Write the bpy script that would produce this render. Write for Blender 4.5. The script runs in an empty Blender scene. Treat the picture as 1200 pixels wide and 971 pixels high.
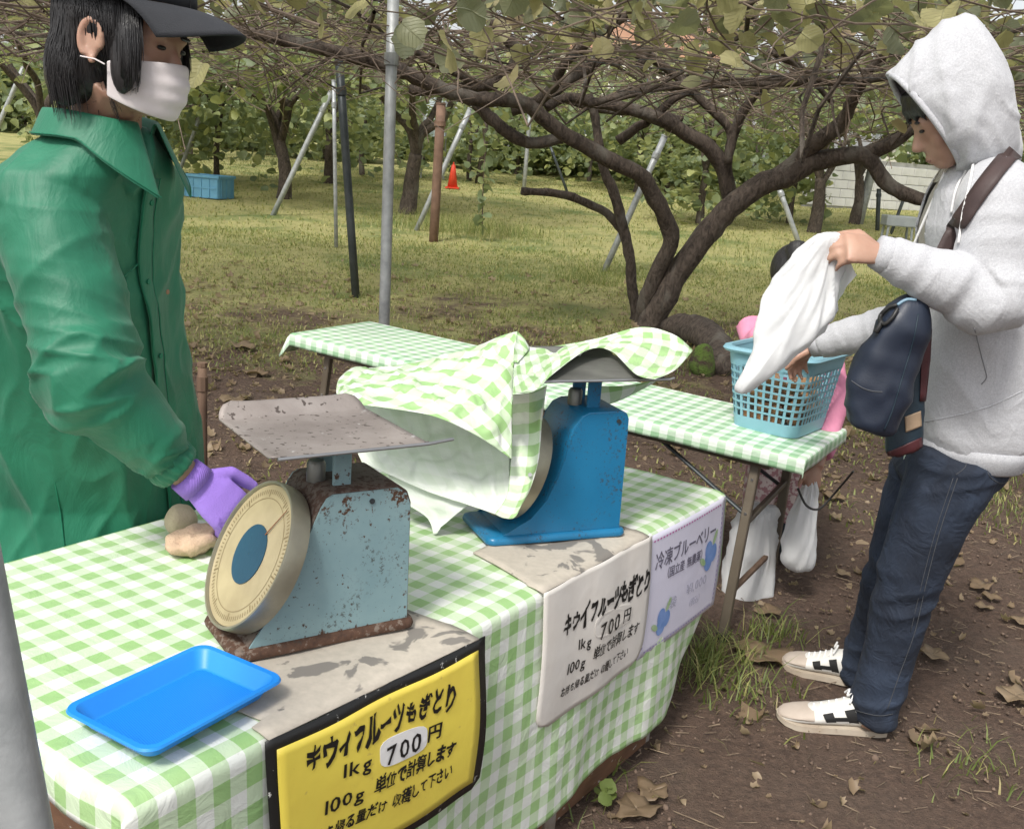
import bpy, bmesh, math, random
import numpy as np
from mathutils import Vector as V, Matrix, noise, Quaternion
rnd = random.Random(7)
nr = np.random.default_rng(11)
SC = bpy.context.scene
COL = SC.collection
# ------------------------------------------------------------------ camera
F_PX, CAM_H = 1203.4, 1.55
PITCH, ROLL = math.radians(14.01), math.radians(-4.3)
_f = V((0, math.cos(PITCH), -math.sin(PITCH))); _r0 = V((1, 0, 0)); _d0 = _f.cross(_r0)
_r = _r0 * math.cos(ROLL) + _d0 * math.sin(ROLL)
_d = _d0 * math.cos(ROLL) - _r0 * math.sin(ROLL)
CAMP = V((0, 0, CAM_H))
cam_d = bpy.data.cameras.new('camera'); cam = bpy.data.objects.new('camera', cam_d); COL.objects.link(cam)
cam_d.sensor_width = 36; cam_d.lens = 36 * F_PX / 1200; cam_d.clip_end = 600; cam_d.clip_start = 0.05
m4 = Matrix((_r, -_d, -_f)).transposed().to_4x4(); m4.translation = CAMP
cam.matrix_world = m4
SC.camera = cam
# ------------------------------------------------------------------ sky, sun, exposure
SUN_EL, SUN_AZ = math.radians(52), math.radians(205)      # compass style: measured from +Y towards +X
w = bpy.data.worlds.new('World'); SC.world = w; w.use_nodes = True
nt = w.node_tree; nt.nodes.clear()
sky = nt.nodes.new('ShaderNodeTexSky'); sky.sky_type = 'NISHITA'; sky.sun_disc = False
sky.sun_elevation = SUN_EL; sky.sun_rotation = SUN_AZ; sky.dust_density = 3.0; sky.air_density = 1.2; sky.ozone_density = 1.0
hs = nt.nodes.new('ShaderNodeHueSaturation'); hs.inputs['Saturation'].default_value = 0.22; hs.inputs['Value'].default_value = 1.0
bg = nt.nodes.new('ShaderNodeBackground'); bg.inputs['Strength'].default_value = 0.135
wo = nt.nodes.new('ShaderNodeOutputWorld')
nt.links.new(sky.outputs[0], hs.inputs['Color']); nt.links.new(hs.outputs[0], bg.inputs['Color']); nt.links.new(bg.outputs[0], wo.inputs['Surface'])
sd = bpy.data.lights.new('sun', 'SUN'); so = bpy.data.objects.new('sun', sd); COL.objects.link(so)
sd.energy = 2.3; sd.angle = math.radians(11); sd.color = (1.0, 0.955, 0.88)
_s = V((math.sin(SUN_AZ) * math.cos(SUN_EL), math.cos(SUN_AZ) * math.cos(SUN_EL), math.sin(SUN_EL)))
so.rotation_euler = _s.to_track_quat('Z', 'Y').to_euler()
SC.view_settings.view_transform = 'Standard'; SC.view_settings.look = 'None'
SC.view_settings.gamma = 1; SC.view_settings.use_curve_mapping = False
SC.view_settings.exposure = 0.52
SC.cycles.max_bounces = 6; SC.cycles.transparent_max_bounces = 8

# ------------------------------------------------------------------ places
def ray(x, y): return _r * ((x - 600) / F_PX) + _d * ((y - 485.5) / F_PX) + _f
def at(x, y, d): return CAMP + ray(x, y) * d
def aty(x, y, Y): q = ray(x, y); return CAMP + q * (Y / q.y)
def atz(x, y, z): q = ray(x, y); return CAMP + q * ((z - CAM_H) / q.z)
def terr(x, y):
    k = y - 3.0
    sp = 0.5 * (k + math.sqrt(k * k + 0.5))
    if k > 40: sp = 40
    z = .045 * sp
    return z
def atg(x, y):
    d = 1.0
    for i in range(3000):
        p = at(x, y, d)
        if p.z < terr(p.x, p.y): break
        d *= 1.003
    p.z = terr(p.x, p.y); return p
TH = .971
A = V((math.cos(TH), math.sin(TH), 0)); B = V((-math.sin(TH), math.cos(TH), 0)); UP = V((0, 0, 1))
T0 = V((.601, 2.74, 0)); TZ = .688
def T(a, b, z=TZ): return T0 + A * a + B * b + UP * z

# ------------------------------------------------------------------ mesh helpers
class MB:
    def __init__(s): s.v = []; s.f = []; s.uv = {}; s.m = []
    def add(s, verts, faces, uvs=None, mi=0):
        o = len(s.v); s.v += [tuple(x) for x in verts]
        for k, f in enumerate(faces):
            s.f.append(tuple(i + o for i in f)); s.m.append(mi)
        if uvs:
            for i, u in enumerate(uvs): s.uv[o + i] = u
        return s
    def box(s, c, h, rot=None, mi=0):
        R = rot or Matrix.Identity(3); c = V(c)
        vs = [c + R @ V((x * h[0], y * h[1], z * h[2])) for x in (-1, 1) for y in (-1, 1) for z in (-1, 1)]
        s.add(vs, [(0, 1, 3, 2), (4, 6, 7, 5), (0, 4, 5, 1), (2, 3, 7, 6), (0, 2, 6, 4), (1, 5, 7, 3)], mi=mi); return s
    def tube(s, pts, rad, n=8, cap=True, ref=None, mi=0):
        pts = [V(p) for p in pts]
        if not isinstance(rad, (list, tuple)): rad = [rad] * len(pts)
        rings = []; u = None
        for i, p in enumerate(pts):
            t = (pts[min(i + 1, len(pts) - 1)] - pts[max(i - 1, 0)]).normalized()
            if u is None:
                rf = V(ref) if ref is not None else (UP if abs(t.z) < .9 else V((1, 0, 0)))
                u = (rf - t * rf.dot(t)).normalized()
            else:
                rf = V(ref) if ref is not None else u
                u = (rf - t * rf.dot(t)).normalized()
            v = t.cross(u); r = rad[i]
            ru, rv = (r if isinstance(r, (list, tuple)) else (r, r))
            rings.append([p + u * (ru * math.cos(2 * math.pi * k / n)) + v * (rv * math.sin(2 * math.pi * k / n)) for k in range(n)])
        s.rings(rings, cap, mi); return s
    def rings(s, rings, cap=True, mi=0, close=True):
        n = len(rings[0]); vs = [p for r in rings for p in r]; fs = []
        for i in range(len(rings) - 1):
            for k in range(n if close else n - 1):
                k2 = (k + 1) % n
                fs.append((i * n + k, i * n + k2, (i + 1) * n + k2, (i + 1) * n + k))
        if cap and close:
            fs.append(tuple(range(n - 1, -1, -1))); o = (len(rings) - 1) * n; fs.append(tuple(range(o, o + n)))
        s.add(vs, fs, mi=mi); return s
    def ell(s, c, ax, n=14, m=10, mi=0):
        c = V(c); a, b, d = ax; rs = []
        for i in range(1, m):
            th = math.pi * i / m
            rs.append([c + d * math.cos(th) + (a * math.cos(2 * math.pi * k / n) + b * math.sin(2 * math.pi * k / n)) * math.sin(th) for k in range(n)])
        vs = [p for r in rs for p in r] + [c + d, c - d]; fs = []
        for i in range(m - 2):
            for k in range(n):
                k2 = (k + 1) % n; fs.append((i * n + k, (i + 1) * n + k, (i + 1) * n + k2, i * n + k2))
        T_, B_ = len(vs) - 2, len(vs) - 1
        for k in range(n):
            k2 = (k + 1) % n; fs.append((T_, k, k2)); o = (m - 2) * n; fs.append((B_, o + k2, o + k))
        s.add(vs, fs, mi=mi); return s
    def prism(s, poly, off, mi=0):
        n = len(poly); poly = [V(p) for p in poly]; off = V(off)
        vs = poly + [p + off for p in poly]
        fs = [tuple(range(n - 1, -1, -1)), tuple(range(n, 2 * n))] + [(i, (i + 1) % n, n + (i + 1) % n, n + i) for i in range(n)]
        s.add(vs, fs, mi=mi); return s
    def grid(s, fn, nu, nv, uvf=None, mi=0):
        vs = []; uv = []
        for i in range(nu + 1):
            for j in range(nv + 1):
                u, v = i / nu, j / nv
                vs.append(fn(u, v)); uv.append(uvf(u, v) if uvf else (u, v))
        fs = [(i * (nv + 1) + j, (i + 1) * (nv + 1) + j, (i + 1) * (nv + 1) + j + 1, i * (nv + 1) + j + 1) for i in range(nu) for j in range(nv)]
        s.add(vs, fs, uv, mi=mi); return s
    def mesh(s, name='m'):
        me = bpy.data.meshes.new(name); me.from_pydata(s.v, [], s.f)
        if s.uv:
            ul = me.uv_layers.new(name='UVMap')
            li = np.zeros(len(me.loops), dtype=np.int32); me.loops.foreach_get('vertex_index', li)
            arr = np.zeros((len(s.v), 2), dtype=np.float32)
            for i, u in s.uv.items(): arr[i] = u
            ul.data.foreach_set('uv', arr[li].ravel())
        if any(s.m): me.polygons.foreach_set('material_index', s.m)
        me.update(); return me
def fixn(me):
    bm = bmesh.new(); bm.from_mesh(me); bmesh.ops.recalc_face_normals(bm, faces=bm.faces); bm.to_mesh(me); bm.free(); return me
def bevel(me, w, seg=2):
    bm = bmesh.new(); bm.from_mesh(me)
    bmesh.ops.remove_doubles(bm, verts=bm.verts, dist=1e-6)
    es = [e for e in bm.edges if len(e.link_faces) == 2 and e.calc_face_angle(0) > .5]
    bmesh.ops.bevel(bm, geom=es, offset=w, segments=seg, affect='EDGES', profile=.5, clamp_overlap=True)
    bmesh.ops.recalc_face_normals(bm, faces=bm.faces)
    bm.to_mesh(me); bm.free(); return me
def smooth(me, on=True):
    me.polygons.foreach_set('use_smooth', [on] * len(me.polygons)); return me
def autos(me, ang=40):
    smooth(me)
    bm = bmesh.new(); bm.from_mesh(me)
    for e in bm.edges:
        if len(e.link_faces) == 2 and e.calc_face_angle(0) > math.radians(ang): e.smooth = False
    bm.to_mesh(me); bm.free(); return me
def obj(name, me, mat=None, parent=None, label=None, cat=None, group=None, kind=None):
    if isinstance(me, MB): me = fixn(me.mesh(name))
    o = bpy.data.objects.new(name, me); COL.objects.link(o)
    if mat is not None and me is not None:
        me.materials.clear()
        for m_ in (mat if isinstance(mat, (list, tuple)) else [mat]): me.materials.append(m_)
    if parent is not None:
        o.parent = parent
        L = V((0, 0, 0)); p = parent
        o.matrix_parent_inverse = pm(parent).inverted()
    tag(o, label, cat, group, kind); return o
def pm(o):
    m_ = o.matrix_basis.copy()
    if o.parent: m_ = pm(o.parent) @ o.matrix_parent_inverse @ m_
    return m_
def tag(o, label=None, cat=None, group=None, kind=None):
    if label: o['label'] = label
    if cat: o['category'] = cat
    if group: o['group'] = group
    if kind: o['kind'] = kind
    return o
def thing(name, loc, label, cat, group=None):
    o = bpy.data.objects.new(name, None); COL.objects.link(o); o.location = loc; o.empty_display_size = .1
    return tag(o, label, cat, group)
def solid(o, t, mats=0, off=-1):
    m_ = o.modifiers.new('s', 'SOLIDIFY'); m_.thickness = t; m_.offset = off; m_.material_offset = mats; m_.use_even_offset = False
    return o
def sub(o, n=1):
    m_ = o.modifiers.new('sub', 'SUBSURF'); m_.levels = n; m_.render_levels = n; return o
def fuse(mb, voxel, it=6, fac=.5):
    o = bpy.data.objects.new('tmp', fixn(mb.mesh('tmp'))); COL.objects.link(o)
    r = o.modifiers.new('r', 'REMESH'); r.mode = 'VOXEL'; r.voxel_size = voxel; r.adaptivity = 0
    if it:
        s_ = o.modifiers.new('s', 'SMOOTH'); s_.factor = fac; s_.iterations = it
    dg = bpy.context.evaluated_depsgraph_get(); dg.update()
    me = bpy.data.meshes.new_from_object(o.evaluated_get(dg)); bpy.data.objects.remove(o)
    return smooth(me)
def displace(me, fn):
    n = len(me.vertices); co = np.zeros(n * 3); me.vertices.foreach_get('co', co); co = co.reshape(-1, 3)
    no = np.zeros(n * 3); me.vertices.foreach_get('normal', no); no = no.reshape(-1, 3)
    for i in range(n):
        p = V(co[i]); q = V(no[i]); co[i] = p + q * fn(p, q)
    me.vertices.foreach_set('co', co.ravel()); me.update(); return me
def clip(me, keep):
    bm = bmesh.new(); bm.from_mesh(me)
    bmesh.ops.delete(bm, geom=[v for v in bm.verts if not keep(v.co)], context='VERTS'); bm.to_mesh(me); bm.free(); return me
def lerp(a, b, t): return a + (b - a) * t
from mathutils.bvhtree import BVHTree
def skinner(*mes):
    ts = []
    for me in mes: ts.append(BVHTree.FromPolygons([v.co.copy() for v in me.vertices], [tuple(p.vertices) for p in me.polygons]))
    def hit(px, py, lift=.002, fall=2.5):
        q = ray(px, py).normalized(); best = None
        for t in ts:
            h = t.ray_cast(CAMP, q)
            if h[0] is not None and (best is None or h[3] < best[3]): best = h
        if best is None: return None
        n = best[1] if best[1].dot(q) < 0 else -best[1]
        return best[0] + n * lift
    return hit
def stitched(name, hit, pts, r, mat, parent, n=6, lift=.001, ribbon=None):
    # a seam, tape or patch that follows a surface
    P = cat_spline([V((x, y, 0)) for x, y in pts], n); W = [hit(p.x, p.y, lift) for p in P]; W = [w_ for w_ in W if w_ is not None]
    if len(W) < 2: return None
    return obj(name, smooth(fixn(MB().tube(W, r, 6).mesh())), mat, parent)
def onpatch(name, hit, quad, mat, parent, lift=.003, n=10):
    def f(u, v):
        x = lerp(lerp(quad[0][0], quad[1][0], u), lerp(quad[3][0], quad[2][0], u), v); y = lerp(lerp(quad[0][1], quad[1][1], u), lerp(quad[3][1], quad[2][1], u), v); h = hit(x, y, lift); return h if h is not None else f.last
    f.last = None
    g = []
    for u in np.linspace(0, 1, 5):
        for v in np.linspace(0, 1, 5):
            h = f(u, v)
            if h is not None: f.last = h
    if f.last is None: return None
    o = obj(name, smooth(MB().grid(f, n, n).mesh()), mat, parent); solid(o, .0022, off=0); return o
def cat_spline(P, n):
    P = [V(p) for p in P]; out = []
    for i in range(len(P) - 1):
        p0 = P[max(i - 1, 0)]; p1 = P[i]; p2 = P[i + 1]; p3 = P[min(i + 2, len(P) - 1)]
        for k in range(n):
            t = k / n
            out.append(.5 * ((2 * p1) + (p2 - p0) * t + (2 * p0 - 5 * p1 + 4 * p2 - p3) * t * t + (3 * p1 - p0 - 3 * p2 + p3) * t ** 3))
    out.append(P[-1]); return out
def interp(vals, n):
    out = []
    for i in range(len(vals) - 1):
        for k in range(n): out.append(vals[i] + (vals[i + 1] - vals[i]) * k / n)
    out.append(vals[-1]); return out
def nz(p, s, seed=0): return noise.noise(V((p[0] * s + seed * 7.3, p[1] * s + seed * 3.1, p[2] * s - seed * 5.7)))
def polydist(p, pts):
    best = (1e9, 0, None); acc = 0
    for i in range(len(pts) - 1):
        a, b = pts[i], pts[i + 1]; ab = b - a; L = ab.length
        t = max(0, min(1, (p - a).dot(ab) / (L * L))); q = a + ab * t; dd = (p - q).length
        if dd < best[0]: best = (dd, acc + t * L, q)
        acc += L
    return best

# ------------------------------------------------------------------ materials
class NB:
    def __init__(s, name):
        s.m = bpy.data.materials.new(name); s.m.use_nodes = True; s.t = s.m.node_tree; s.t.nodes.clear()
        s.out = s.t.nodes.new('ShaderNodeOutputMaterial'); s.b = s.n('ShaderNodeBsdfPrincipled'); s.l(s.b.outputs[0], s.out.inputs[0])
    def n(s, t, **k):
        x = s.t.nodes.new(t)
        for a, b in k.items(): setattr(x, a, b)
        return x
    def l(s, a, b): s.t.links.new(a, b)
    def set(s, sock, v):
        if hasattr(v, 'is_output'): s.l(v, sock)
        else: sock.default_value = v
    def co(s, kind='Object', scale=(1, 1, 1), rot=(0, 0, 0)):
        tc = s.n('ShaderNodeTexCoord'); mp = s.n('ShaderNodeMapping'); s.l(tc.outputs[kind], mp.inputs[0])
        mp.inputs['Scale'].default_value = scale; mp.inputs['Rotation'].default_value = rot; return mp.outputs[0]
    def noise(s, co, scale, detail=4, rough=.55, dist=0):
        x = s.n('ShaderNodeTexNoise'); s.l(co, x.inputs['Vector']); x.inputs['Scale'].default_value = scale
        x.inputs['Detail'].default_value = detail; x.inputs['Roughness'].default_value = rough; x.inputs['Distortion'].default_value = dist; return x.outputs[0]
    def vor(s, co, scale, feat='F1', out='Distance'):
        x = s.n('ShaderNodeTexVoronoi', feature=feat); s.l(co, x.inputs['Vector']); x.inputs['Scale'].default_value = scale; return x.outputs[out]
    def ramp(s, f, a, b, ca=(0, 0, 0, 1), cb=(1, 1, 1, 1)):
        x = s.n('ShaderNodeValToRGB'); s.l(f, x.inputs[0]); e = x.color_ramp.elements
        e[0].position = a; e[1].position = b; e[0].color = ca; e[1].color = cb; return x.outputs[0]
    def mix(s, f, a, b, mode='MIX'):
        x = s.n('ShaderNodeMix', data_type='RGBA', blend_type=mode); s.set(x.inputs[0], f)
        for k, v in ((6, a), (7, b)):
            if hasattr(v, 'is_output'): s.l(v, x.inputs[k])
            else: x.inputs[k].default_value = (*v[:3], 1)
        return x.outputs[2]
    def math(s, op, a, b=0.0, c=None):
        x = s.n('ShaderNodeMath', operation=op); s.set(x.inputs[0], a); s.set(x.inputs[1], b)
        if c is not None: s.set(x.inputs[2], c)
        return x.outputs[0]
    def bump(s, h, st=.3, dist=.01, nrm=None):
        x = s.n('ShaderNodeBump'); s.l(h, x.inputs['Height']); x.inputs['Strength'].default_value = st; x.inputs['Distance'].default_value = dist
        if nrm: s.l(nrm, x.inputs['Normal'])
        s.l(x.outputs[0], s.b.inputs['Normal']); return x.outputs[0]
    def col(s, v): s.set(s.b.inputs['Base Color'], v if hasattr(v, 'is_output') else (*v[:3], 1))
    def rough(s, v): s.set(s.b.inputs['Roughness'], v)
    def p(s, **k):
        for a, v in k.items(): s.b.inputs[a.replace('_', ' ')].default_value = v
        return s
def plain(name, c, c2=None, rough=.6, scale=6, bs=80, bst=.15, bd=.003, metal=0, coord='Object', spec=.5, sc3=(1, 1, 1)):
    b = NB(name); co = b.co(coord, sc3); n1 = b.noise(co, scale, 5)
    c2 = c2 or tuple(x * .7 for x in c)
    b.col(b.mix(b.ramp(n1, .35, .68), c, c2)); b.rough(rough)
    n2 = b.noise(co, bs, 3)
    b.bump(n2, bst, bd); b.p(Metallic=metal); b.b.inputs['Specular IOR Level'].default_value = spec
    return b.m
MAT = {}
def gingham(name, c0, c1, c2, P=.0605, rough=.42):
    b = NB(name); uv = b.n('ShaderNodeUVMap'); sp = b.n('ShaderNodeSeparateXYZ'); b.l(uv.outputs[0], sp.inputs[0])
    st = []
    for k in (0, 1):
        f = b.math('FRACT', b.math('DIVIDE', sp.outputs[k], P)); st.append(b.math('GREATER_THAN', f, .5))
    s_ = b.math('ADD', st[0], st[1])
    col = b.mix(b.math('GREATER_THAN', s_, .5), c0, c1); col = b.mix(b.math('GREATER_THAN', s_, 1.5), col, c2)
    co = b.co('Object'); n1 = b.noise(co, 3.5, 4); n3 = b.noise(co, 160, 3)
    col = b.mix(b.ramp(n1, .3, .75), col, b.mix(.16, col, (.62, .6, .5)))
    col = b.mix(b.ramp(n3, .70, .76), col, b.mix(.35, col, (.3, .25, .16)))
    b.col(col)
    b.rough(b.math('MULTIPLY_ADD', n1, .25, rough - .1))
    cr = b.noise(co, 14, 4, .6, 1.2); b.bump(b.math('MULTIPLY_ADD', b.noise(co, 420, 2), .06, b.math('MULTIPLY', cr, 1.0)), .35, .012)
    return b.m
WHT, MIDG, GRN = (.75, .78, .74), (.54, .675, .47), (.30, .51, .20)
MAT['ging'] = gingham('gingham_vinyl', WHT, MIDG, GRN)
MAT['ging2'] = gingham('gingham_vinyl_cool', (.76, .82, .77), (.50, .67, .50), (.26, .47, .27))
b = NB('vinyl_back'); uv = b.n('ShaderNodeUVMap'); sp = b.n('ShaderNodeSeparateXYZ'); b.l(uv.outputs[0], sp.inputs[0])
st = [b.math('GREATER_THAN', b.math('FRACT', b.math('DIVIDE', sp.outputs[k], .0605)), .5) for k in (0, 1)]
co = b.co('Object'); n1 = b.noise(co, 9, 4, .6, 1.0)
b.col(b.mix(b.math('MULTIPLY', b.math('ADD', st[0], st[1]), .22), (.76, .80, .75), (.60, .70, .55))); b.rough(.42); b.bump(n1, .3, .012); MAT['vback'] = b.m

def rustpaint(name, paint, paint2, amount, rust=(.13, .065, .035), rough=.45):
    b = NB(name); co = b.co('Object')
    big = b.noise(co, 9, 5, .6); sm = b.noise(co, 75, 6, .65); fine = b.noise(co, 190, 3)
    base = b.mix(b.ramp(big, .3, .7), paint, paint2)
    m1 = b.ramp(b.math('ADD', b.math('MULTIPLY', big, .42), b.math('MULTIPLY', sm, .75)), amount, amount + .035)
    m2 = b.math('MAXIMUM', b.ramp(fine, .67, .70), b.math('MULTIPLY', b.ramp(b.noise(co, 120, 4, .7), .56, .60), b.ramp(b.noise(co, 10, 3, .5), .50, .62)))
    rc = b.mix(b.ramp(sm, .4, .7), rust, tuple(x * .5 for x in rust))
    col = b.mix(m1, base, rc); col = b.mix(b.math('MULTIPLY', m2, .75), col, (.05, .045, .04)); b.col(col)
    b.rough(b.mix(m1, (rough,) * 3, (.85,) * 3)); b.bump(b.math('ADD', b.math('MULTIPLY', m1, -.6), b.math('MULTIPLY', sm, .4)), .4, .002)
    return b.m
MAT['s1paint'] = rustpaint('worn_pale_blue_paint', (.19, .305, .335), (.245, .365, .385), .668)
MAT['s1rust'] = rustpaint('rusty_steel', (.14, .10, .078), (.20, .16, .13), .53, (.10, .05, .03), .8)
MAT['s1top'] = rustpaint('dirty_rusty_top', (.14, .11, .09), (.10, .075, .06), .60, (.09, .05, .035), .75)
MAT['s2paint'] = rustpaint('glossy_blue_paint', (.010, .145, .30), (.014, .17, .34), .80, (.06, .05, .045), .32)
b = NB('stained_pan_steel'); co = b.co('Object'); n1 = b.noise(co, 12, 5); v1 = b.noise(b.co('Object', (1, 1, 1)), 70, 2)
c_ = b.mix(b.ramp(n1, .3, .7), (.25, .215, .195), (.36, .32, .295)); c_ = b.mix(b.ramp(v1, .625, .66), c_, (.10, .08, .07)); c_ = b.mix(b.ramp(b.noise(co, 20, 6, .7), .63, .68), c_, (.62, .6, .58))
b.col(c_); b.rough(.5); b.p(Metallic=.25); b.bump(b.noise(co, 150, 4), .3, .002); MAT['pan'] = b.m
MAT['pan2'] = plain('dull_pan_steel', (.24, .24, .22), (.13, .13, .12), .42, 9, 120, .2, .002, .5)
MAT['rimmetal'] = plain('tarnished_rim', (.36, .34, .25), (.26, .245, .19), .4, 10, 90, .2, .002, .6)
b = NB('yellowed_dial'); co = b.co('Object'); n1 = b.noise(co, 14, 5)
b.col(b.mix(b.ramp(n1, .3, .72), (.47, .395, .235), (.35, .285, .165))); b.rough(.35); b.p(Coat_Weight=.35); MAT['dial'] = b.m
MAT['dialblue'] = plain('dial_centre_blue', (.012, .06, .105), (.016, .075, .125), .4)
MAT['darkline'] = plain('dark_print', (.23, .175, .085), None, .6)
MAT['redline'] = plain('needle_red', (.24, .09, .04), None, .5)
b = NB('galvanised'); co = b.co('Object'); v1 = b.vor(co, 60, out='Color'); n1 = b.noise(co, 18, 5)
b.col(b.mix(b.ramp(n1, .35, .7), (.40, .415, .42), (.27, .285, .29))); b.rough(b.math('MULTIPLY_ADD', n1, .3, .36)); b.p(Metallic=.35); b.bump(b.noise(co, 110, 4), .25, .002); MAT['galv'] = b.m
MAT['darkpipe'] = plain('dark_steel', (.045, .055, .06), (.08, .09, .095), .45, 8, 60, .2, .003, .4)
MAT['brownpost'] = plain('rusty_post', (.13, .075, .05), (.20, .12, .08), .8, 12, 70, .4, .006)
MAT['woodold'] = plain('weathered_wood', (.10, .06, .04), (.16, .10, .065), .85, 10, 50, .4, .005, sc3=(1, 1, .2))
b = NB('rust_panel'); co = b.co('Object', (1, 1, 2.2)); n1 = b.noise(co, 7, 7, .65); n2 = b.noise(co, 30, 6, .7)
c_ = b.mix(b.ramp(n1, .3, .7), (.10, .05, .03), (.21, .105, .05)); c_ = b.mix(b.ramp(n2, .60, .66), c_, (.44, .42, .38)); b.col(c_); b.rough(.8); b.bump(n2, .5, .004); MAT['rustpanel'] = b.m
MAT['greyplate'] = plain('grey_plate', (.34, .33, .31), (.2, .15, .11), .6, 9, 60, .3, .003)
MAT['tray'] = plain('blue_plastic', (.012, .22, .70), (.016, .26, .76), .42, 4, 30, .02, .001)
b = NB('blue_plastic_mesh'); co = b.co('Object'); ck = b.n('ShaderNodeTexChecker'); b.l(co, ck.inputs['Vector']); ck.inputs['Scale'].default_value = 420
b.col(b.mix(ck.outputs['Fac'], (.008, .16, .62), (.012, .25, .80))); b.rough(.38); b.bump(ck.outputs['Fac'], .4, .001); MAT['traymesh'] = b.m
b = NB('damp_cardboard'); co = b.co('Object'); n1 = b.noise(co, 11, 4, .5, .6); n2 = b.noise(co, 70, 5)
c_ = b.mix(b.ramp(n2, .3, .7), (.50, .45, .38), (.42, .38, .32)); c_ = b.mix(b.ramp(n1, .585, .61), c_, (.20, .185, .165)); b.col(c_); b.rough(.75); b.bump(b.noise(co, 25, 5), .3, .004); MAT['card'] = b.m
b = NB('yellow_paper'); co = b.co('Object'); n1 = b.noise(co, 8, 5); n2 = b.noise(co, 45, 4)
c_ = b.mix(b.ramp(n1, .35, .75), (.80, .66, .10), (.74, .58, .09)); c_ = b.mix(b.ramp(n2, .66, .72), c_, (.62, .48, .10)); b.col(c_); b.rough(.3); b.bump(b.noise(co, 18, 4), .25, .006); MAT['yellow'] = b.m
b = NB('black_tape'); co = b.co('Object'); n1 = b.noise(co, 70, 6, .7)
b.col(b.mix(b.ramp(n1, .635, .66), (.012, .012, .012), (.5, .5, .48))); b.rough(.35); b.bump(n1, .4, .003); MAT['tape'] = b.m
MAT['ink'] = plain('black_ink', (.008, .008, .008), (.012, .012, .012), .35)
MAT['inkgrey'] = plain('grey_ink', (.10, .095, .14), (.15, .14, .19), .5)
MAT['inkpale'] = plain('pale_ink', (.40, .40, .50), (.46, .45, .55), .6)
MAT['paper'] = plain('white_paper', (.74, .71, .67), (.68, .64, .59), .5, 7, 20, .25, .006)
MAT['sticker'] = plain('white_sticker', (.80, .80, .80), (.76, .75, .74), .35)
MAT['lilac'] = plain('lilac_paper', (.66, .65, .78), (.70, .68, .80), .4, 6, 16, .25, .006)
MAT['dashpink'] = plain('pink_dash', (.55, .16, .42), None, .5)
MAT['dashviolet'] = plain('violet_dash', (.42, .36, .66), None, .5)
MAT['berry'] = plain('berry_print', (.13, .25, .55), (.22, .34, .66), .5, 30)
MAT['berryleaf'] = plain('berry_leaf_print', (.30, .45, .22), (.42, .52, .35), .5, 30)
# clothes
b = NB('green_jacket_cloth'); co = b.co('Object'); n1 = b.noise(co, 5, 5, .6, .8); n3 = b.noise(co, 700, 2)
cr1 = b.math('ABSOLUTE', b.math('SUBTRACT', b.noise(b.co('Object', (1, 1, .45), (.3, .2, 0)), 9, 4, .55, 1.4), .5)); cr2 = b.math('ABSOLUTE', b.math('SUBTRACT', b.noise(b.co('Object', (1, 1, .7), (0, .6, .3)), 22, 4, .6, 1.8), .5))
b.col(b.mix(b.ramp(n1, .35, .72), (.008, .128, .068), (.014, .185, .100))); b.rough(b.math('MULTIPLY_ADD', n1, .25, .45)); b.p(Sheen_Weight=.12)
b.bump(b.math('ADD', b.math('MULTIPLY', cr1, -3.0), b.math('ADD', b.math('MULTIPLY', cr2, -.45), b.math('MULTIPLY', n3, .08))), .22, .010); MAT['jacket'] = b.m
MAT['seam'] = plain('green_seam', (.009, .155, .085), (.012, .19, .10), .6)
b = NB('heather_fleece'); co = b.co('Object'); n1 = b.noise(co, 260, 4, .7); n2 = b.noise(co, 7, 5, .6, .6); n4 = b.noise(co, 480, 3, .6)
b.col(b.mix(b.ramp(n1, .34, .66), (.44, .445, .47), (.62, .62, .64))); b.col(b.mix(b.ramp(n4, .4, .7), b.mix(b.ramp(n1, .34, .66), (.39, .395, .42), (.57, .575, .595)), (.43, .435, .46))); b.rough(.9); b.p(Sheen_Weight=.3)
cr1 = b.math('ABSOLUTE', b.math('SUBTRACT', b.noise(b.co('Object', (1, 1, .6)), 10, 3, .5, 1.2), .5)); b.bump(b.math('ADD', b.math('MULTIPLY', n2, 1.6), b.math('ADD', b.math('MULTIPLY', cr1, -2.2), b.math('MULTIPLY', n1, .14))), .45, .010); MAT['hoodie'] = b.m
b = NB('ribbed_fleece'); co = b.co('Object'); n1 = b.noise(co, 260, 4, .7); b.col(b.mix(b.ramp(n1, .34, .66), (.36, .365, .39), (.52, .525, .545))); b.rough(.9)
b.bump(b.noise(b.co('Object', (1, 1, .05)), 220, 1), .3, .003); MAT['rib'] = b.m
b = NB('dark_denim'); co = b.co('Object'); n1 = b.noise(co, 5, 4, .6, .4); n2 = b.noise(co, 320, 3); n3 = b.noise(b.co('Object', (1, 1, .5)), 14, 4, .6, 1)
c_ = b.mix(b.ramp(n1, .42, .72), (.005, .009, .020), (.026, .041, .074)); c_ = b.mix(b.math('MULTIPLY', n2, .3), c_, (.030, .042, .065)); b.col(c_); b.rough(.85)
cr1 = b.math('ABSOLUTE', b.math('SUBTRACT', b.noise(b.co('Object', (1, 1, 1.1), (.2, .3, 0)), 12, 3, .5, 1.2), .5)); b.bump(b.math('ADD', b.math('MULTIPLY', cr1, -2.5), b.math('ADD', n3, b.math('MULTIPLY', n2, .10))), .5, .010); MAT['denim'] = b.m
MAT['stitch'] = plain('stitching', (.075, .08, .09), None, .8)
b = NB('checked_shirt'); co = b.co('Object'); ck = b.n('ShaderNodeTexChecker'); b.l(co, ck.inputs['Vector']); ck.inputs['Scale'].default_value = 190
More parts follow.
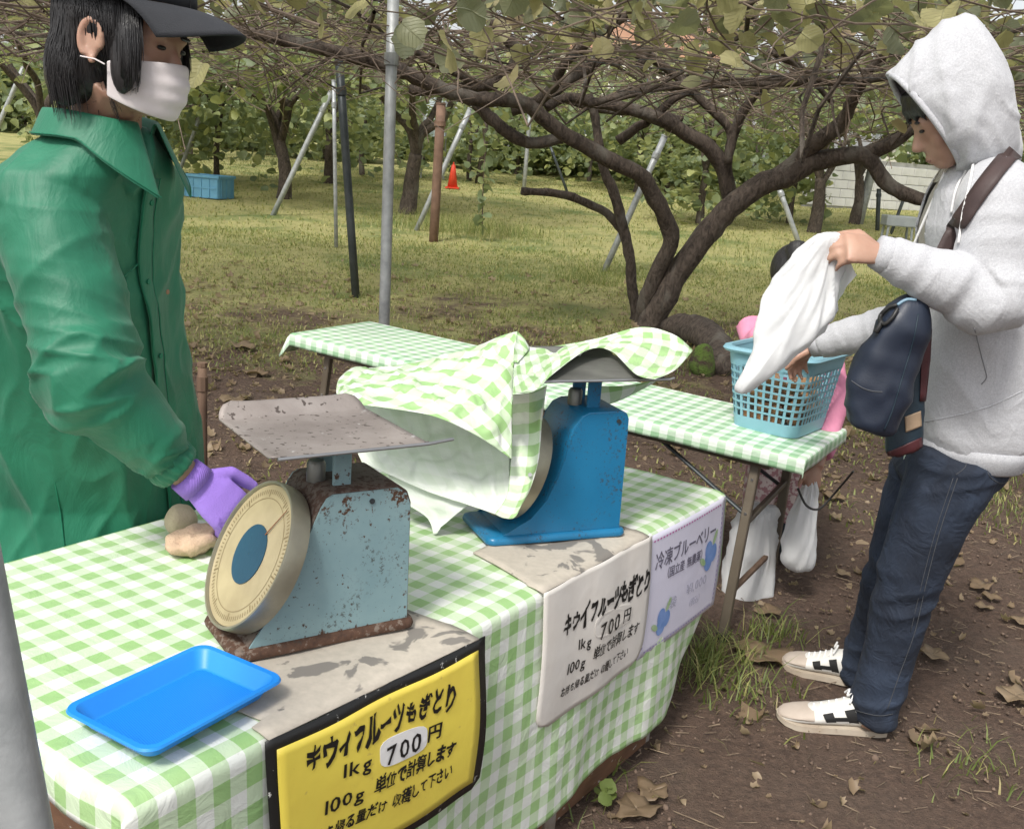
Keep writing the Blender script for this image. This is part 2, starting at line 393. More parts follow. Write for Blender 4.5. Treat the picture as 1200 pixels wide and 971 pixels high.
b.col(b.mix(ck.outputs['Fac'], (.62, .58, .50), (.38, .35, .30))); b.rough(.85); MAT['shirt'] = b.m
b = NB('skin'); co = b.co('Object'); n1 = b.noise(co, 16, 4); n2 = b.noise(co, 150, 4)
b.col(b.mix(b.ramp(n1, .35, .7), (.44, .27, .195), (.38, .21, .15))); b.rough(.5); b.p(Subsurface_Weight=.06); b.bump(n2, .2, .002); MAT['skin'] = b.m
b = NB('black_hair'); co = b.co('Object', (1, 1, .12)); n1 = b.noise(co, 160, 3); b.col(b.mix(n1, (.008, .008, .009), (.035, .033, .034))); b.rough(.38); b.bump(n1, .6, .004); MAT['hair'] = b.m
MAT['cap'] = plain('charcoal_cap_cloth', (.020, .022, .027), (.030, .032, .038), .85, 8, 420, .35, .003)
MAT['mask'] = plain('pale_mask', (.66, .60, .60), (.70, .65, .65), .8, 10, 60, .15, .003)
b = NB('purple_glove_knit'); co = b.co('Object'); n1 = b.noise(co, 330, 2); n2 = b.noise(co, 20, 3)
b.col(b.mix(b.ramp(n2, .64, .69), (.34, .20, .70), (.23, .12, .52))); b.rough(.9); b.bump(n1, .4, .003); MAT['glove'] = b.m
b = NB('glove_rib'); wv = b.n('ShaderNodeTexWave'); uv = b.n('ShaderNodeUVMap'); b.l(b.co('Object'), wv.inputs['Vector']); wv.inputs['Scale'].default_value = 120; b.col((.33, .19, .69)); b.rough(.9); b.bump(wv.outputs[1], .4, .003); MAT['gloverib'] = b.m
MAT['rag'] = plain('beige_cotton', (.58, .43, .30), (.48, .33, .22), .95, 20, 200, .6, .004)
MAT['rag2'] = plain('cream_cotton', (.52, .44, .31), (.42, .35, .24), .95, 20, 200, .6, .004)
MAT['navy'] = plain('navy_nylon', (.012, .018, .034), (.018, .026, .046), .45, 6, 260, .2, .002)
MAT['navy2'] = plain('dark_teal_nylon', (.010, .024, .038), (.014, .030, .046), .55, 6, 260, .2, .002)
MAT['maroon'] = plain('maroon_leather', (.075, .018, .022), (.055, .014, .017), .45, 14, 120, .2, .002)
MAT['strap'] = plain('brown_strap', (.045, .028, .027), (.06, .036, .033), .6, 14, 200, .3, .002)
MAT['leathertag'] = plain('leather_tag', (.36, .26, .17), (.30, .21, .14), .6, 20, 90, .3, .002)
MAT['bagtrim'] = plain('pale_blue_trim', (.26, .42, .55), None, .5)
MAT['black'] = plain('black_plastic', (.012, .012, .013), (.02, .02, .02), .45)
MAT['steel'] = plain('bright_steel', (.45, .45, .45), (.35, .35, .35), .3, metal=.8)
b = NB('thin_white_polythene'); co = b.co('Object'); n1 = b.noise(co, 16, 6, .6, 2.2)
b.col((.84, .85, .86)); b.rough(.32); b.bump(n1, .25, .006); tr = b.n('ShaderNodeBsdfTranslucent'); tr.inputs['Color'].default_value = (.8, .81, .82, 1); ms = b.n('ShaderNodeMixShader'); ms.inputs[0].default_value = .32; b.l(b.b.outputs[0], ms.inputs[1]); b.l(tr.outputs[0], ms.inputs[2]); b.l(ms.outputs[0], b.out.inputs[0]); MAT['poly'] = b.m
MAT['shoewhite'] = plain('white_leather', (.70, .69, .66), (.64, .62, .58), .5, 12, 90, .15, .002)
MAT['shoesuede'] = plain('greige_suede', (.50, .43, .37), (.44, .37, .31), .9, 16, 160, .3, .002)
MAT['shoesole'] = plain('gum_sole', (.48, .42, .34), (.38, .31, .24), .7, 12, 70, .3, .003)
MAT['shoeblack'] = plain('black_suede', (.014, .014, .015), None, .8)
MAT['basket'] = plain('pale_blue_plastic', (.20, .40, .48), (.23, .44, .52), .42, 5, 40, .04, .001)
MAT['crate'] = plain('crate_blue_plastic', (.11, .30, .46), (.14, .35, .5), .5, 5, 30, .05, .002)
b = NB('kiwi_fuzz'); co = b.co('Object'); n1 = b.noise(co, 30, 4); n2 = b.noise(co, 420, 3); b.col(b.mix(b.ramp(n1, .35, .7), (.30, .155, .055), (.20, .10, .04))); b.rough(.9); b.p(Sheen_Weight=.4); b.bump(n2, .5, .002); MAT['kiwi'] = b.m
MAT['pink'] = plain('pink_fleece', (.70, .27, .40), (.62, .22, .34), .9, 20, 300, .4, .003)
b = NB('floral_cotton'); co = b.co('Object'); n1 = b.noise(co, 50, 3); b.col(b.mix(b.ramp(n1, .48, .54), (.45, .24, .26), (.72, .62, .6))); b.rough(.9); MAT['floral'] = b.m
MAT['trouser'] = plain('dark_trousers', (.02, .02, .022), None, .9)
MAT['legsteel'] = plain('olive_brown_steel', (.105, .085, .06), (.14, .115, .085), .5, 9, 120, .2, .002, .2)
MAT['legrust'] = plain('rusty_brace', (.16, .10, .065), (.10, .06, .04), .75, 20, 100, .4, .003)
MAT['underboard'] = plain('table_board', (.05, .042, .035), None, .8)
MAT['white'] = plain('white_paint', (.78, .78, .76), (.70, .70, .68), .7)
MAT['block'] = plain('concrete_block', (.60, .60, .585), (.52, .52, .505), .9, 4, 40, .3, .006)
MAT['mortar'] = plain('mortar', (.36, .36, .35), None, .95)
MAT['cone'] = plain('cone_red', (.80, .07, .03), None, .5)
MAT['stool'] = plain('grey_plastic', (.33, .35, .36), (.27, .29, .3), .6)
MAT['housewall'] = plain('pale_render', (.72, .70, .66), (.64, .62, .58), .9, 1)
MAT['houseroof'] = plain('orange_roof', (.36, .20, .12), (.30, .16, .10), .8, 3)
MAT['window'] = plain('window_glass', (.06, .08, .1), None, .1)
MAT['banner'] = plain('pale_blue_banner', (.58, .70, .80), (.7, .76, .8), .6, 2)
b = NB('bark'); co = b.co('Object', (1, 1, .45)); n1 = b.noise(co, 26, 7, .65, 1.2); n2 = b.noise(co, 5, 3)
c_ = b.mix(b.ramp(n1, .35, .65), (.035, .026, .021), (.135, .105, .085)); c_ = b.mix(b.ramp(n2, .56, .7), c_, (.15, .135, .115)); b.col(c_); b.rough(.9); b.bump(n1, .9, .02); MAT['bark'] = b.m
MAT['cane'] = plain('vine_cane', (.20, .15, .115), (.10, .075, .06), .85, 14, 80, .4, .004)
b = NB('moss'); co = b.co('Object'); n1 = b.noise(co, 12, 6, .7); b.col(b.mix(b.ramp(n1, .42, .56), (.06, .04, .03), (.10, .16, .03))); b.rough(1); b.bump(b.noise(co, 60, 5), .9, .02); MAT['moss'] = b.m
def leafmat(name, green, yellow, brown, fres=.0, veins=False):
    b = NB(name); at_ = b.n('ShaderNodeAttribute', attribute_name='tint'); t = at_.outputs['Fac']
    x = b.n('ShaderNodeValToRGB'); b.l(t, x.inputs[0]); e = x.color_ramp.elements
    e[0].position = 0; e[0].color = (*[g * .75 for g in green], 1); e[1].position = 1; e[1].color = (*brown, 1)
    for p_, c_ in ((.45, green), (.68, tuple(lerp(g, y, .6) for g, y in zip(green, yellow))), (.84, yellow)):
        q = e.new(p_); q.color = (*c_, 1)
    n1 = b.noise(b.co('Object'), 40, 4); b.col(b.mix(b.math('MULTIPLY', n1, .35), x.outputs[0], (.04, .035, .02))); b.rough(.5)
    tr = b.n('ShaderNodeBsdfTranslucent'); b.l(b.mix(.5, x.outputs[0], (.42, .44, .14)), tr.inputs['Color'])
    ms = b.n('ShaderNodeMixShader'); ms.inputs[0].default_value = .42; b.l(b.b.outputs[0], ms.inputs[1]); b.l(tr.outputs[0], ms.inputs[2]); b.l(ms.outputs[0], b.out.inputs[0])
    if veins:
        sx_ = b.n('ShaderNodeSeparateXYZ'); b.l(b.co('Object'), sx_.inputs[0]); ab = b.math('ABSOLUTE', sx_.outputs[0]); rv = b.math('FRACT', b.math('MULTIPLY', b.math('SUBTRACT', sx_.outputs[1], b.math('MULTIPLY', ab, .75)), 6.5))
        vn = b.math('MAXIMUM', b.ramp(b.math('ABSOLUTE', b.math('SUBTRACT', rv, .5)), .0, .10, (1, 1, 1, 1), (0, 0, 0, 1)), b.ramp(ab, .008, .028, (1, 1, 1, 1), (0, 0, 0, 1)))
        nn = b.noise(b.co('Object'), 3, 5, .7); cc_ = b.mix(b.math('MULTIPLY', vn, .35), b.mix(b.ramp(nn, .55, .75), x.outputs[0], b.mix(.6, x.outputs[0], brown)), (.30, .31, .20)); b.col(cc_); b.bump(vn, .5, .02)
    else: b.bump(b.noise(b.co('Object'), 90, 3), .3, .004)
    return b.m
MAT['leaf'] = leafmat('kiwi_leaf', (.20, .22, .14), (.44, .41, .20), (.46, .35, .23))
MAT['leafbig'] = leafmat('kiwi_leaf_veined', (.20, .22, .145), (.44, .41, .20), (.46, .35, .23), veins=True)
MAT['leaffar'] = leafmat('far_leaf', (.23, .30, .16), (.48, .51, .20), (.45, .38, .19))
MAT['grass'] = leafmat('grass_blade', (.18, .25, .06), (.55, .53, .20), (.60, .50, .26))
MAT['dry'] = leafmat('dry_leaf', (.34, .24, .155), (.46, .35, .235), (.20, .13, .085))
MAT['straw'] = plain('straw', (.24, .18, .12), (.10, .072, .05), .9, 25)

# ================================================================== SETTING
def gridaxis(parts):
    out = []
    for a, b_, n in parts: out += list(np.linspace(a, b_, n, endpoint=False))
    out.append(parts[-1][1]); return out
gx = gridaxis([(-160, -30, 10), (-30, -8, 22), (-8, -3, 20), (-3, 4, 140), (4, 9, 30), (9, 30, 24), (30, 160, 10)])
gy = gridaxis([(-30, 0, 8), (0, 1.6, 10), (1.6, 7, 135), (7, 12, 60), (12, 30, 60), (30, 60, 20), (60, 220, 10)])
gv = []
for y in gy:
    for x in gx:
        z = terr(x, y)
        if y < 40: z += .012 * noise.noise(V((x * 1.1, y * 1.1, 0))) + .007 * noise.noise(V((x * 5, y * 5, 3))) * (1 if y < 9 else 2) + .007 * noise.noise(V((x * 17, y * 17, 5)))
        gv.append((x, y, z - .006))
nx = len(gx)
gf = [(j * nx + i, j * nx + i + 1, (j + 1) * nx + i + 1, (j + 1) * nx + i) for j in range(len(gy) - 1) for i in range(nx - 1)]
gm = bpy.data.meshes.new('ground'); gm.from_pydata(gv, [], gf); smooth(gm)
b = NB('orchard_ground'); co = b.co('Object'); sp = b.n('ShaderNodeSeparateXYZ'); b.l(co, sp.inputs[0])
n1 = b.noise(co, .9, 5, .6); n2 = b.noise(co, 6, 6, .7); n3 = b.noise(co, 38, 6, .75); n4 = b.noise(co, 130, 4, .7)
soil = b.mix(b.ramp(n3, .35, .68), (.100, .062, .045), (.235, .150, .106)); soil = b.mix(b.ramp(n4, .60, .68), soil, (.29, .215, .16)); soil = b.mix(b.ramp(n4, .30, .36, (1, 1, 1, 1), (0, 0, 0, 1)), soil, (.042, .03, .025))
soil = b.mix(b.ramp(b.noise(co, 2.3, 4), .45, .7), soil, b.mix(.45, soil, (.19, .14, .105)))
gr = b.mix(b.ramp(n2, .3, .7), (.40, .385, .14), (.56, .52, .22)); gr = b.mix(b.ramp(n3, .54, .72), gr, (.20, .145, .09)); gr = b.mix(b.ramp(n1, .50, .66), gr, (.19, .25, .07))  # pale grass tones raised to suggest sunlit patches, painted into the colour
msk = b.math('ADD', b.math('MULTIPLY', b.math('SUBTRACT', sp.outputs[1], 4.7), .18), b.math('MULTIPLY', b.math('SUBTRACT', n1, .5), 2.2))
msk = b.math('ADD', msk, b.math('MULTIPLY', b.math('SUBTRACT', n2, .5), 1.0))
b.col(b.mix(b.ramp(msk, .35, .75), soil, gr)); b.rough(.95)
b.bump(b.math('ADD', b.math('MULTIPLY', n3, 1.0), b.math('MULTIPLY', n4, .6)), 1.0, .04); MAT['ground'] = b.m
obj('ground', gm, MAT['ground'], kind='structure')

# ---- leaf scatter (numpy)
LT_v = np.array([(0, 0, 0), (.27, .0, .02), (.47, .24, .05), (.49, .52, .06), (.33, .82, .03), (0, 1.02, -.02), (-.33, .82, .03), (-.49, .52, .06), (-.47, .24, .05), (-.27, .0, .02), (0, .34, -.02), (0, .68, -.02)])
LT_f = [(0, 1, 10), (1, 2, 10), (2, 3, 11, 10), (3, 4, 11), (4, 5, 11), (5, 6, 11), (6, 7, 11), (7, 8, 10, 11), (8, 9, 10), (9, 0, 10)]
LF_v = np.array([(0, 0, 0), (.42, .3, .06), (.34, .75, .04), (0, 1, -.04), (-.34, .75, .04), (-.42, .3, .06)]); LF_f = [(0, 1, 2, 3), (0, 3, 4, 5)]
LC_v = np.array([(0, 0, 0), (.22, .06, .05), (.44, .16, .22), (.38, .42, .02), (.44, .66, .2), (.22, .80, -.02), (.06, .95, .12), (-.2, .78, .0), (-.38, .62, .24), (-.34, .34, .03), (-.40, .12, .2), (-.16, .04, .02)]); LC_f = [(0, 1, 3, 11), (1, 2, 3), (3, 4, 5), (3, 5, 7, 9), (5, 6, 7), (7, 8, 9), (9, 10, 11), (3, 9, 11)]
def rotm(n, tilt):
    az = nr.uniform(0, 2 * np.pi, n); ti = np.abs(nr.normal(0, tilt, n)); sp_ = nr.uniform(0, 2 * np.pi, n)
    def Rz(a):
        c, s = np.cos(a), np.sin(a); o = np.zeros_like(a); l = np.ones_like(a); return np.stack([np.stack([c, -s, o], -1), np.stack([s, c, o], -1), np.stack([o, o, l], -1)], 1)
    def Rx(a):
        c, s = np.cos(a), np.sin(a); o = np.zeros_like(a); l = np.ones_like(a); return np.stack([np.stack([l, o, o], -1), np.stack([o, c, -s], -1), np.stack([o, s, c], -1)], 1)
    return Rz(az) @ Rx(ti) @ Rz(sp_)
def leaves_mesh(name, P, size, tilt, tint, tv=LT_v, tf=LT_f, curl=.5):
    n = len(P); Rm = rotm(n, tilt); tvv = np.repeat(tv[None], n, 0).copy()
    cu = nr.normal(0, curl, n)[:, None]; dr = nr.normal(-.2, curl, n)[:, None]
    tvv[:, :, 2] += cu * tvv[:, :, 0] ** 2 * 1.6 + dr * tvv[:, :, 1] ** 2 * .5 + nr.normal(0, .03, tvv.shape[:2])
    tvv[:, :, :2] += nr.normal(0, .035, tvv[:, :, :2].shape); tvv *= np.asarray(size)[:, None, None]
    co = np.einsum('nij,nkj->nki', Rm, tvv) + np.asarray(P)[:, None, :]
    k = tv.shape[0]; lo = [i for f in tf for i in f]; ls = np.cumsum([0] + [len(f) for f in tf])[:-1]; L = len(lo)
    me = bpy.data.meshes.new(name); me.vertices.add(n * k); me.vertices.foreach_set('co', co.ravel())
    me.loops.add(n * L); me.loops.foreach_set('vertex_index', (np.array(lo)[None] + np.arange(n)[:, None] * k).ravel().astype(np.int32))
    me.polygons.add(n * len(tf)); me.polygons.foreach_set('loop_start', (np.array(ls)[None] + np.arange(n)[:, None] * L).ravel().astype(np.int32))
    me.update(calc_edges=True); me.validate()
    a_ = me.attributes.new('tint', 'FLOAT', 'POINT'); a_.data.foreach_set('value', np.repeat(np.asarray(tint), k).astype(np.float32))
    return smooth(me)
def terr_np(y):
    k = y - 3.0; sp_ = .5 * (k + np.sqrt(k * k + .5)); return .045 * np.minimum(sp_, 40)
# ---- grass blades
def blades(name, P, h, lean, tint, wid=.006):
    n = len(P); az = nr.uniform(0, 2 * np.pi, n); d = np.stack([np.cos(az), np.sin(az), np.zeros(n)], 1); s_ = np.stack([-np.sin(az), np.cos(az), np.zeros(n)], 1)
    h = np.asarray(h)[:, None]; ln = np.asarray(lean)[:, None]; w_ = (wid if np.isscalar(wid) else np.asarray(wid)[:, None])
    z = np.array([[0, 0, 1.]])
    v0 = P - s_ * w_; v1 = P + s_ * w_; m_ = P + z * h * .6 + d * ln * h * .35; v2 = m_ + s_ * w_ * .7; v3 = m_ - s_ * w_ * .7; v4 = P + z * h * .92 + d * ln * h
    co = np.stack([v0, v1, v2, v3, v4], 1); lo = np.array([0, 1, 2, 3, 3, 2, 4])
    me = bpy.data.meshes.new(name); me.vertices.add(n * 5); me.vertices.foreach_set('co', co.ravel())
    me.loops.add(n * 7); me.loops.foreach_set('vertex_index', (lo[None] + np.arange(n)[:, None] * 5).ravel().astype(np.int32))
    me.polygons.add(n * 2); me.polygons.foreach_set('loop_start', (np.array([0, 4])[None] + np.arange(n)[:, None] * 7).ravel().astype(np.int32))
    me.update(calc_edges=True)
    a_ = me.attributes.new('tint', 'FLOAT', 'POINT'); a_.data.foreach_set('value', np.repeat(np.asarray(tint), 5).astype(np.float32)); return me
def pick(n, x0, x1, y0, y1, fn):
    out = []
    while len(out) < n:
        x = nr.uniform(x0, x1, n); y = nr.uniform(y0, y1, n); u = nr.uniform(0, 1, n)
        for i in range(n):
            if u[i] < fn(x[i], y[i]): out.append((x[i], y[i]))
    P = np.array(out[:n]); return np.column_stack([P, terr_np(P[:, 1]) - .006])
def clumps(cs):
    P = []; H_ = []
    for (px, py, n, r, hh) in cs:
        c = atg(px, py); q = nr.normal(0, r, (n, 2)) * [1, .8]
        x = c.x + q[:, 0]; y = c.y + q[:, 1]; P.append(np.column_stack([x, y, terr_np(y) - .006])); H_.append(nr.uniform(.4, 1, n) * hh)
    return np.concatenate(P), np.concatenate(H_)
gmask = lambda x, y: max(0, min(1, .5 + (y - 5.5) * .17 + 1.5 * noise.noise(V((x * .9, y * .9, 2))) + .4 * noise.noise(V((x * 3, y * 3, 9))))) ** 1.5
P1 = pick(70000, -7, 6.5, 4.3, 13, gmask); P2 = pick(38000, -10, 12, 11, 27, gmask)
me = blades('grass', np.concatenate([P1, P2]), np.concatenate([nr.uniform(.012, .040, len(P1)), nr.uniform(.015, .05, len(P2))]), nr.uniform(.2, 1.2, len(P1) + len(P2)), np.clip(np.concatenate([nr.normal(.60, .2, len(P1)), nr.normal(.70, .16, len(P2))]), 0, 1), np.concatenate([np.full(len(P1), .005), np.full(len(P2), .009)]))
obj('grass', me, MAT['grass'], label='thin yellowing grass covering the orchard floor', cat='grass', kind='stuff')
PC, HC = clumps([(850, 765, 110, .09, .10), (815, 795, 130, .09, .13), (880, 800, 90, .10, .08), (905, 745, 110, .06, .10), (860, 825, 60, .12, .06), (830, 770, 60, .03, .15), (1170, 590, 420, .22, .06), (1190, 545, 420, .28, .07), (1140, 580, 120, .18, .05),
  (690, 330, 500, .22, .15), (640, 345, 300, .4, .08), (560, 275, 700, .5, .28), (600, 275, 400, .4, .2), (520, 260, 500, .5, .2), (700, 320, 350, .25, .14), (830, 430, 200, .15, .15), (480, 265, 400, .5, .22), (1150, 900, 90, .12, .06), (700, 900, 50, .05, .07), (590, 940, 90, .12, .06), (940, 310, 300, .6, .2), (870, 290, 300, .6, .2)])
obj('grass_tuft', blades('tufts', PC, HC, nr.uniform(.3, 1.5, len(PC)), np.clip(nr.normal(.46, .26, len(PC)), 0, 1), nr.uniform(.0015, .0035, len(PC))), MAT['grass'], label='longer green grass tufts round the table legs and poles', cat='grass', kind='stuff')
# ---- litter
PL = pick(11000, -4, 4.5, 1.7, 11, lambda x, y: max(.05, .8 - max(0, y - 6) * .13 - (.45 if (y < 4.6 and x > .1) else 0)))
PL[:, 2] += .010
lt = leaves_mesh('litter', PL, np.where(nr.uniform(0, 1, len(PL)) < .87, nr.uniform(.008, .032, len(PL)), nr.uniform(.04, .085, len(PL))), .4, np.clip(nr.beta(1.6, 1.2, len(PL)), 0, 1), LC_v, LC_f, .8)
obj('leaf_litter', lt, MAT['dry'], label='brown crumbled leaf litter strewn over the bare soil', cat='leaf litter', kind='stuff')
mb = MB()
PS = pick(6500, -2.5, 3.2, 1.8, 7, lambda x, y: .8)
sv = []; sf = []
for i, p in enumerate(PS):
    a_ = rnd.uniform(0, 6.28); l = rnd.uniform(.006, .028) if rnd.random() < .965 else rnd.uniform(.03, .09); d = V((math.cos(a_), math.sin(a_), rnd.uniform(-.1, .16))) * l; r = rnd.uniform(.0005, .0016)
    p = V(p) + V((0, 0, .008)); s_ = V((-d.y, d.x, 0)).normalized() * r; o = len(sv)
    sv += [p - d - s_, p - d + s_, p - d + UP * r * 1.6, p + d - s_, p + d + s_, p + d + UP * r * 1.6]; sf += [(o, o + 3, o + 5, o + 2), (o + 1, o + 2, o + 5, o + 4), (o, o + 1, o + 4, o + 3)]
mb.add(sv, sf); obj('straw', mb, MAT['straw'], label='bits of straw and twig scattered on the soil', cat='straw', kind='stuff')
PK = pick(9000, -2.6, 3.4, 1.7, 7, lambda x, y: .35 + .65 * max(0, noise.noise(V((x * 2.2, y * 2.2, 6)))))
PK[:, 2] += .004; sz = nr.uniform(.0025, .010, len(PK)) * np.where(nr.uniform(0, 1, len(PK)) < .06, 1.9, 1)
oc = np.array([(1, 0, 0), (-1, 0, 0), (0, 1, 0), (0, -1, 0), (0, 0, .8), (0, 0, -.8)]); of_ = [(0, 2, 4), (2, 1, 4), (1, 3, 4), (3, 0, 4), (2, 0, 5), (1, 2, 5), (3, 1, 5), (0, 3, 5)]
km = leaves_mesh('crumbs', PK, sz, 1.5, nr.uniform(0, 1, len(PK)), oc * .9, of_, .15)
obj('soil_crumb', km, plain('soil_clod', (.19, .132, .098), (.09, .062, .047), .95, 30, 200, .5, .003), label='small crumbs and clods of brown soil on the path', cat='soil', kind='stuff')
def dryleaf(px, py, s, rz, tint, label, z=.012):
    p = atg(px, py); n = 9; m_ = MB(); R = Matrix.Rotation(rz, 3, 'Z')
    out = []
    k = 22
    def f(u, v):
        a_ = u * 2 * math.pi; rr = (1 + .16 * math.sin(a_ * 3 + tint * 9) + .13 * math.sin(a_ * 7 + rz)) * v
        x, y = rr * .5 * math.cos(a_), rr * .62 * math.sin(a_)
        zz = .20 * x * x * 4 * (.6 + tint) * .5 + .08 * math.sin(a_ * 4 + rz * 5) * v * v + .05 * abs(y)
        return p + R @ (V((x, y, zz)) * s) + V((0, 0, z))
    m_.grid(f, k, 3); me = fixn(m_.mesh('dry_leaf')); smooth(me)
    at_ = me.attributes.new('tint', 'FLOAT', 'POINT'); at_.data.foreach_set('value', [tint] * len(me.vertices))
    o = obj('fallen_leaf', me, MAT['dry'], label=label, cat='leaf', group='large dry leaves on the soil'); solid(o, .0012); return o
dryleaf(1092, 771, .085, .5, .62, 'pale tan dry leaf on the soil just right of the jeans hem')
dryleaf(1190, 819, .10, 2.2, .70, 'cupped buff dry leaf lying at the right edge of the soil')
dryleaf(893, 772, .15, 1.1, .40, 'large brown dry leaf beside the folding table leg in front of the sneaker')
dryleaf(1147, 689, .085, 2.7, .45, 'tan dry leaf with a dark hole on the soil right of the knee')
dryleaf(1160, 702, .06, .4, .50, 'small brown leaf just below the tan leaf with a dark hole')
dryleaf(1152, 715, .05, 1.4, .66, 'small pale leaf lowest of the three right of the knee')
dryleaf(1194, 731, .06, .2, .60, 'small orange-brown leaf at the right edge, level with the shin')
dryleaf(987, 676, .05, .9, .72, 'small pale grey leaf between the hanging bag and the jeans')
dryleaf(762, 931, .075, .2, .25, 'curled reddish brown leaf near the bottom edge right of the cabinet')
dryleaf(745, 953, .09, 2.0, .15, 'dark brown dead leaf at the foot of the rusty cabinet')
dryleaf(900, 720, .08, 1.7, .42, 'brown leaf behind the folding table leg near the white sack')
dryleaf(975, 585, .09, .5, .55, 'pale dry leaf on the path left of the jeans thigh')
dryleaf(285, 408, .16, .5, .60, 'large pale dry leaf on the litter beside the green jacket')
dryleaf(300, 440, .13, 1.5, .50, 'tan dry leaf lower of the two beside the green jacket')
dryleaf(277, 472, .13, 2.5, .62, 'dry leaf just above the rusty scale pan on the litter')
# sprig by the cabinet base
sp_ = atg(707, 945)
t_ = thing('weed_sprig', sp_, 'small bright green weed sprig growing at the cabinet foot', 'weed')
for k in range(6):
    a_ = k * 1.05 + .3; P_ = np.array([[sp_.x, sp_.y, sp_.z + .02 + .006 * k]])
    o = obj('leaf', leaves_mesh('weedleaf', P_, [.04], .6, [.30]), MAT['grass'], t_)
m_ = MB().tube([sp_, sp_ + V((.005, 0, .05))], .0015, 5); obj('stem', m_, MAT['grass'], t_)

# ================================================================== TRELLIS POLES
def pole(name, p0, p1, r, mat, label, cat='pole', n=14, fitz=True):
    t = thing(name, p0, label, cat, None)
    d = (p1 - p0).normalized(); m_ = MB().tube([p0 - d * .25, p0 + (p1 - p0) * .33, p0 + (p1 - p0) * .66, p1], r, n)
    obj('shaft', smooth(fixn(m_.mesh())), mat, t)
    obj('cap', MB().tube([p1 - d * .004, p1 + d * .012], r * 1.12, n), mat, t)
    c = p0 + (p1 - p0) * .86
    obj('clamp', MB().tube([c - d * .03, c + d * .03], r * 1.25, n), mat, t); return t
# near pole at the left
q0, q1 = at(26, 971, 1.0), at(-36, 650, .97); dq = (q1 - q0) / (q1.z - q0.z)
pole('galvanised_pole', q0 - dq * q0.z, q0 + dq * 1.6, .0275, MAT['galv'], 'thick galvanised steel pole close to the camera at the left edge', n=28)
g = aty(450, 440, 5.55); g.z = terr(0, 5.55); top = aty(461, -5, 5.55)
pole('galvanised_pole', V((aty(450, 420, 5.55).x, 5.55, g.z)), top, .030, MAT['galv'], 'upright galvanised pole rising behind the far left of the checked folding table')
g = atg(417, 348); pole('dark_post', g, aty(397, 66, g.y), .036, MAT['darkpipe'], 'dark steel post leaning beside the upright galvanised pole', 'post')
g = atg(394, 290); pole('thin_pole', g, aty(391, 95, g.y), .022, MAT['galv'], 'thin upright pipe just left of the dark steel post')
g = atg(508, 283); pole('rusty_post', g, aty(517, 122, g.y), .058, MAT['brownpost'], 'reddish brown upright post right of the small trunk', 'post')
def stay(a, b_, r, label, dy=.0, mat='galv', name='stay_pipe'):
    g = atg(*a); pole(name, g, aty(b_[0], b_[1], g.y + dy), r, MAT[mat], label, 'pipe')
stay((488, 270), (551, 128), .036, 'slanting pipe stay crossing behind the reddish brown post')
stay((320, 252), (388, 108), .038, 'slanting pipe stay beside the tree with the blue crate')
stay((205, 215), (237, 130), .034, 'slanting pipe stay just right of the white face mask')
stay((708, 318), (779, 160), .036, 'long slanting pipe stay behind the big forked vine trunk')
stay((936, 285), (912, 218), .04, 'short slanting pipe right of the forked trunk')
stay((1006, 262), (1034, 150), .09, 'broad slanting post behind the held carrier bag hand', mat='galv')
stay((1044, 274), (1062, 225), .03, 'thin dark stay leaning beside the grey plastic stool', mat='darkpipe')
stay((1028, 270), (1030, 222), .04, 'short dark upright stake left of the grey stool', mat='darkpipe')
stay((-14, 175), (36, 60), .05, 'slanting pipe at the left edge behind the green jacket shoulder', name='stay_pipe')
stay((614, 222), (622, 120), .045, 'pale slim pole standing beyond the hanging vine shoot')
stay((665, 226), (645, 172), .03, 'thin dark stay leaning in the far middle of the orchard', mat='darkpipe')
# trellis wires
def wire(p, q, label):
    pts = [p + (q - p) * t + V((0, 0, -.05 * math.sin(math.pi * t))) for t in np.linspace(0, 1, 9)]
    obj('trellis_wire', MB().tube(pts, .0022, 5), MAT['darkpipe'], label=label, cat='wire')
wire(aty(560, 55, 6.3), aty(1060, 92, 6.6), 'upper thin trellis wire running across the vines beside the hood')
wire(aty(700, 105, 7.2), aty(1010, 98, 7.0), 'straight trellis wire above the forked trunk')
wire(aty(640, 20, 5.2), aty(920, 88, 7.6), 'slanting trellis wire among the upper leaves')
wire(aty(640, 62, 5.6), aty(1045, 58, 5.6), 'level trellis wire near the top right leaves')

# ================================================================== MAIN VINE TREE
gb = atg(757, 384); YT = gb.y
tree = thing('kiwi_tree', gb, 'big kiwi vine with forked dark trunk and twisting limbs behind the tables', 'tree')
PXM = YT * .99 / F_PX
def limb(P, name='limb', n=10, y0=0, y1=0, jit=.5, parent=None, mat='bark', sub_=4):
    pts = []; rr = []
    for i, (x, y, r) in enumerate(P):
        t = i / max(1, len(P) - 1); Y = YT + y0 + (y1 - y0) * t
        pts.append(aty(x, y, Y)); rr.append(r * Y / F_PX)
    pts = cat_spline(pts, sub_); rr = interp(rr, sub_)
    rr = [r * (1 + .10 * noise.noise(V((i * .9, P[0][0], 0)))) for i, r in enumerate(rr)]
    pts = [p + V((nz(p, 3, 1), nz(p, 3, 2), nz(p, 3, 3))) * r_ * jit for p, r_ in zip(pts, rr)]
    m_ = MB().tube(pts, rr, n); me = smooth(fixn(m_.mesh()))
    displace(me, lambda p, q: .010 * nz(p, 22) + .006 * nz(p, 50))
    return obj(name, me, MAT[mat], parent or tree)
limb([(754, 398, 21), (758, 383, 17), (775, 350, 15), (800, 315, 14), (825, 280, 13.5), (855, 245, 13), (890, 222, 13), (920, 205, 12.5), (950, 190, 11), (985, 182, 10), (1010, 184, 9.5), (1035, 210, 8.5), (1060, 225, 8), (1090, 234, 7)], 'trunk', 14, 0, -.5)
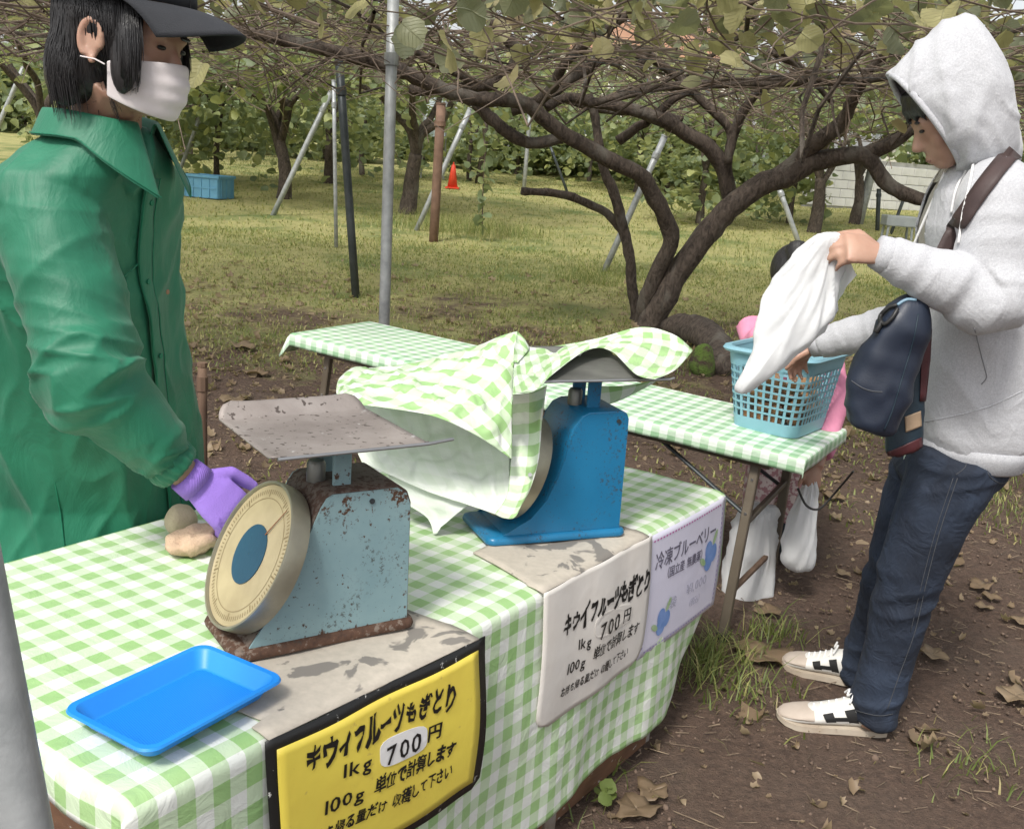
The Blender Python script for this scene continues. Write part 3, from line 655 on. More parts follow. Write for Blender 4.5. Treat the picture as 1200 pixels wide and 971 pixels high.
limb([(985, 183, 8.5), (1015, 180, 8.5), (1040, 170, 7.5), (1075, 150, 6.5), (1120, 130, 5)], y0=-.3, y1=-.6)
limb([(895, 218, 9), (930, 190, 10), (960, 165, 10), (990, 142, 8), (1002, 118, 7), (1015, 85, 5.5), (1040, 60, 4)], y0=-.1, y1=-.9)
limb([(858, 232, 6), (852, 195, 6), (862, 150, 5.5), (884, 112, 5), (905, 98, 4)], y1=-.4)
limb([(858, 238, 9), (848, 200, 9), (830, 172, 9), (800, 156, 8.5), (775, 141, 8), (745, 130, 7), (700, 121, 6), (665, 113, 6), (640, 126, 5)], y1=-.5)
limb([(750, 392, 12), (752, 376, 10.5), (757, 350, 10), (768, 322, 9), (784, 288, 9.5), (776, 257, 9.5), (767, 235, 9.5), (755, 211, 9.5), (735, 198, 9), (700, 181, 9), (670, 161, 8.5), (640, 142, 8.5), (618, 126, 8.5), (590, 118, 8.5), (560, 118, 8.5), (530, 108, 8), (500, 93, 8), (470, 82, 8), (430, 72, 8), (390, 62, 7.5), (345, 52, 7), (300, 43, 6.5), (250, 37, 6)], 'trunk', 12, .1, -1.6)
limb([(657, 162, 7), (625, 167, 6.5), (598, 157, 7), (577, 141, 7), (556, 121, 7)], y0=-.2, y1=-.3)
limb([(743, 380, 8), (745, 365, 6.5), (738, 320, 6), (732, 275, 6.5), (725, 250, 6.5), (715, 220, 6), (706, 195, 5.5), (700, 150, 5), (690, 110, 4)], 'trunk', 9, .35, .2)
limb([(728, 268, 5), (702, 246, 4.8), (672, 232, 4.8), (640, 225, 4.6), (611, 224, 4.2)], y0=.35, y1=.1)
limb([(600, 130, 7), (640, 116, 7), (668, 92, 6.5), (700, 71, 6.5), (730, 62, 7), (755, 62, 6.5), (776, 76, 5), (810, 105, 5), (842, 138, 5), (856, 158, 5), (853, 192, 5)], y0=-.4, y1=-.2)
limb([(618, 126, 7), (648, 102, 6.5), (664, 72, 5.5), (700, 40, 5), (740, 15, 4.5), (770, -10, 4)], y0=-.5, y1=-1.5)
limb([(575, 22, 6), (598, 50, 7), (606, 66, 6.5), (594, 86, 6), (576, 101, 6)], y0=-.7, y1=-.5)
limb([(478, 104, 5.5), (520, 105, 6), (578, 99, 6.5)], y0=-.6, y1=-.6)
limb([(750, 78, 6), (770, 40, 5), (776, 33, 4)], y0=-.4, y1=-.6)
limb([(725, 165, 6), (755, 145, 5), (790, 118, 4.5), (813, 107, 4)], y0=-.1, y1=-.3)
limb([(690, 122, 5), (760, 105, 4.5), (830, 98, 5), (900, 97, 5), (960, 96, 5.5), (1020, 92, 5), (1090, 86, 4)], y0=-.5, y1=-.9)
limb([(640, 110, 4), (700, 128, 4), (760, 132, 4), (800, 140, 3.5)], y0=.4, y1=.3)
limb([(480, 60, 5), (520, 78, 5), (560, 98, 5)], y0=-.9, y1=-.6)
limb([(900, 60, 3.5), (935, 78, 3.5), (955, 95, 3)], y0=-1, y1=-.8)
limb([(870, 5, 3), (905, 50, 3.2), (940, 85, 3.2), (975, 120, 3)], y0=-1.6, y1=-1)
# mossy fallen log and mossy stone beside the trunk
g = atg(826, 425)
lg = thing('fallen_log', g, 'dark fallen log lying right of the forked trunk base', 'log')
m_ = MB().tube(cat_spline([atg(786, 392) + V((0, .1, .05)), atg(812, 402) + V((0, .05, .10)), atg(838, 418) + V((0, 0, .09)), atg(850, 440) + V((0, 0, .05))], 5), interp([.09, .12, .12, .09], 5), 12)
me = smooth(fixn(m_.mesh())); displace(me, lambda p, q: .03 * nz(p, 9) + .012 * nz(p, 30)); obj('log_body', me, MAT['bark'], lg)
g = atg(822, 437); m_ = MB().ell(g + V((0, 0, .07)), (V((.09, 0, 0)), V((0, .1, 0)), V((0, 0, .14))), 16, 12); me = smooth(m_.mesh()); displace(me, lambda p, q: .03 * nz(p, 8))
obj('mossy_stone', me, MAT['moss'], label='green mossy lump beside the fallen log behind the blue basket', cat='stone')
# canes (thin shoots) of the main vine
def canes(n, xr, yr, zr, L=(.5, 1.6), r=(.0025, .006), seed=3, droop=.3):
    R = random.Random(seed); m_ = MB()
    for i in range(n):
        x = R.uniform(*xr); y = R.uniform(*yr); z = terr(x, y) + R.uniform(*zr); a_ = R.uniform(0, 6.28); el = R.uniform(-.35, .35); l = R.uniform(*L)
        d = V((math.cos(a_) * math.cos(el), math.sin(a_) * math.cos(el), math.sin(el))); p = V((x, y, z)); pts = [p]; k = 6
        for j in range(k):
            d = (d + V((R.gauss(0, .22), R.gauss(0, .22), R.gauss(0, .16) - droop * .06))).normalized(); p = p + d * l / k
            if p.z < terr(p.x, p.y) + 1.72: d.z = abs(d.z); p.z += .03
            pts.append(p.copy())
        rr = R.uniform(*r); m_.tube(pts, [rr * (1 - .5 * j / k) for j in range(k + 1)], 5, cap=False)
    return m_
o = obj('canes', canes(1700, (-4.8, 6), (4.0, 10.8), (1.85, 2.6), (.5, 1.8), (.0025, .0075)), MAT['cane'], tree); o['kind'] = 'stuff'
o = obj('canes', canes(70, (-4.5, 6), (4.6, 10.5), (1.95, 2.5), (1.2, 3.0), (.009, .018), 21, .1), MAT['bark'], tree); o['kind'] = 'stuff'
# crown leaves of the main vine: largest as parts, the rest as one
NL = 6200
def canopy_pts(n, xr, yr, zr, hang=.12):
    x = nr.uniform(*xr, n); y = nr.uniform(*yr, n); z = terr_np(y) + nr.uniform(*zr, n)
    dens = np.array([noise.noise(V((a * .8, b_ * .8, 4))) for a, b_ in zip(x, y)])
    k = nr.uniform(0, 1, n) < .70 + dens
    z = np.where(nr.uniform(0, 1, n) < hang, z - nr.uniform(.05, .35, n), z)
    return np.column_stack([x, y, z])[k]
CP = canopy_pts(NL, (-4.6, 6.2), (3.5, 10.8), (2.08, 2.75))
def inview(P):
    q = P - np.array(CAMP); x = q @ np.array(_r); y = q @ np.array(_d); z = q @ np.array(_f)
    u = 600 + F_PX * x / z; v_ = 485.5 + F_PX * y / z
    return (z > 0) & (u > -20) & (u < 1220) & (v_ > -25) & (v_ < 400), z
iv, zd = inview(CP); order = np.argsort(np.where(iv, zd, 1e6)); big = order[:300]; rest = order[300:]
def tints(n): return np.clip(np.where(nr.uniform(0, 1, n) < .62, nr.normal(.38, .16, n), nr.normal(.82, .12, n)), 0, 1)
variants = []
for k in range(12):
    cu1, cu2, cu3 = rnd.gauss(0, .45), rnd.gauss(-.25, .35), rnd.uniform(0, 6)
    def lf(u, v):
        a_ = 2 * math.pi * u; ca, sa = math.cos(a_), math.sin(a_); rr = (.52 + .05 * math.sin(a_ * 9 + cu3) * .5 + .03 * rnd.uniform(-1, 1)) * (1 + .10 * max(0, -ca) ** 3); rr *= (1 - .30 * max(0, -ca) ** 12)
        x, y = rr * sa * v, .46 - rr * ca * v * -1.0
        return (x, y, cu1 * x * x * 1.7 + cu2 * (y ** 2) * .6 + .10 * abs(x) + .05 * math.sin(x * 9 + cu3) * math.cos(y * 8))
    me = MB().grid(lf, 22, 2).mesh('leaf'); smooth(me); tv = float(tints(1)[0]); at_ = me.attributes.new('tint', 'FLOAT', 'POINT'); at_.data.foreach_set('value', [tv] * len(me.vertices))
    variants.append(me); me.materials.append(MAT['leafbig'])
qi = pm(tree).inverted()
for i in big:
    o = bpy.data.objects.new('leaf', variants[rnd.randrange(12)]); COL.objects.link(o); o.parent = tree; o.matrix_parent_inverse = qi
    s_ = rnd.uniform(.085, .15); o.scale = (s_, s_, s_); o.location = CP[i]
    o.rotation_euler = (rnd.gauss(0, .9), rnd.gauss(0, .6), rnd.uniform(0, 6.28))
o = obj('crown', leaves_mesh('crown', CP[rest], nr.uniform(.08, .145, len(rest)), .85, tints(len(rest))), MAT['leaf'], tree); o['kind'] = 'stuff'

# ================================================================== OTHER TREES
def vine_tree(px, py, tilt, r, label, hc=2.0, cr=2.2, nl=900, limbs=4, seed=1, lean=0.0, far=True, hang=.2, zr=(1.75, 2.6), twist=.06, size=(.10, .17)):
    R = random.Random(seed); g = atg(px, py); t = thing('vine_tree', g, label, 'tree', 'trees in the orchard behind')
    fork = g + V((lean, 0, hc * .45)); fork.y += R.uniform(-.1, .1)
    pts = cat_spline([g - V((0, 0, .1)), g + V((lean * .3 + R.uniform(-twist, twist), 0, hc * .2)), fork + V((0, 0, 0))], 5)
    me = smooth(fixn(MB().tube(pts, interp([r * 1.35, r * 1.05, r * .9], 5), 10).mesh())); displace(me, lambda p, q: .015 * nz(p, 14) + .008 * nz(p, 40)); obj('trunk', me, MAT['bark'], t)
    for k in range(limbs):
        a_ = 6.28 * k / limbs + R.uniform(-.5, .5); rad = R.uniform(.5, 1) * cr * .6; p = fork - V((0, 0, R.uniform(0, .2))); pts = [p]
        for j in range(5):
            f_ = (j + 1) / 5; pts.append(fork + V((math.cos(a_) * rad * f_ ** 1.3 + R.uniform(-.08, .08), math.sin(a_) * rad * f_ ** 1.3, (hc * .6) * f_ ** .8 + R.uniform(-.06, .06))))
        obj('limb', smooth(fixn(MB().tube(cat_spline(pts, 3), interp([r * .6 * (1 - .11 * j) for j in range(6)], 3), 8).mesh())), MAT['bark'], t)
    n = nl; a_ = nr.uniform(0, 6.28, n); rr = cr * np.sqrt(nr.uniform(0, 1, n)); x = g.x + rr * np.cos(a_); y = g.y + rr * np.sin(a_)
    z = terr_np(y) + nr.uniform(*zr, n) * hc / 2.0; z = np.where(nr.uniform(0, 1, n) < hang, z - nr.uniform(.1, .7, n), z)
    o = obj('crown', leaves_mesh('crown', np.column_stack([x, y, z]), nr.uniform(*size, n), .9, tints(n) * .85), MAT['leaffar' if far else 'leaf'], t); o['kind'] = 'stuff'
    m2 = MB()
    for k in range(40):
        a2 = R.uniform(0, 6.28); rr2 = cr * math.sqrt(R.random()); p = V((g.x + rr2 * math.cos(a2), g.y + rr2 * math.sin(a2), 0)); p.z = terr(p.x, p.y) + R.uniform(1.6, 2.4) * hc / 2
        d = V((R.gauss(0, 1), R.gauss(0, 1), R.gauss(0, .4))).normalized(); pts = [p]
        for j in range(4): d = (d + V((R.gauss(0, .25), R.gauss(0, .25), R.gauss(0, .2)))).normalized(); p = p + d * .28; pts.append(p.copy())
        m2.tube(pts, .007, 5, cap=False)
    o = obj('canes', m2, MAT['cane'], t); o['kind'] = 'stuff'
    return t
vine_tree(332, 232, 0, .10, 'multi-stemmed vine tree right of the blue crate at the left', cr=2.6, nl=1500, limbs=6, seed=2, lean=-.1)
vine_tree(477, 250, 0, .11, 'crooked slim trunk between the galvanised pole and reddish post', cr=2.4, nl=1200, limbs=4, seed=3, lean=.10)
vine_tree(218, 186, 0, .14, 'leaning trunk farthest left beside the face mask', cr=3.0, nl=1300, limbs=5, seed=4, lean=.2, hc=2.2)
vine_tree(953, 272, 0, .10, 'small three-stemmed tree right of the slanting pipe, near the pale wall', cr=2.2, nl=900, limbs=5, seed=5, hc=2.0)
vine_tree(1000, 262, 0, .09, 'thin-stemmed tree behind the hand with the carrier bag', cr=2.4, nl=900, limbs=4, seed=6)
vine_tree(640, 196, 0, .12, 'distant tree in the middle beyond the cut grey limb', cr=3.4, nl=1300, limbs=5, seed=7, hc=2.3)
vine_tree(745, 225, 0, .07, 'leafy tree with yellowing leaves seen through the forked trunk', cr=1.8, nl=1100, limbs=4, seed=8, zr=(.7, 2.3), size=(.10, .18))
vine_tree(820, 262, 0, .06, 'bushy young tree low in the fork right of the big trunk', cr=1.1, nl=650, limbs=4, seed=9, zr=(.25, 1.9), size=(.09, .16))
vine_tree(385, 215, 0, .08, 'yellow-leaved tree behind the thin upright pipe', cr=1.5, nl=700, limbs=4, seed=10, zr=(.7, 2.3), size=(.1, .18))
vine_tree(1150, 250, 0, .12, 'tree behind the hooded head at the right', cr=2.8, nl=1300, limbs=5, seed=12)
vine_tree(60, 230, 0, .10, 'tree behind the green jacket collar at far left', cr=3.0, nl=1500, limbs=5, seed=13)
for k, (px, py, lab, cr, top) in enumerate([(255, 214, 'pale leafy vine trained low behind the blue crate', 1.5, 2.3), (425, 205, 'pale hanging vine between the dark post and the galvanised pole', 1.6, 2.3), (550, 212, 'pale leafy vine hanging low beyond the orange cone', 1.5, 2.2), (605, 204, 'loose pale vine left of the distant middle tree', 1.7, 2.3), (690, 212, 'pale vine drooping behind the cut grey limb', 1.6, 2.2), (780, 226, 'yellowing vine drooping low inside the trunk fork', 1.5, 2.2), (880, 232, 'pale green vine drooping left of the block wall', 1.6, 2.3), (150, 206, 'pale vine drooping behind the green collar', 1.8, 2.3), (1080, 232, 'pale drooping vine in front of the block wall by the hood', 1.0, 2.2), (925, 262, 'low bushy vine just right of the big trunk limb', .7, 1.5)]):
    vine_tree(px, py, 0, .05, lab, cr=cr, nl=int(420 * cr), limbs=4, seed=30 + k, zr=(.45, top), hang=.35, size=(.11, .19))
# canopy between rows
CP2 = canopy_pts(3600, (-11, 12), (15.5, 27), (1.9, 2.75), .2)
tg = atg(560, 215); t = thing('vine_tree', tg, 'distant vine whose leafy roof spreads right across the orchard trellis', 'tree', 'trees in the orchard behind')
o = obj('crown', leaves_mesh('crown', CP2, nr.uniform(.10, .18, len(CP2)), .85, tints(len(CP2)) * .9), MAT['leaffar'], t); o['kind'] = 'stuff'
o = obj('canes', canes(460, (-10, 11), (12, 24), (1.75, 2.6), (.8, 2.2), (.005, .012), 9), MAT['cane'], t); o['kind'] = 'stuff'
obj('trunk', smooth(fixn(MB().tube([tg - UP * .1, tg + V((.1, 0, .9)), tg + V((.05, 0, 2.1))], [.09, .07, .05], 9).mesh())), MAT['bark'], t)
# hanging shoot
hp = aty(566, 262, 13.5); t = thing('hanging_shoot', V((hp.x, 13.5, terr(0, 13.5))), 'slender leafy shoot hanging above the grass left of the big vine', 'vine')
hpts = cat_spline([aty(560, 120, 13.5), aty(568, 170, 13.5), aty(566, 220, 13.5), aty(565, 266, 13.5)], 5)
obj('stem', MB().tube(hpts, .008, 5), MAT['cane'], t)
for i, p in enumerate(hpts):
    for k in range(2): obj('leaf', leaves_mesh('sl', np.array([p]), [rnd.uniform(.1, .16)], 1.1, [rnd.uniform(.2, .6)]), MAT['leaffar'], t)
# back hedge of shrubs
hedge = [(-60, 176, 2.2, 'left'), (30, 172, 2.0, 'l2'), (150, 180, 1.6, 'a'), (275, 176, 1.7, 'b'), (395, 172, 1.8, 'c'), (490, 176, 1.5, 'd'), (590, 190, 1.4, 'e'), (690, 186, 1.7, 'f'), (790, 190, 1.8, 'g'), (880, 200, 1.7, 'h'), (1120, 212, 2.0, 'i'), (1230, 215, 2.2, 'j')]
hl = ['leftmost dark shrub of the far hedge behind the jacket', 'far shrub behind the cap wearer collar', 'far shrub beside the white mask', 'far shrub behind the blue crate', 'far shrub seen past the dark post', 'far shrub behind the galvanised pole', 'far shrub behind the orange cone', 'far shrub behind the big vine cut limb', 'far shrub seen inside the trunk fork', 'far shrub left of the pale wall', 'far shrub behind the hooded head', 'rightmost far shrub of the hedge']
for (px, py, hh, _n), lab in zip(hedge, hl):
    g = atg(px, py); g = V((g.x * 30 / g.y, 30 + rnd.uniform(-2, 2), 0)); g.z = terr(g.x, g.y); n = 900
    t = thing('shrub', g, lab, 'shrub', 'far hedge shrubs')
    u = nr.normal(0, 1, (n, 3)); u /= np.linalg.norm(u, axis=1)[:, None]; u *= nr.uniform(.55, 1.05, n)[:, None]
    P = u * [2.1, 1.3, hh * .62] + [g.x, g.y, g.z + hh * .5]; P = P[P[:, 2] > g.z]
    o = obj('foliage', leaves_mesh('foliage', P, nr.uniform(.2, .38, len(P)), 1.0, np.clip(nr.normal(.4, .2, len(P)), 0, 1), LF_v, LF_f), MAT['leaffar'], t); o['kind'] = 'stuff'
    for k in range(3): obj('stem', MB().tube([g, g + V((rnd.uniform(-.6, .6), 0, hh * .7))], [.04, .015], 6), MAT['bark'], t)
# tall trees and houses beyond
for (x, y, h, lab) in [(-22, 46, 9, 'tall broadleaf tree beyond the hedge at far left'), (-9, 50, 7.5, 'tall tree beyond the hedge behind the dark post'), (20, 52, 8, 'tall tree beyond the pale wall at right'), (31, 48, 9, 'tallest tree beyond the hedge at far right')]:
    g = V((x, y, terr(x, y))); t = thing('broadleaf_tree', g, lab, 'tree', 'tall trees beyond the orchard')
    obj('trunk', smooth(fixn(MB().tube([g, g + V((.2, 0, h * .3)), g + V((0, 0, h * .75))], [.3, .22, .1], 10).mesh())), MAT['bark'], t)
    for k in range(4): a_ = k * 1.6; obj('limb', MB().tube([g + V((0, 0, h * .35)), g + V((math.cos(a_) * 1.5, math.sin(a_) * 1.5, h * .65))], [.12, .05], 7), MAT['bark'], t)
    n = 2600; c = nr.integers(0, 9, n); cc = nr.normal(0, 1, (9, 3)) * [1.7, 1.7, h * .15] + [x, y, g.z + h * .66]
    u = nr.normal(0, 1, (n, 3)); u /= np.linalg.norm(u, axis=1)[:, None]; P = cc[c] + u * nr.uniform(.5, 1, n)[:, None] * 1.6
    o = obj('crown', leaves_mesh('crown', P, nr.uniform(.25, .5, n), 1.0, np.clip(nr.normal(.35, .2, n), 0, 1), LF_v, LF_f), MAT['leaffar'], t); o['kind'] = 'stuff'
def house(x, y, w_, d_, h, label, roofm='houseroof'):
    g = V((x, y, terr(x, y))); t = thing('house', g, label, 'house')
    obj('wall', MB().box(g + V((0, 0, h / 2 - .2)), (w_ / 2, d_ / 2, h / 2 + .2)), MAT['housewall'], t)
    e = .4; zz = g.z + h
    rp = [V((x - w_ / 2 - e, y - d_ / 2 - e, zz)), V((x - w_ / 2 - e, y + d_ / 2 + e, zz)), V((x - w_ / 2 - e, y, zz + d_ * .28))]
    obj('roof', MB().prism(rp, V((w_ + 2 * e, 0, 0))), MAT[roofm], t)
    for k in range(3):
        for z in (1.3, 3.7):
            if z + 1 > h: continue
            cx = x - w_ / 2 + w_ * (k + .5) / 3
            f = obj('window', MB().box(V((cx, y - d_ / 2 - .01, g.z + z + .3)), (.55, .04, .5)), MAT['white'], t); obj('pane', MB().box(V((cx, y - d_ / 2 - .045, g.z + z + .3)), (.48, .012, .43)), MAT['window'], f)
house(5.5, 58, 9, 7, 5.2, 'pale house with orange roof beyond the trees seen through the fork')
house(-14, 62, 12, 8, 5.5, 'pale wide house beyond the trees at the left', 'stool')
house(27, 60, 12, 8, 5.4, 'pale house beyond the block wall at the right', 'stool')
# block wall
wl, wr = atg(940, 242), atg(1230, 252); wd = (wr - wl); wd.z = 0; wlen = wd.length; wd.normalize(); wn = V((wd.y, -wd.x, 0))
t = thing('block_wall', wl, 'low pale concrete block wall at the back right of the orchard', 'wall'); base = min(wl.z, wr.z)
WR = Matrix((wd, wn, UP)).transposed()
obj('core', MB().box(wl + wd * wlen / 2 + V((0, 0, base - wl.z + .55)), (wlen / 2, .05, .6), WR), MAT['mortar'], t)
bm_ = MB().box((0, 0, 0), (.193, .06, .093)); bme = bevel(fixn(bm_.mesh('block')), .006, 1); bme.materials.append(MAT['block'])
for r_ in range(5):
    for k in range(int(wlen / .4)):
        p = wl + wd * (.2 + .4 * k + (.2 if r_ % 2 else 0)) + wn * .012; p.z = base + .05 + .1 + .2 * r_
        o = bpy.data.objects.new('block', bme); COL.objects.link(o); o.parent = t; o.matrix_parent_inverse = pm(t).inverted(); o.matrix_basis = Matrix.Translation(p) @ WR.to_4x4()
# banner, cone, stool, crate
g = atg(507, 200); g = V((g.x * 24 / g.y, 24, 0)); g.z = terr(0, 24); t = thing('banner', g, 'pale blue banner with a red dot hanging far behind the trunks', 'banner')
obj('sheet', MB().box(g + V((0, 0, 1.35)), (.24, .015, .42)), MAT['banner'], t); obj('dot', MB().tube([g + V((.1, -.018, 1.55)), g + V((.1, -.024, 1.55))], .12, 14), MAT['cone'], t)
for s_ in (-.26, .26): obj('pole', MB().tube([g + V((s_, 0, 0)), g + V((s_, 0, 2.2))], .02, 6), MAT['galv'], t)
g = atg(530, 221); t = thing('traffic_cone', g, 'red-orange traffic cone standing far back in the grass', 'cone')
obj('body', smooth(fixn(MB().tube([g + V((0, 0, .02)), g + V((0, 0, .46)), g + V((0, 0, .48))], [.11, .04, .025], 18).mesh())), MAT['cone'], t); obj('base', MB().box(g + V((0, 0, .015)), (.14, .14, .015)), MAT['cone'], t)
obj('topknob', MB().tube([g + V((0, 0, .48)), g + V((0, 0, .53))], .015, 8), MAT['cone'], t)
g = atg(1050, 280); t = thing('plastic_stool', g, 'small grey plastic stool on the grass near the block wall', 'stool')
obj('seat', bevel(fixn(MB().box(g + V((0, 0, .30)), (.26, .17, .09)).mesh()), .02), MAT['stool'], t)
for sx in (-.2, .2):
    for sy in (-.12, .12): obj('leg', MB().tube([g + V((sx, sy, .22)), g + V((sx * 1.08, sy * 1.08, -.02))], .022, 8), MAT['stool'], t)
gl, gr_ = atg(222, 229), atg(268, 234); g = (gl + gr_) / 2; g.z = terr(0, g.y); t = thing('plastic_crate', g, 'light blue ribbed plastic crate on the grass behind the green jacket', 'crate')
ex = (gr_ - gl); ex.z = 0; ex.normalize(); ey = V((-ex.y, ex.x, 0)); CR = Matrix((ex, ey, UP)).transposed(); hw, hd, hh = .31, .21, .34
for s_ in (-1, 1):
    obj('side_panel', MB().box(g + CR @ V((0, s_ * hd, hh / 2)), (hw, .008, hh / 2), CR), MAT['crate'], t)
    obj('end_panel', MB().box(g + CR @ V((s_ * hw, 0, hh / 2)), (.008, hd - .009, hh / 2), CR), MAT['crate'], t)
    obj('rim', MB().box(g + CR @ V((0, s_ * (hd + .012), hh - .015)), (hw + .02, .016, .02), CR), MAT['crate'], t)
    obj('rim', MB().box(g + CR @ V((s_ * (hw + .012), 0, hh - .017)), (.016, hd - .006, .018), CR), MAT['crate'], t)
for k in range(5): obj('rib', MB().box(g + CR @ V((-hw + .02 + k * .145, -hd - .012, hh / 2 - .02)), (.012, .008, hh / 2 - .03), CR), MAT['crate'], t)
obj('rib', MB().box(g + CR @ V((0, -hd - .011, hh * .45)), (hw - .01, .006, .012), CR), MAT['crate'], t)
for k in range(3): obj('rib', MB().box(g + CR @ V((hw + .012, -hd + .06 + k * .15, hh / 2 - .02)), (.008, .012, hh / 2 - .03), CR), MAT['crate'], t)
obj('floor', MB().box(g + CR @ V((0, 0, .012)), (hw - .01, hd - .01, .01), CR), MAT['crate'], t)

# ================================================================== FRONT COUNTER
ABR = Matrix((A, B, UP)).transposed()
def tbox(m_, a0, a1, b0, b1, z0, z1): return m_.box(T((a0 + a1) / 2, (b0 + b1) / 2, (z0 + z1) / 2), ((a1 - a0) / 2, (b1 - b0) / 2, (z1 - z0) / 2), ABR)
cab = thing('rusty_cabinet', T(-.95, .42, 0), 'long rusty steel cabinet under the near checked cloth', 'cabinet')
a0_, a1_ = -1.86, -.225
obj('top_board', bevel(fixn(tbox(MB(), -1.885, -.004, .006, .84, .655, .684).mesh()), .004), MAT['rustpanel'], cab)
for k in range(3):
    w_ = (a1_ - a0_ - .06) / 3; x0 = a0_ + .03 + k * w_
    obj('front_panel', tbox(MB(), x0 + .003, x0 + w_ - .003, .045, .06, .09, .654), MAT['rustpanel'], cab)
    obj('back_panel', tbox(MB(), x0 + .003, x0 + w_ - .003, .785, .80, .09, .654), MAT['rustpanel'], cab)
obj('end_panel', tbox(MB(), a0_, a0_ + .015, .07, .775, .06, .654), MAT['rustpanel'], cab)
obj('end_panel', tbox(MB(), a1_ - .015, a1_, .07, .775, .06, .654), MAT['rustpanel'], cab)
for a_ in (a0_, a1_ - .03):
    for b_ in (.03, .78): obj('corner_post', tbox(MB(), a_ - .002, a_ + .032, b_, b_ + .034, 0, .6545), MAT['greyplate'], cab)
obj('base_rail', bevel(fixn(tbox(MB(), a0_ + .033, -.775, .022, .052, .012, .088).mesh()), .004), MAT['rustpanel'], cab)
obj('base_rail', bevel(fixn(tbox(MB(), -.725, a1_ - .033, .022, .052, .012, .088).mesh()), .004), MAT['rustpanel'], cab)
obj('joint_plate', bevel(fixn(tbox(MB(), -.774, -.726, .016, .052, .0, .10).mesh()), .003), MAT['greyplate'], cab)
obj('base_rail', tbox(MB(), a0_ + .033, a1_ - .033, .79, .82, .012, .088), MAT['rustpanel'], cab)
# ---- cloth on the counter
TW = .845; DROP = .60; BD = .12
def clothp(a, v):
    # v: distance from back hem; returns point
    R = .012
    e = max(0.0, -1.885 - a); ac = max(a, -1.885)
    zt = TZ + .0025 * noise.noise(V((a * 3, v * 3, 1))) + .0018 * noise.noise(V((a * 9, v * 9, 1)))
    if v < BD:
        d = BD - v; p = T(ac, TW + R * min(1, d / .02) + .01 * math.sin(a * 11) * d / BD, TZ - max(0, d - .004))
    elif v < BD + TW:
        b_ = TW - (v - BD); edge = min(b_, .02) / .02; p = T(ac, b_, zt - .004 * (1 - edge) ** 2)
    else:
        d = v - BD - TW; f_ = min(1, d / .02)
        rip = (.009 * math.sin(a * 13 + .6 * math.sin(a * 5)) + .012 * noise.noise(V((a * 4.5, d * 1.4, 3))) + .006 * noise.noise(V((a * 14, d * 5, 7)))) * min(1, max(0, d - .02) / .45)
        rip = rip + .010 * min(1, d / .3) if True else 0
        b_ = -R * math.sin(f_ * math.pi / 2) - max(-.004, rip) * 1.0
        z_ = TZ - .004 - max(0, d - .006)
        b_ += max(0, d - .2) * .05 * max(0, min(1, (a + .5) / .5))
        p = T(ac, b_, z_)
    if e > 0:
        if v < BD + TW: p = p - A * (.016 * min(1, e / .02)) - UP * max(0, e - .006) - A * (.006 * math.sin(v * 24) * min(1, e / .03))
        else:
            d = v - BD - TW; k = min(1, d / .06)
            p = p - A * (.016 * min(1, e / .02)) + B * (e * 1.0 * k) - UP * (max(0, e - .006) * (1 - k)) - A * (.02 * math.sin(min(1, d / .2) * math.pi) * min(1, e / .04))
    return p
VT = BD + TW + DROP
def cu(u, v):
    vv = v * VT; d = max(0, vv - BD - TW)
    amax = .006 - max(0, d - .27) * .70 - (.02 * max(0, d - .1) if d > .1 else 0)
    return -1.955 + u * (amax + 1.955), vv * (1 if d == 0 else 1)
def cfn(u, v):
    a, vv = cu(u, v); d = vv - BD - TW
    if d > 0: vv = BD + TW + d * (.985 + .03 * math.sin(a * 3.0 + .4))
    return clothp(a, vv)
m_ = MB().grid(cfn, 210, 170, lambda u, v: (cu(u, v)[0] + 5, cu(u, v)[1] + 5.02))
o = obj('tablecloth', smooth(m_.mesh()), MAT['ging'], label='green and white gingham vinyl cloth over the near counter with the scales', cat='tablecloth'); solid(o, .0015, off=0)

# ================================================================== SIGNS
def text(s, size, bold=.0, shear=0, jit=0, sx=1.0, seed=1, track=1.0):
    R = random.Random(seed); vs = []; fs = []; x = 0
    for ch in s:
        if ch == ' ': x += .45 * sx * track; continue
        c = bpy.data.curves.new('t', 'FONT'); c.body = ch; c.offset = bold * (.5 if ord(ch) >= 0x4e00 else (.45 if ord(ch) < 0x2000 else 1)); c.shear = shear; c.resolution_u = 2; c.extrude = .004
        o = bpy.data.objects.new('t', c); COL.objects.link(o)
        dg = bpy.context.evaluated_depsgraph_get(); me = bpy.data.meshes.new_from_object(o.evaluated_get(dg)); bpy.data.objects.remove(o)
        xs = [v.co.x for v in me.vertices] or [0, .3]; wch = max(xs) - min(xs); mn = min(xs)
        cjk = ord(ch) > 0x2000
        adv = (.98 if cjk else wch + .10); off = (0 if cjk else -mn + .05)
        sc = 1 + R.uniform(-jit, jit); rot = R.uniform(-jit, jit) * .5; dy = R.uniform(-jit, jit) * .25
        base = len(vs)
        for v in me.vertices:
            wx = jit * .75 * noise.noise(V((v.co.x * 3.1 + x * 1.7, v.co.y * 3.1, seed * 3.7))); wy = jit * .75 * noise.noise(V((v.co.x * 2.7 + x * 2.3, v.co.y * 2.7, seed * 5.1 + 9)))
            px_, py_ = (v.co.x + wx + off - adv / 2) * sc, (v.co.y + wy - .38) * sc
            q = (px_ * math.cos(rot) - py_ * math.sin(rot) + adv / 2, px_ * math.sin(rot) + py_ * math.cos(rot) + .38 + dy)
            vs.append(((x + q[0] * 1.0) * sx, q[1], v.co.z))
        fs += [tuple(base + i for i in p.vertices) for p in me.polygons]; x += adv * track
        bpy.data.meshes.remove(me)
    return [(a * size, b_ * size, c * size) for a, b_, c in vs], fs, x * sx * size
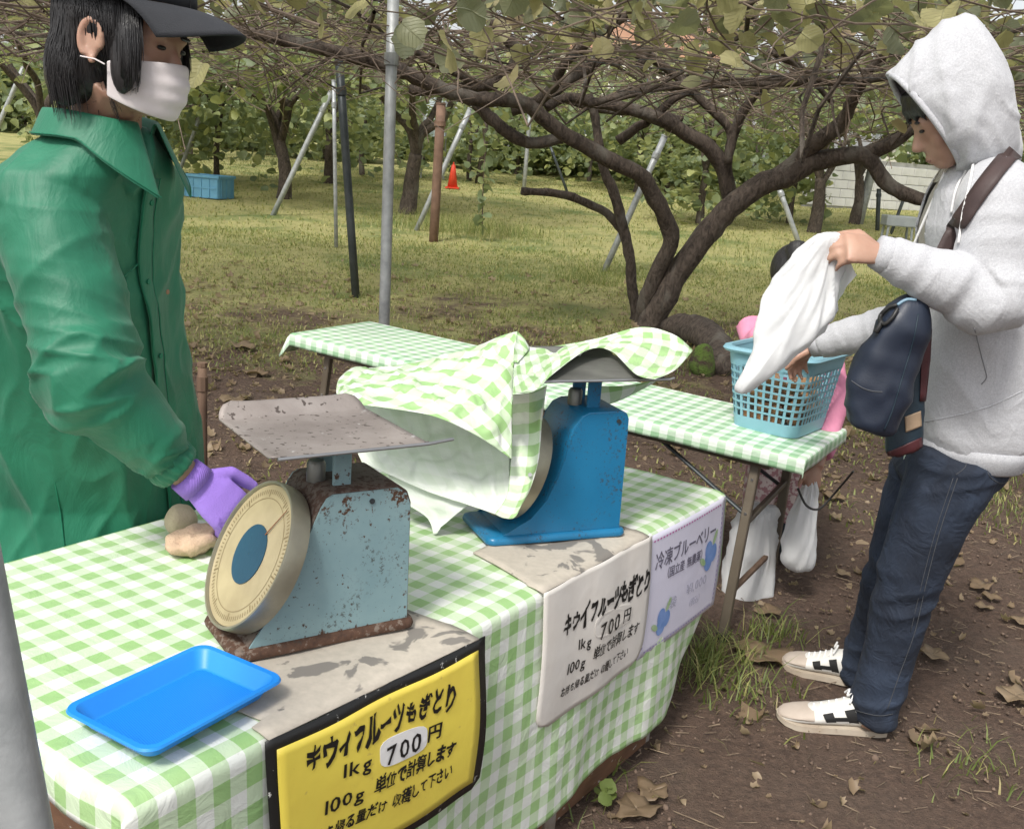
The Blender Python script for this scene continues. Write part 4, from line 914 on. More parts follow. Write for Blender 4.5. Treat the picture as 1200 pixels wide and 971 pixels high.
def put_text(parent, s, surf, a0, z0, a1, z1, h, name='lettering', mat='ink', bold=.02, shear=.1, jit=.06, seed=1, off=.0016):
    # stretched so that the line runs from (a0,z0) to (a1,z1) on the surface, characters h high
    vs, fs, L = text(s, 1.0, bold, shear, jit, 1.0, seed); m_ = MB(); pts = []
    for x, y, z in vs:
        t = x / L; aa = a0 + (a1 - a0) * t; zz = z0 + (z1 - z0) * t + y * h; pts.append(surf(aa, zz, off + z * .02 * 0 + max(0, z) * .05))
    m_.add(pts, fs); return obj(name, fixn(m_.mesh()), MAT[mat], parent)
def surf_sheet(bfun): return lambda a, z, off=0: T(a, bfun(a, z) - off, TZ + z)
def panel(surf, a0, a1, z0, z1, nu=24, nv=18, rc=.0, back=0.0):
    def f(u, v):
        zz = z1 + (z0 - z1) * v; 
        if rc:
            dz = min(zz - z0, rc); cut = 0
            if zz - z0 < rc: cut = rc - math.sqrt(max(0, rc * rc - (rc - (zz - z0)) ** 2))
        else: cut = 0
        aa = a0 + cut + (a1 - a0 - 2 * cut) * u; return surf(aa, zz, -back)
    return MB().grid(f, nu, nv)
# yellow price board
yb = surf_sheet(lambda a, z: -.021 - .028 * (a + 1.655) / .47 - .012 * math.sin(min(1, -z / .3) * 2.2) + .003 * math.sin(a * 25 + z * 20))
t = thing('price_sign', T(-1.42, -.03, .38), 'yellow hand-lettered kiwi price sign with black tape border on the counter front', 'sign')
fl = MB().grid(lambda u, v: (T(lerp(-1.665, -1.19, u) + .03 * v * (1 - u), lerp(.17 + .03 * u, 0, v), TZ + .0065 + .002 * math.sin(u * 9 + v * 5)) if v < .9 else T(lerp(-1.665, -1.185, u), lerp(0.019, -.019 - .028 * u, (v - .9) * 10), TZ + .0065 - .006 * ((v - .9) * 10) ** 2)), 20, 20)
o = obj('cardboard_flap', smooth(fl.mesh()), MAT['card'], t); solid(o, .003, off=1)
o = obj('tape_border', smooth(panel(yb, -1.672, -1.168, -.310, .0, rc=.02).mesh()), MAT['tape'], t); solid(o, .0008, off=0)
o = obj('yellow_sheet', smooth(panel(lambda a, z, off=0: yb(a, z, off + .0026), -1.653, -1.190, -.292, -.020).mesh()), MAT['yellow'], t); solid(o, .0003, off=0)
ys = lambda a, z, off=0: yb(a, z, off + .0026)
put_text(t, 'キウイフルーツもぎとり', ys, -1.605, -.078, -1.262, -.098, .052, bold=.042, shear=.24, jit=.18, seed=3)
put_text(t, '1kg', ys, -1.530, -.122, -1.465, -.130, .036, bold=.03, shear=.05, jit=.06)
st_ = MB(); ring = []
for k in range(32):
    a_ = 2 * math.pi * k / 32; cx, cz = math.cos(a_), math.sin(a_); f_ = (abs(cx) ** 4 + abs(cz) ** 4) ** -.25
    ring.append((cx * f_ * .060, cz * f_ * .026 - cx * f_ * .008))
st_.add([ys(-1.388 + x, -.126 + z, .0012) for x, z in ring], [tuple(range(32))]); o = obj('price_sticker', st_, MAT['sticker'], t); solid(o, .0006, off=0)
put_text(t, '700', lambda a, z, off=0: ys(a, z, off + .0014), -1.436, -.141, -1.342, -.150, .046, bold=.025, shear=.1, jit=.04)
put_text(t, '円', ys, -1.330, -.144, -1.292, -.148, .036, bold=.04, shear=.08)
put_text(t, '100g', ys, -1.566, -.172, -1.480, -.181, .034, bold=.03, shear=.05, jit=.06, seed=5)
put_text(t, '単位で計算します', ys, -1.462, -.180, -1.255, -.200, .031, bold=.03, shear=.2, jit=.14, seed=6)
put_text(t, 'お持ち帰る量だけ 収穫して下さい', ys, -1.612, -.212, -1.258, -.243, .028, bold=.025, shear=.15, jit=.15, seed=7)
# white price sheet
wb = surf_sheet(lambda a, z: -.0195 - .010 * math.sin(min(1, -z / .32) * 2.6) - .006 * math.sin((a + .92) / .46 * 3.1) * (-z / .3) + .002 * math.sin(a * 30))
t = thing('price_sign', T(-.69, -.02, .38), 'white hand-lettered kiwi price sheet hanging below the blue scale', 'sign')
fl = MB().grid(lambda u, v: (T(lerp(-.93, -.465, u) + .06 * (1 - v) * (1 - u), lerp(.21, 0, v), TZ + .0065 + .002 * math.sin(u * 7 + v * 4)) if v < .9 else T(lerp(-.93, -.465, u), lerp(.021, -.0185, (v - .9) * 10), TZ + .0065 - .006 * ((v - .9) * 10) ** 2)), 20, 20)
o = obj('cardboard_flap', smooth(fl.mesh()), MAT['card'], t); solid(o, .003, off=1)
o = obj('white_sheet', smooth(panel(wb, -.93, -.455, -.325, .0, 26, 26, rc=.05).mesh()), MAT['paper'], t); solid(o, .0004, off=0)
put_text(t, 'キウイフルーツもぎとり', lambda a, z, off=0: wb(a, z, off), -.856, -.122, -.462, -.130, .058, bold=.040, shear=.26, jit=.18, seed=4)
put_text(t, '1kg', wb, -.785, -.178, -.730, -.186, .036, bold=.02, shear=.05)
o = obj('price_sticker', MB().add([wb(-.630 + x * 1.5, -.158 + z * 1.1, .0012) for x, z in ring], [tuple(range(32))]), MAT['paper'], t); solid(o, .0006, off=0)
put_text(t, '700', lambda a, z, off=0: wb(a, z, off + .0014), -.700, -.184, -.600, -.186, .054, bold=.025, shear=.1)
put_text(t, '円', lambda a, z, off=0: wb(a, z, off + .0014), -.588, -.180, -.548, -.184, .040, bold=.02)
put_text(t, '100g', wb, -.826, -.222, -.748, -.230, .036, bold=.02, seed=5)
put_text(t, '単位で計算します', wb, -.722, -.224, -.500, -.234, .032, bold=.012, shear=.2, jit=.14, seed=6)
put_text(t, 'お持ち帰る量だけ 収穫して下さい', wb, -.845, -.270, -.540, -.282, .026, bold=.012, shear=.15, jit=.15, seed=7)
# lilac poster
pb = surf_sheet(lambda a, z: -.0165 - .008 * math.sin(min(1, -z / .33) * 2.4) - .004 * math.sin((a + .46) * 8))
t = thing('poster', T(-.24, -.02, .37), 'lilac frozen blueberry poster with dashed border at the right end of the counter', 'poster')
o = obj('lilac_sheet', smooth(panel(pb, -.468, -.006, -.330, -.004, 20, 18).mesh()), MAT['lilac'], t); solid(o, .0004, off=0)
put_text(t, '冷凍ブルーベリー', pb, -.425, -.098, -.062, -.104, .050, mat='inkgrey', bold=.012, shear=0, jit=0)
put_text(t, '（国立産 無農薬）', pb, -.375, -.138, -.130, -.146, .032, mat='inkgrey', bold=.012, shear=0, jit=0)
put_text(t, '¥1,000', pb, -.232, -.226, -.098, -.232, .040, mat='inkpale', bold=.012, shear=0, jit=0)
put_text(t, '（税込）', pb, -.215, -.268, -.118, -.274, .026, mat='inkpale', bold=.01, shear=0, jit=0)
put_text(t, '1袋', pb, -.335, -.232, -.288, -.236, .036, mat='inkpale', bold=.012, shear=0, jit=0)
dm = MB(); dv = MB()
def dash(mm, p, q, n):
    for k in range(n):
        t0, t1 = (k + .15) / n, (k + .7) / n; x0, z0 = lerp(p[0], q[0], t0), lerp(p[1], q[1], t0); x1, z1 = lerp(p[0], q[0], t1), lerp(p[1], q[1], t1)
        dx, dz = (x1 - x0), (z1 - z0); L = math.hypot(dx, dz); nx_, nz_ = -dz / L * .0022, dx / L * .0022
        mm.add([pb(x0 + nx_, z0 + nz_, .0014), pb(x0 - nx_, z0 - nz_, .0014), pb(x1 - nx_, z1 - nz_, .0014), pb(x1 + nx_, z1 + nz_, .0014)], [(0, 1, 2, 3)])
dash(dm, (-.44, -.022), (-.035, -.022), 26); dash(dv, (-.026, -.03), (-.026, -.31), 20); dash(dv, (-.45, -.03), (-.45, -.31), 20); dash(dv, (-.44, -.318), (-.035, -.318), 26)
obj('dashed_line', dm, MAT['dashpink'], t); obj('dashed_line', dv, MAT['dashviolet'], t)
def blob(cx, cz, r, rz=1.0, n=20): return MB().add([pb(cx + r * math.cos(2 * math.pi * k / n), cz + r * rz * math.sin(2 * math.pi * k / n), .0016) for k in range(n)], [tuple(range(n))])
def berries(cx, cz, s):
    for dx, dz, r in ((0, 0, .024), (.026, .012, .02), (-.004, .026, .02)): obj('berry_print', blob(cx + dx * s, cz + dz * s, r * s, 1.15), MAT['berry'], t)
    for dx, dz, ang in ((.03, .05, 1.0), (-.035, .005, 2.6)):
        pts = [(cx + dx * s + .02 * s * math.cos(a_) * math.cos(ang) - .008 * s * math.sin(a_) * math.sin(ang), cz + dz * s + .02 * s * math.cos(a_) * math.sin(ang) + .008 * s * math.sin(a_) * math.cos(ang)) for a_ in np.linspace(0, 6.28, 15)[:-1]]
        obj('leaf_print', MB().add([pb(x, z, .0019) for x, z in pts], [tuple(range(14))]), MAT['berryleaf'], t)
berries(-.10, -.165, 1.15); berries(-.362, -.268, 1.0)

# ================================================================== SCALES
def weigh_scale(fl, fr, W, prof, ptop, dial, pan, mats, label, posts, panlabel=None):
    fl, fr = T(*fl), T(*fr); X = fr - fl; L = X.length; X.normalize(); Y = UP.cross(X); R3 = Matrix((X, Y, UP)).transposed()
    O = fl + UP * .0105
    l2w = lambda x, y, z: O + X * x + Y * y + UP * z
    t = thing('weighing_scale', l2w(L / 2, W / 2, 0), label, 'scale')
    # base plate: rounded, flared
    def rr(x0, x1, y0, y1, r, z, n=5):
        out = []
        for cx, cy, a_ in ((x1 - r, y1 - r, 0), (x0 + r, y1 - r, 90), (x0 + r, y0 + r, 180), (x1 - r, y0 + r, 270)):
            for k in range(n + 1): q = math.radians(a_ + 90 * k / n); out.append(l2w(cx + r * math.cos(q), cy + r * math.sin(q), z))
        return out
    bm_ = MB().rings([rr(0, L, 0, W, .02, 0), rr(-.002, L + .002, -.002, W + .002, .022, .006), rr(.001, L - .001, .001, W - .001, .02, .014), rr(.012, L - .012, .012, W - .012, .012, .0185)])
    obj('base', autos(fixn(bm_.mesh()), 50), mats['base'], t)
    body = MB().prism([l2w(x, .014, z) for x, z in prof], Y * (W - .028)); me = bevel(fixn(body.mesh()), .004, 2); obj('body', autos(me, 30), mats['top'], t)
    cx = sum(x for x, z in prof) / len(prof); cz = sum(z for x, z in prof) / len(prof)
    for y, s_ in ((.0125, -1), (W - .0125, 1)):
        q = [l2w(cx + (x - cx) * .965, y, cz + (z - cz) * .965) for x, z in prof]; sp_ = obj('side_panel', MB().prism(q, Y * (.003 * s_)), mats['side'], t)
        obj('screw', MB().tube([l2w(ptop[0] + .08, y + s_ * .002, ptop[1] - .022), l2w(ptop[0] + .08, y + s_ * .006, ptop[1] - .022)], .005, 10), MAT['darkpipe'], sp_)
    # dial
    dx, dy, dz, dr, tilt = dial; n_ = -X * math.cos(tilt) + UP * math.sin(tilt); u_ = X * math.sin(tilt) + UP * math.cos(tilt); c = l2w(dx, dy, dz)
    circ = lambda r, h, k, N: c + n_ * h + (Y * math.cos(2 * math.pi * k / N) + u_ * math.sin(2 * math.pi * k / N)) * r
    N = 64
    dd = MB().rings([[circ(r, h, k, N) for k in range(N)] for r, h in ((dr * .93, -.040), (dr * .985, -.037), (dr, -.026), (dr, -.004), (dr * .99, 0), (dr * .96, .0), (dr * .95, -.007), (dr * .5, -.007), (.002, -.0072))], True)
    d_ = obj('dial', autos(fixn(dd.mesh()), 35), mats['rim'], t)
    obj('dial_face', MB().rings([[circ(r, -.0055, k, N) for k in range(N)] for r in (dr * .947, .001)], False), MAT['dial'], d_)
    obj('dial_centre', MB().rings([[circ(r, h, k, 40) for k in range(40)] for r, h in ((dr * .40, -.0052), (dr * .40, -.0035), (.001, -.0034))], False), mats['centre'], d_)
    tk = MB()
    for k in range(100):
        a_ = 2 * math.pi * k / 100; r0 = dr * (.78 if k % 10 == 0 else .82); r1 = dr * .88; e_ = (Y * math.cos(a_) + u_ * math.sin(a_)); s_ = (Y * -math.sin(a_) + u_ * math.cos(a_)) * (.0009 if k % 10 else .0014)
        tk.add([c + n_ * -.0049 + e_ * r0 - s_, c + n_ * -.0049 + e_ * r0 + s_, c + n_ * -.0049 + e_ * r1 + s_, c + n_ * -.0049 + e_ * r1 - s_], [(0, 1, 2, 3)])
    o = obj('tick_marks', tk, MAT['darkline'], d_); o['kind'] = 'stuff'
    cm = MB().rings([[circ(r, -.0049, k, N) for k in range(N)] for r in (dr * .765, dr * .755)], False); obj('scale_ring', cm, MAT['darkline'], d_)
    na = math.radians(62); e_ = -Y * math.cos(na) + u_ * math.sin(na); s_ = (-Y * -math.sin(na) + u_ * math.cos(na))
    obj('needle', MB().prism([c + n_ * -.003 + e_ * dr * .38 + s_ * .0013, c + n_ * -.003 + e_ * dr * .38 - s_ * .0013, c + n_ * -.003 + e_ * dr * .86 - s_ * .0007, c + n_ * -.003 + e_ * dr * .86 + s_ * .0007], n_ * .0008), MAT['redline'], d_)
    # pan and posts
    x0, x1, y0, y1, pz, lip, tipx = pan
    for (px_, py_) in posts: obj('post', bevel(fixn(MB().box(l2w(px_, py_, (ptop[1] + pz) / 2 - .004), (.017, .004, (pz - ptop[1]) / 2 + .004), R3).mesh()), .002, 1), mats['post'], t)
    obj('post_bracket', MB().box(l2w((posts[0][0]), (posts[0][1] + posts[1][1]) / 2, pz - .012), (.02, abs(posts[0][1] - posts[1][1]) / 2, .004), R3), mats['post'], t)
    obj('adjuster_knob', autos(fixn(MB().tube([l2w(posts[0][0] - .03, (y0 + y1) / 2 - .02, ptop[1] - .002), l2w(posts[0][0] - .03, (y0 + y1) / 2 - .02, ptop[1] + .03), l2w(posts[0][0] - .03, (y0 + y1) / 2 - .02, ptop[1] + .036)], [.017, .017, .013], 18).mesh())), MAT['pan2'], t)
    def pf(u, v):
        y = lerp(y0, y1, v); e = .0; z = pz
        L_ = .028
        if y > y1 - L_: z += lip * ((y - y1 + L_) / L_) ** 1.2
        if y < y0 + .008: z += .004 * (1 - (y - y0) / .008)
        xx = lerp(x0, x1, u); ins = 0
        cr_ = .03
        if y > y1 - cr_: ins = cr_ - math.sqrt(max(0, cr_ ** 2 - (y - y1 + cr_) ** 2))
        xx = lerp(x0 + ins, x1 - ins, u)
        z += .003 * (abs(u - .5) * 2) ** 6
        return l2w(xx, y, z)
    p_ = obj('pan', autos(MB().grid(pf, 24, 60).mesh(), 50), mats['pan'], t); solid(p_, .0025, off=0)
    obj('rolled_edge', MB().tube([l2w(x0 + .012, y0 - .001, pz + .002), l2w(x1, y0 - .001, pz + .003), l2w(tipx, y0 + .012, pz + .003)], .0032, 8), MAT['steel'], p_)
    obj('support_plate', MB().box(l2w(posts[0][0], (y0 + y1) / 2, pz - .0055), (.07, .07, .003), R3), mats['post'], t)
    return t
m1 = dict(base=MAT['s1rust'], top=MAT['s1top'], side=MAT['s1paint'], rim=MAT['rimmetal'], pan=MAT['pan'], post=MAT['s1paint'], centre=MAT['dialblue'])
weigh_scale((-1.562, .181), (-1.245, .056), .178, [(.022, .012), (.331, .012), (.326, .24), (.318, .262), (.300, .275), (.172, .277), (.160, .271), (.149, .254), (.124, .197), (.107, .138), (.062, .070)], (.165, .276), (.05, .088, .158, .134, math.radians(27.5)), (.045, .330, -.030, .255, .358, .026, .385), m1,
            'worn pale blue weighing scale with rust spots and big yellowed dial', [(.205, .05), (.205, .13)])
m2 = dict(base=MAT['s2paint'], top=MAT['s2paint'], side=MAT['s2paint'], rim=MAT['rimmetal'], pan=MAT['pan2'], post=MAT['s2paint'], centre=MAT['dialblue'])
weigh_scale((-.825, .201), (-.529, .012), .19, [(.031, .012), (.340, .012), (.336, .284), (.330, .297), (.316, .304), (.232, .302), (.214, .294), (.196, .268), (.178, .205), (.162, .150), (.138, .095), (.100, .05)], (.225, .303), (.075, .095, .165, .128, math.radians(20)), (.075, .40, -.035, .27, .385, .02, .42), m2,
            'bright blue weighing scale half covered by a gingham sheet', [(.262, .06), (.262, .14)])

# ================================================================== CRUMPLED GINGHAM COVER
def spl(vals, t):
    n = len(vals) - 1; x = min(t * n, n - 1e-6); i = int(x); f = x - i
    p0, p1, p2, p3 = vals[max(i - 1, 0)], vals[i], vals[i + 1], vals[min(i + 2, n)]
    return .5 * ((2 * p1) + (p2 - p0) * f + (2 * p0 - 5 * p1 + 4 * p2 - p3) * f * f + (3 * p1 - p0 - 3 * p2 + p3) * f ** 3)
def atcap(x, y, d, zc):
    if zc and y < 470: d = min(d, (zc - CAM_H) / ray(x, y).z)
    return at(x, y, d)
def patch(P, nu, nv, rot=0, off=(0, 0), crumple=.004, seed=0, zcap=None):
    G = [[atcap(*c, zcap) for c in row] for row in P]
    f = lambda u, v: spl([spl(row, v) for row in G], u)
    lu = sum((f((k + 1) / 8, .5) - f(k / 8, .5)).length for k in range(8)); lv = sum((f(.5, (k + 1) / 8) - f(.5, k / 8)).length for k in range(8))
    c, s_ = math.cos(rot), math.sin(rot)
    def g(u, v):
        p = f(u, v); e = 1e-3; du = f(min(1, u + e), v) - f(max(0, u - e), v); dv = f(u, min(1, v + e)) - f(u, max(0, v - e)); n = du.cross(dv)
        if n.length > 0: n.normalize()
        k = min(u, 1 - u, v, 1 - v) * 8; k = min(1, k)
        return p + n * crumple * k * (nz(p, 14, seed) + 1.6 * max(0, 1 - 5 * abs(nz(V((p.x, p.y * 1.5, p.z)), 7, seed + 4))) + 1.0 * max(0, 1 - 5 * abs(nz(V((p.x * 1.4, p.y, p.z)), 15, seed + 9))) + .35 * nz(p, 45, seed))
    m_ = MB().grid(g, nu, nv, lambda u, v: (off[0] + 5 + c * u * lu - s_ * v * lv, off[1] + 5 + s_ * u * lu + c * v * lv))
    me = m_.mesh(); pc = f(.5, .5); e = .02; n = (f(.5 + e, .5) - f(.5, .5)).cross(f(.5, .5 + e) - f(.5, .5))
    if n.dot(CAMP - pc) < 0: me.flip_normals()
    return smooth(me)
cov = thing('gingham_cover', T(-.68, .16, 1.08), 'crumpled green gingham vinyl sheet thrown over the bright blue scale', 'cover')
def cpart(name, P, nu, nv, rot=0, off=(0, 0), cr=.004, seed=0, mats=('ging', 'vback'), zcap=None):
    o = obj(name, patch(P, nu, nv, rot, off, cr, seed, zcap), [MAT[k] for k in mats], cov); solid(o, .0007, 1, off=-1); return o
cpart('top_sheet', [[(608, 396, 2.56), (604, 415, 2.46), (602, 440, 2.36), (601, 462, 2.29)], [(625, 407, 2.60), (622, 420, 2.50), (622, 438, 2.40), (628, 457, 2.29)], [(665, 403, 2.62), (660, 410, 2.54), (655, 420, 2.46), (648, 438, 2.33)], [(705, 395, 2.66), (700, 398, 2.6), (694, 402, 2.52), (688, 410, 2.46)], [(752, 383, 2.66), (748, 392, 2.62), (735, 402, 2.57), (716, 411, 2.52)], [(790, 392, 2.66), (785, 405, 2.62), (768, 426, 2.55), (745, 438, 2.50)], [(812, 410, 2.68), (806, 418, 2.64), (790, 434, 2.58), (768, 444, 2.53)]], 90, 44, .3, (0, 0), .004, 1, zcap=1.102)
cpart('front_strip', [[(601, 461, 2.29), (600, 500, 2.27), (598, 545, 2.26), (594, 580, 2.26), (580, 602, 2.27)], [(615, 459, 2.285), (614, 500, 2.26), (612, 545, 2.25), (605, 582, 2.25), (591, 607, 2.26)], [(628, 457, 2.285), (627, 498, 2.255), (623, 545, 2.245), (615, 580, 2.245), (603, 606, 2.25)], [(641, 451, 2.30), (635, 495, 2.26), (631, 540, 2.25), (621, 574, 2.25), (611, 592, 2.25)]], 24, 60, 0, (.02, .01), .0025, 2, zcap=1.102)
cpart('side_flap', [[(606, 388, 2.50), (602, 430, 2.35), (600, 480, 2.25), (600, 538, 2.20)], [(585, 394, 2.52), (575, 425, 2.36), (565, 465, 2.24), (560, 511, 2.17)], [(545, 411, 2.52), (530, 432, 2.36), (520, 460, 2.24), (510, 488, 2.16)], [(490, 424, 2.50), (470, 438, 2.36), (462, 458, 2.25), (455, 478, 2.17)], [(435, 431, 2.48), (420, 440, 2.36), (412, 455, 2.26), (408, 473, 2.19)], [(406, 435, 2.46), (397, 444, 2.36), (394, 458, 2.28), (397, 473, 2.22)]], 100, 60, .55, (.01, .03), .006, 3)
cpart('peak_fold', [[(606, 388, 2.50), (603, 402, 2.44), (601, 425, 2.36)], [(614, 396, 2.49), (611, 407, 2.45), (604, 424, 2.38)], [(621, 407, 2.52), (617, 413, 2.48), (607, 424, 2.40)]], 8, 10, .4, (0, 0), .002, 4, zcap=1.106)
cpart('underside', [[(392, 462, 2.52), (400, 490, 2.49), (412, 515, 2.46), (424, 541, 2.42)], [(470, 466, 2.48), (475, 505, 2.44), (485, 540, 2.39), (500, 575, 2.36)], [(540, 480, 2.44), (545, 530, 2.39), (550, 565, 2.34), (560, 595, 2.31)], [(598, 500, 2.36), (597, 540, 2.31), (596, 580, 2.28), (592, 607, 2.265)]], 70, 44, .2, (0, 0), .006, 5, ('vback', 'vback'))
cpart('hanging_tail', [[(455, 556, 2.42), (470, 585, 2.40), (500, 606, 2.385), (508, 626, 2.38)], [(500, 572, 2.38), (500, 590, 2.375), (512, 606, 2.37), (512, 625, 2.375)], [(550, 590, 2.34), (540, 598, 2.345), (530, 606, 2.355), (516, 618, 2.37)]], 14, 16, 0, (0, 0), .003, 6, ('vback', 'vback'))
cpart('back_fold', [[(690, 452, 2.72), (694, 464, 2.73), (700, 477, 2.74)], [(730, 452, 2.70), (728, 462, 2.71), (724, 470, 2.72)], [(771, 445, 2.66), (764, 450, 2.67), (752, 456, 2.68)]], 10, 8, .1, (0, 0), .002, 7)
obj('eyelet', MB().tube([at(621, 556, 2.242), at(621, 556, 2.24)], .0045, 12), MAT['steel'], cov)

# ================================================================== BLUE TRAY, RAGS
ta, tb = -1.713, .130; tR = math.radians(4)
def tl(x, y, z): c, s_ = math.cos(tR), math.sin(tR); return T(ta + c * x - s_ * y, tb + s_ * x + c * y, TZ + .0105 + z)
def rrect(hx, hy, r, z, n=6):
    out = []
    for cx, cy, a_ in ((hx - r, hy - r, 0), (-hx + r, hy - r, 90), (-hx + r, -hy + r, 180), (hx - r, -hy + r, 270)):
        for k in range(n + 1): q = math.radians(a_ + 90 * k / n); out.append(tl(cx + r * math.cos(q), cy + r * math.sin(q), z))
    return out
t = thing('plastic_tray', tl(0, 0, 0), 'shallow bright blue plastic tray on the near left of the gingham cloth', 'tray')
hx, hy = .128, .088
tm = MB().rings([rrect(hx - .022, hy - .022, .014, .004), rrect(hx - .018, hy - .018, .018, .0065), rrect(hx - .006, hy - .006, .02, .028), rrect(hx - .003, hy - .003, .021, .031), rrect(hx + .006, hy + .006, .025, .0315), rrect(hx + .008, hy + .008, .026, .028), rrect(hx + .0055, hy + .0055, .025, .0275), rrect(hx - .003, hy - .003, .02, .027), rrect(hx - .016, hy - .016, .018, .002), rrect(hx - .021, hy - .021, .015, .0)], True)
obj('shell', autos(fixn(tm.mesh()), 35), MAT['tray'], t)
obj('mesh_floor', MB().add(rrect(hx - .024, hy - .024, .012, .0052), [tuple(range(28))]), MAT['traymesh'], t)
def lump(name, c, ax, mat, label, cat, amp=.012, fr=18, seed=0):
    me = smooth(MB().ell(c, ax, 28, 20).mesh()); displace(me, lambda p, q: amp * nz(p, fr, seed) + amp * .5 * (1 - 2 * abs(nz(p, fr * 1.7, seed + 3)))); return obj(name, me, mat, label=label, cat=cat)
c = T(-1.285, .64); lump('folded_rag', c + UP * .028, (A * .062, B * .042, UP * .020), MAT['rag'], 'crumpled beige cotton rag under the purple glove', 'rag', .016, 30, 2)
c = T(-1.24, .745); lump('cream_bundle', c + UP * .033, (A * .034, B * .034, UP * .034), MAT['rag2'], 'cream cloth bundle behind the purple glove on the counter edge', 'rag', .008, 16, 5)

# ================================================================== FOLDING TABLE
nr_, fr_, nl_, fl_ = atz(931, 534, .67), atz(1002, 506, .67), atz(345, 393, .75), atz(430, 375, .75)
tc = (nr_ + fr_ + nl_ + fl_) / 4; ex = ((nr_ + fr_) - (nl_ + fl_)); TL = ex.length / 2; ex.normalize()
ey = V((-ex.y, ex.x, 0)).normalized(); ez = ex.cross(ey).normalized(); TWd = ((fr_ - nr_).dot(ey) + (fl_ - nl_).dot(ey)) / 2
F2 = lambda s, t_, z=0: tc + ex * s + ey * t_ + ez * z
HL, HW = TL / 2, TWd / 2
R2 = Matrix((ex, ey, ez)).transposed()
tab = thing('folding_table', F2(0, 0, -.68), 'long folding table with olive brown steel legs behind the scales', 'table')
obj('table_top', bevel(fixn(MB().box(F2(0, 0, -.022), (HL - .012, HW - .012, .018), R2).mesh()), .004), MAT['underboard'], tab)
for s_ in (-1, 1): obj('apron_rail', MB().box(F2(0, s_ * (HW - .05), -.058), (HL - .12, .012, .017), R2), MAT['legsteel'], tab)
def bar(name, p, q, wx, wy, mat, parent, ref=None):
    d = (q - p); L = d.length; d.normalize(); x = (ref or ex); x = (x - d * x.dot(d)).normalized(); y = d.cross(x); return obj(name, bevel(fixn(MB().box((p + q) / 2, (wx, wy, L / 2), Matrix((x, y, d)).transposed()).mesh()), .003, 1), mat, parent)
for sgn in (1, -1):
    se = sgn * (HL - .17); sf = sgn * (HL - .14)
    feet = []
    for tt in (-1, 1):
        tp = F2(se, tt * (HW - .06), -.045); ft = F2(sf, tt * (HW - .02) + (-.13 if sgn > 0 else 0), -.6); ft.z = terr(ft.x, ft.y) - .015
        lg = bar('leg', tp, ft, .016, .013, MAT['legsteel'], tab); obj('foot_cap', MB().tube([ft + UP * .0, ft + UP * .04], .02, 10), MAT['black'], lg)
        for h_ in (.12, .3): q = lerp(tp, ft, h_); obj('rivet', MB().tube([q - ey * .013 * 1, q - ey * .0165], .005, 8), MAT['steel'], lg)
        feet.append((tp, ft))
    (p0, f0), (p1, f1) = feet
    bar('cross_brace', lerp(p0, f0, .72), lerp(p1, f1, .72), .009, .009, MAT['legrust'], tab)
    bar('cross_brace', lerp(p0, f0, .36), lerp(p1, f1, .30), .010, .010, MAT['legsteel'], tab)
    for tt, (tp, ft) in zip((-1, 1), feet): bar('fold_strut', lerp(tp, ft, .33) - ey * tt * .02, F2(se - sgn * .42, tt * (HW - .09), -.05), .010, .005, MAT['darkpipe'], tab, ey)
    bar('lock_bar', F2(se - sgn * .40, -(HW - .09), -.052), F2(se - sgn * .40, (HW - .09), -.052), .008, .008, MAT['darkpipe'], tab)
dr2 = .052
def c2(u, v):
    s = -HL - .05 + u * (2 * HL + .05 + .05); tt = -HW - dr2 - .004 + v * (2 * HW + 2 * dr2 + .008); z = .002 + .0015 * nz((s, tt, 0), 5, 2); x, y = s, tt
    for lim, k in ((HW, 1), (HL, 0)):
        val = tt if k else s; ex_ = abs(val) - lim
        if ex_ > -.008:
            e = max(0, ex_); drop = max(0, e - .006) + (.003 if e > 0 else .0)
            if k: y = math.copysign(lim + min(e, .006) + .006 * nz((s * 6, 1, val), 1.3, 3) * (e / .05), tt)
            else: x = math.copysign(lim + min(e, .006) + .004 * nz((tt * 6, 1, val), 1.3, 3) * (e / .05), s)
            z -= drop
    z = max(z, -dr2 - .01)
    if s < -HL and tt < -HW + .1: z -= .05 * min(1, (-HL - s) / .05); x -= .05 * min(1, (-HL - s) / .05)
    return F2(x, y, z)
o = obj('tablecloth', smooth(MB().grid(c2, 180, 60, lambda u, v: (5 + u * (2 * HL + .1), 5 + v * (2 * HW + 2 * dr2))).mesh()), MAT['ging2'], label='green gingham vinyl cloth wrapped over the far folding table', cat='tablecloth'); solid(o, .0015, off=0)

# ================================================================== BASKET AND FRUIT
bb = [atz(845, 500, .67), atz(930, 520, .67), atz(958, 498, .67)]
e1 = (bb[1] - bb[0]); e1.z = 0; e1.normalize(); e2 = V((-e1.y, e1.x, 0)); bc = bb[0] + e1 * .145 + e2 * .165
s_, t_ = (bc - tc).dot(ex), (bc - tc).dot(ey); bc = F2(s_, t_, .003)
def bk(x, y, z): return bc + e1 * x + e2 * y + UP * z
BH = .285
def bring(z, grow=0, n=9, r=.05):
    f_ = z / BH; hx_, hy_ = lerp(.122, .160, f_) + grow, lerp(.150, .195, f_) + grow; r = r + .012 * f_; out = []
    for cx, cy, a_ in ((hx_ - r, hy_ - r, 0), (-hx_ + r, hy_ - r, 90), (-hx_ + r, -hy_ + r, 180), (hx_ - r, -hy_ + r, 270)):
        for k in range(n): q = math.radians(a_ + 90 * k / (n - 1)); out.append((cx + r * math.cos(q), cy + r * math.sin(q)))
    # resample evenly
    P = out + [out[0]]; L = [0]
    for i in range(len(P) - 1): L.append(L[-1] + math.hypot(P[i + 1][0] - P[i][0], P[i + 1][1] - P[i][1]))
    return P, L
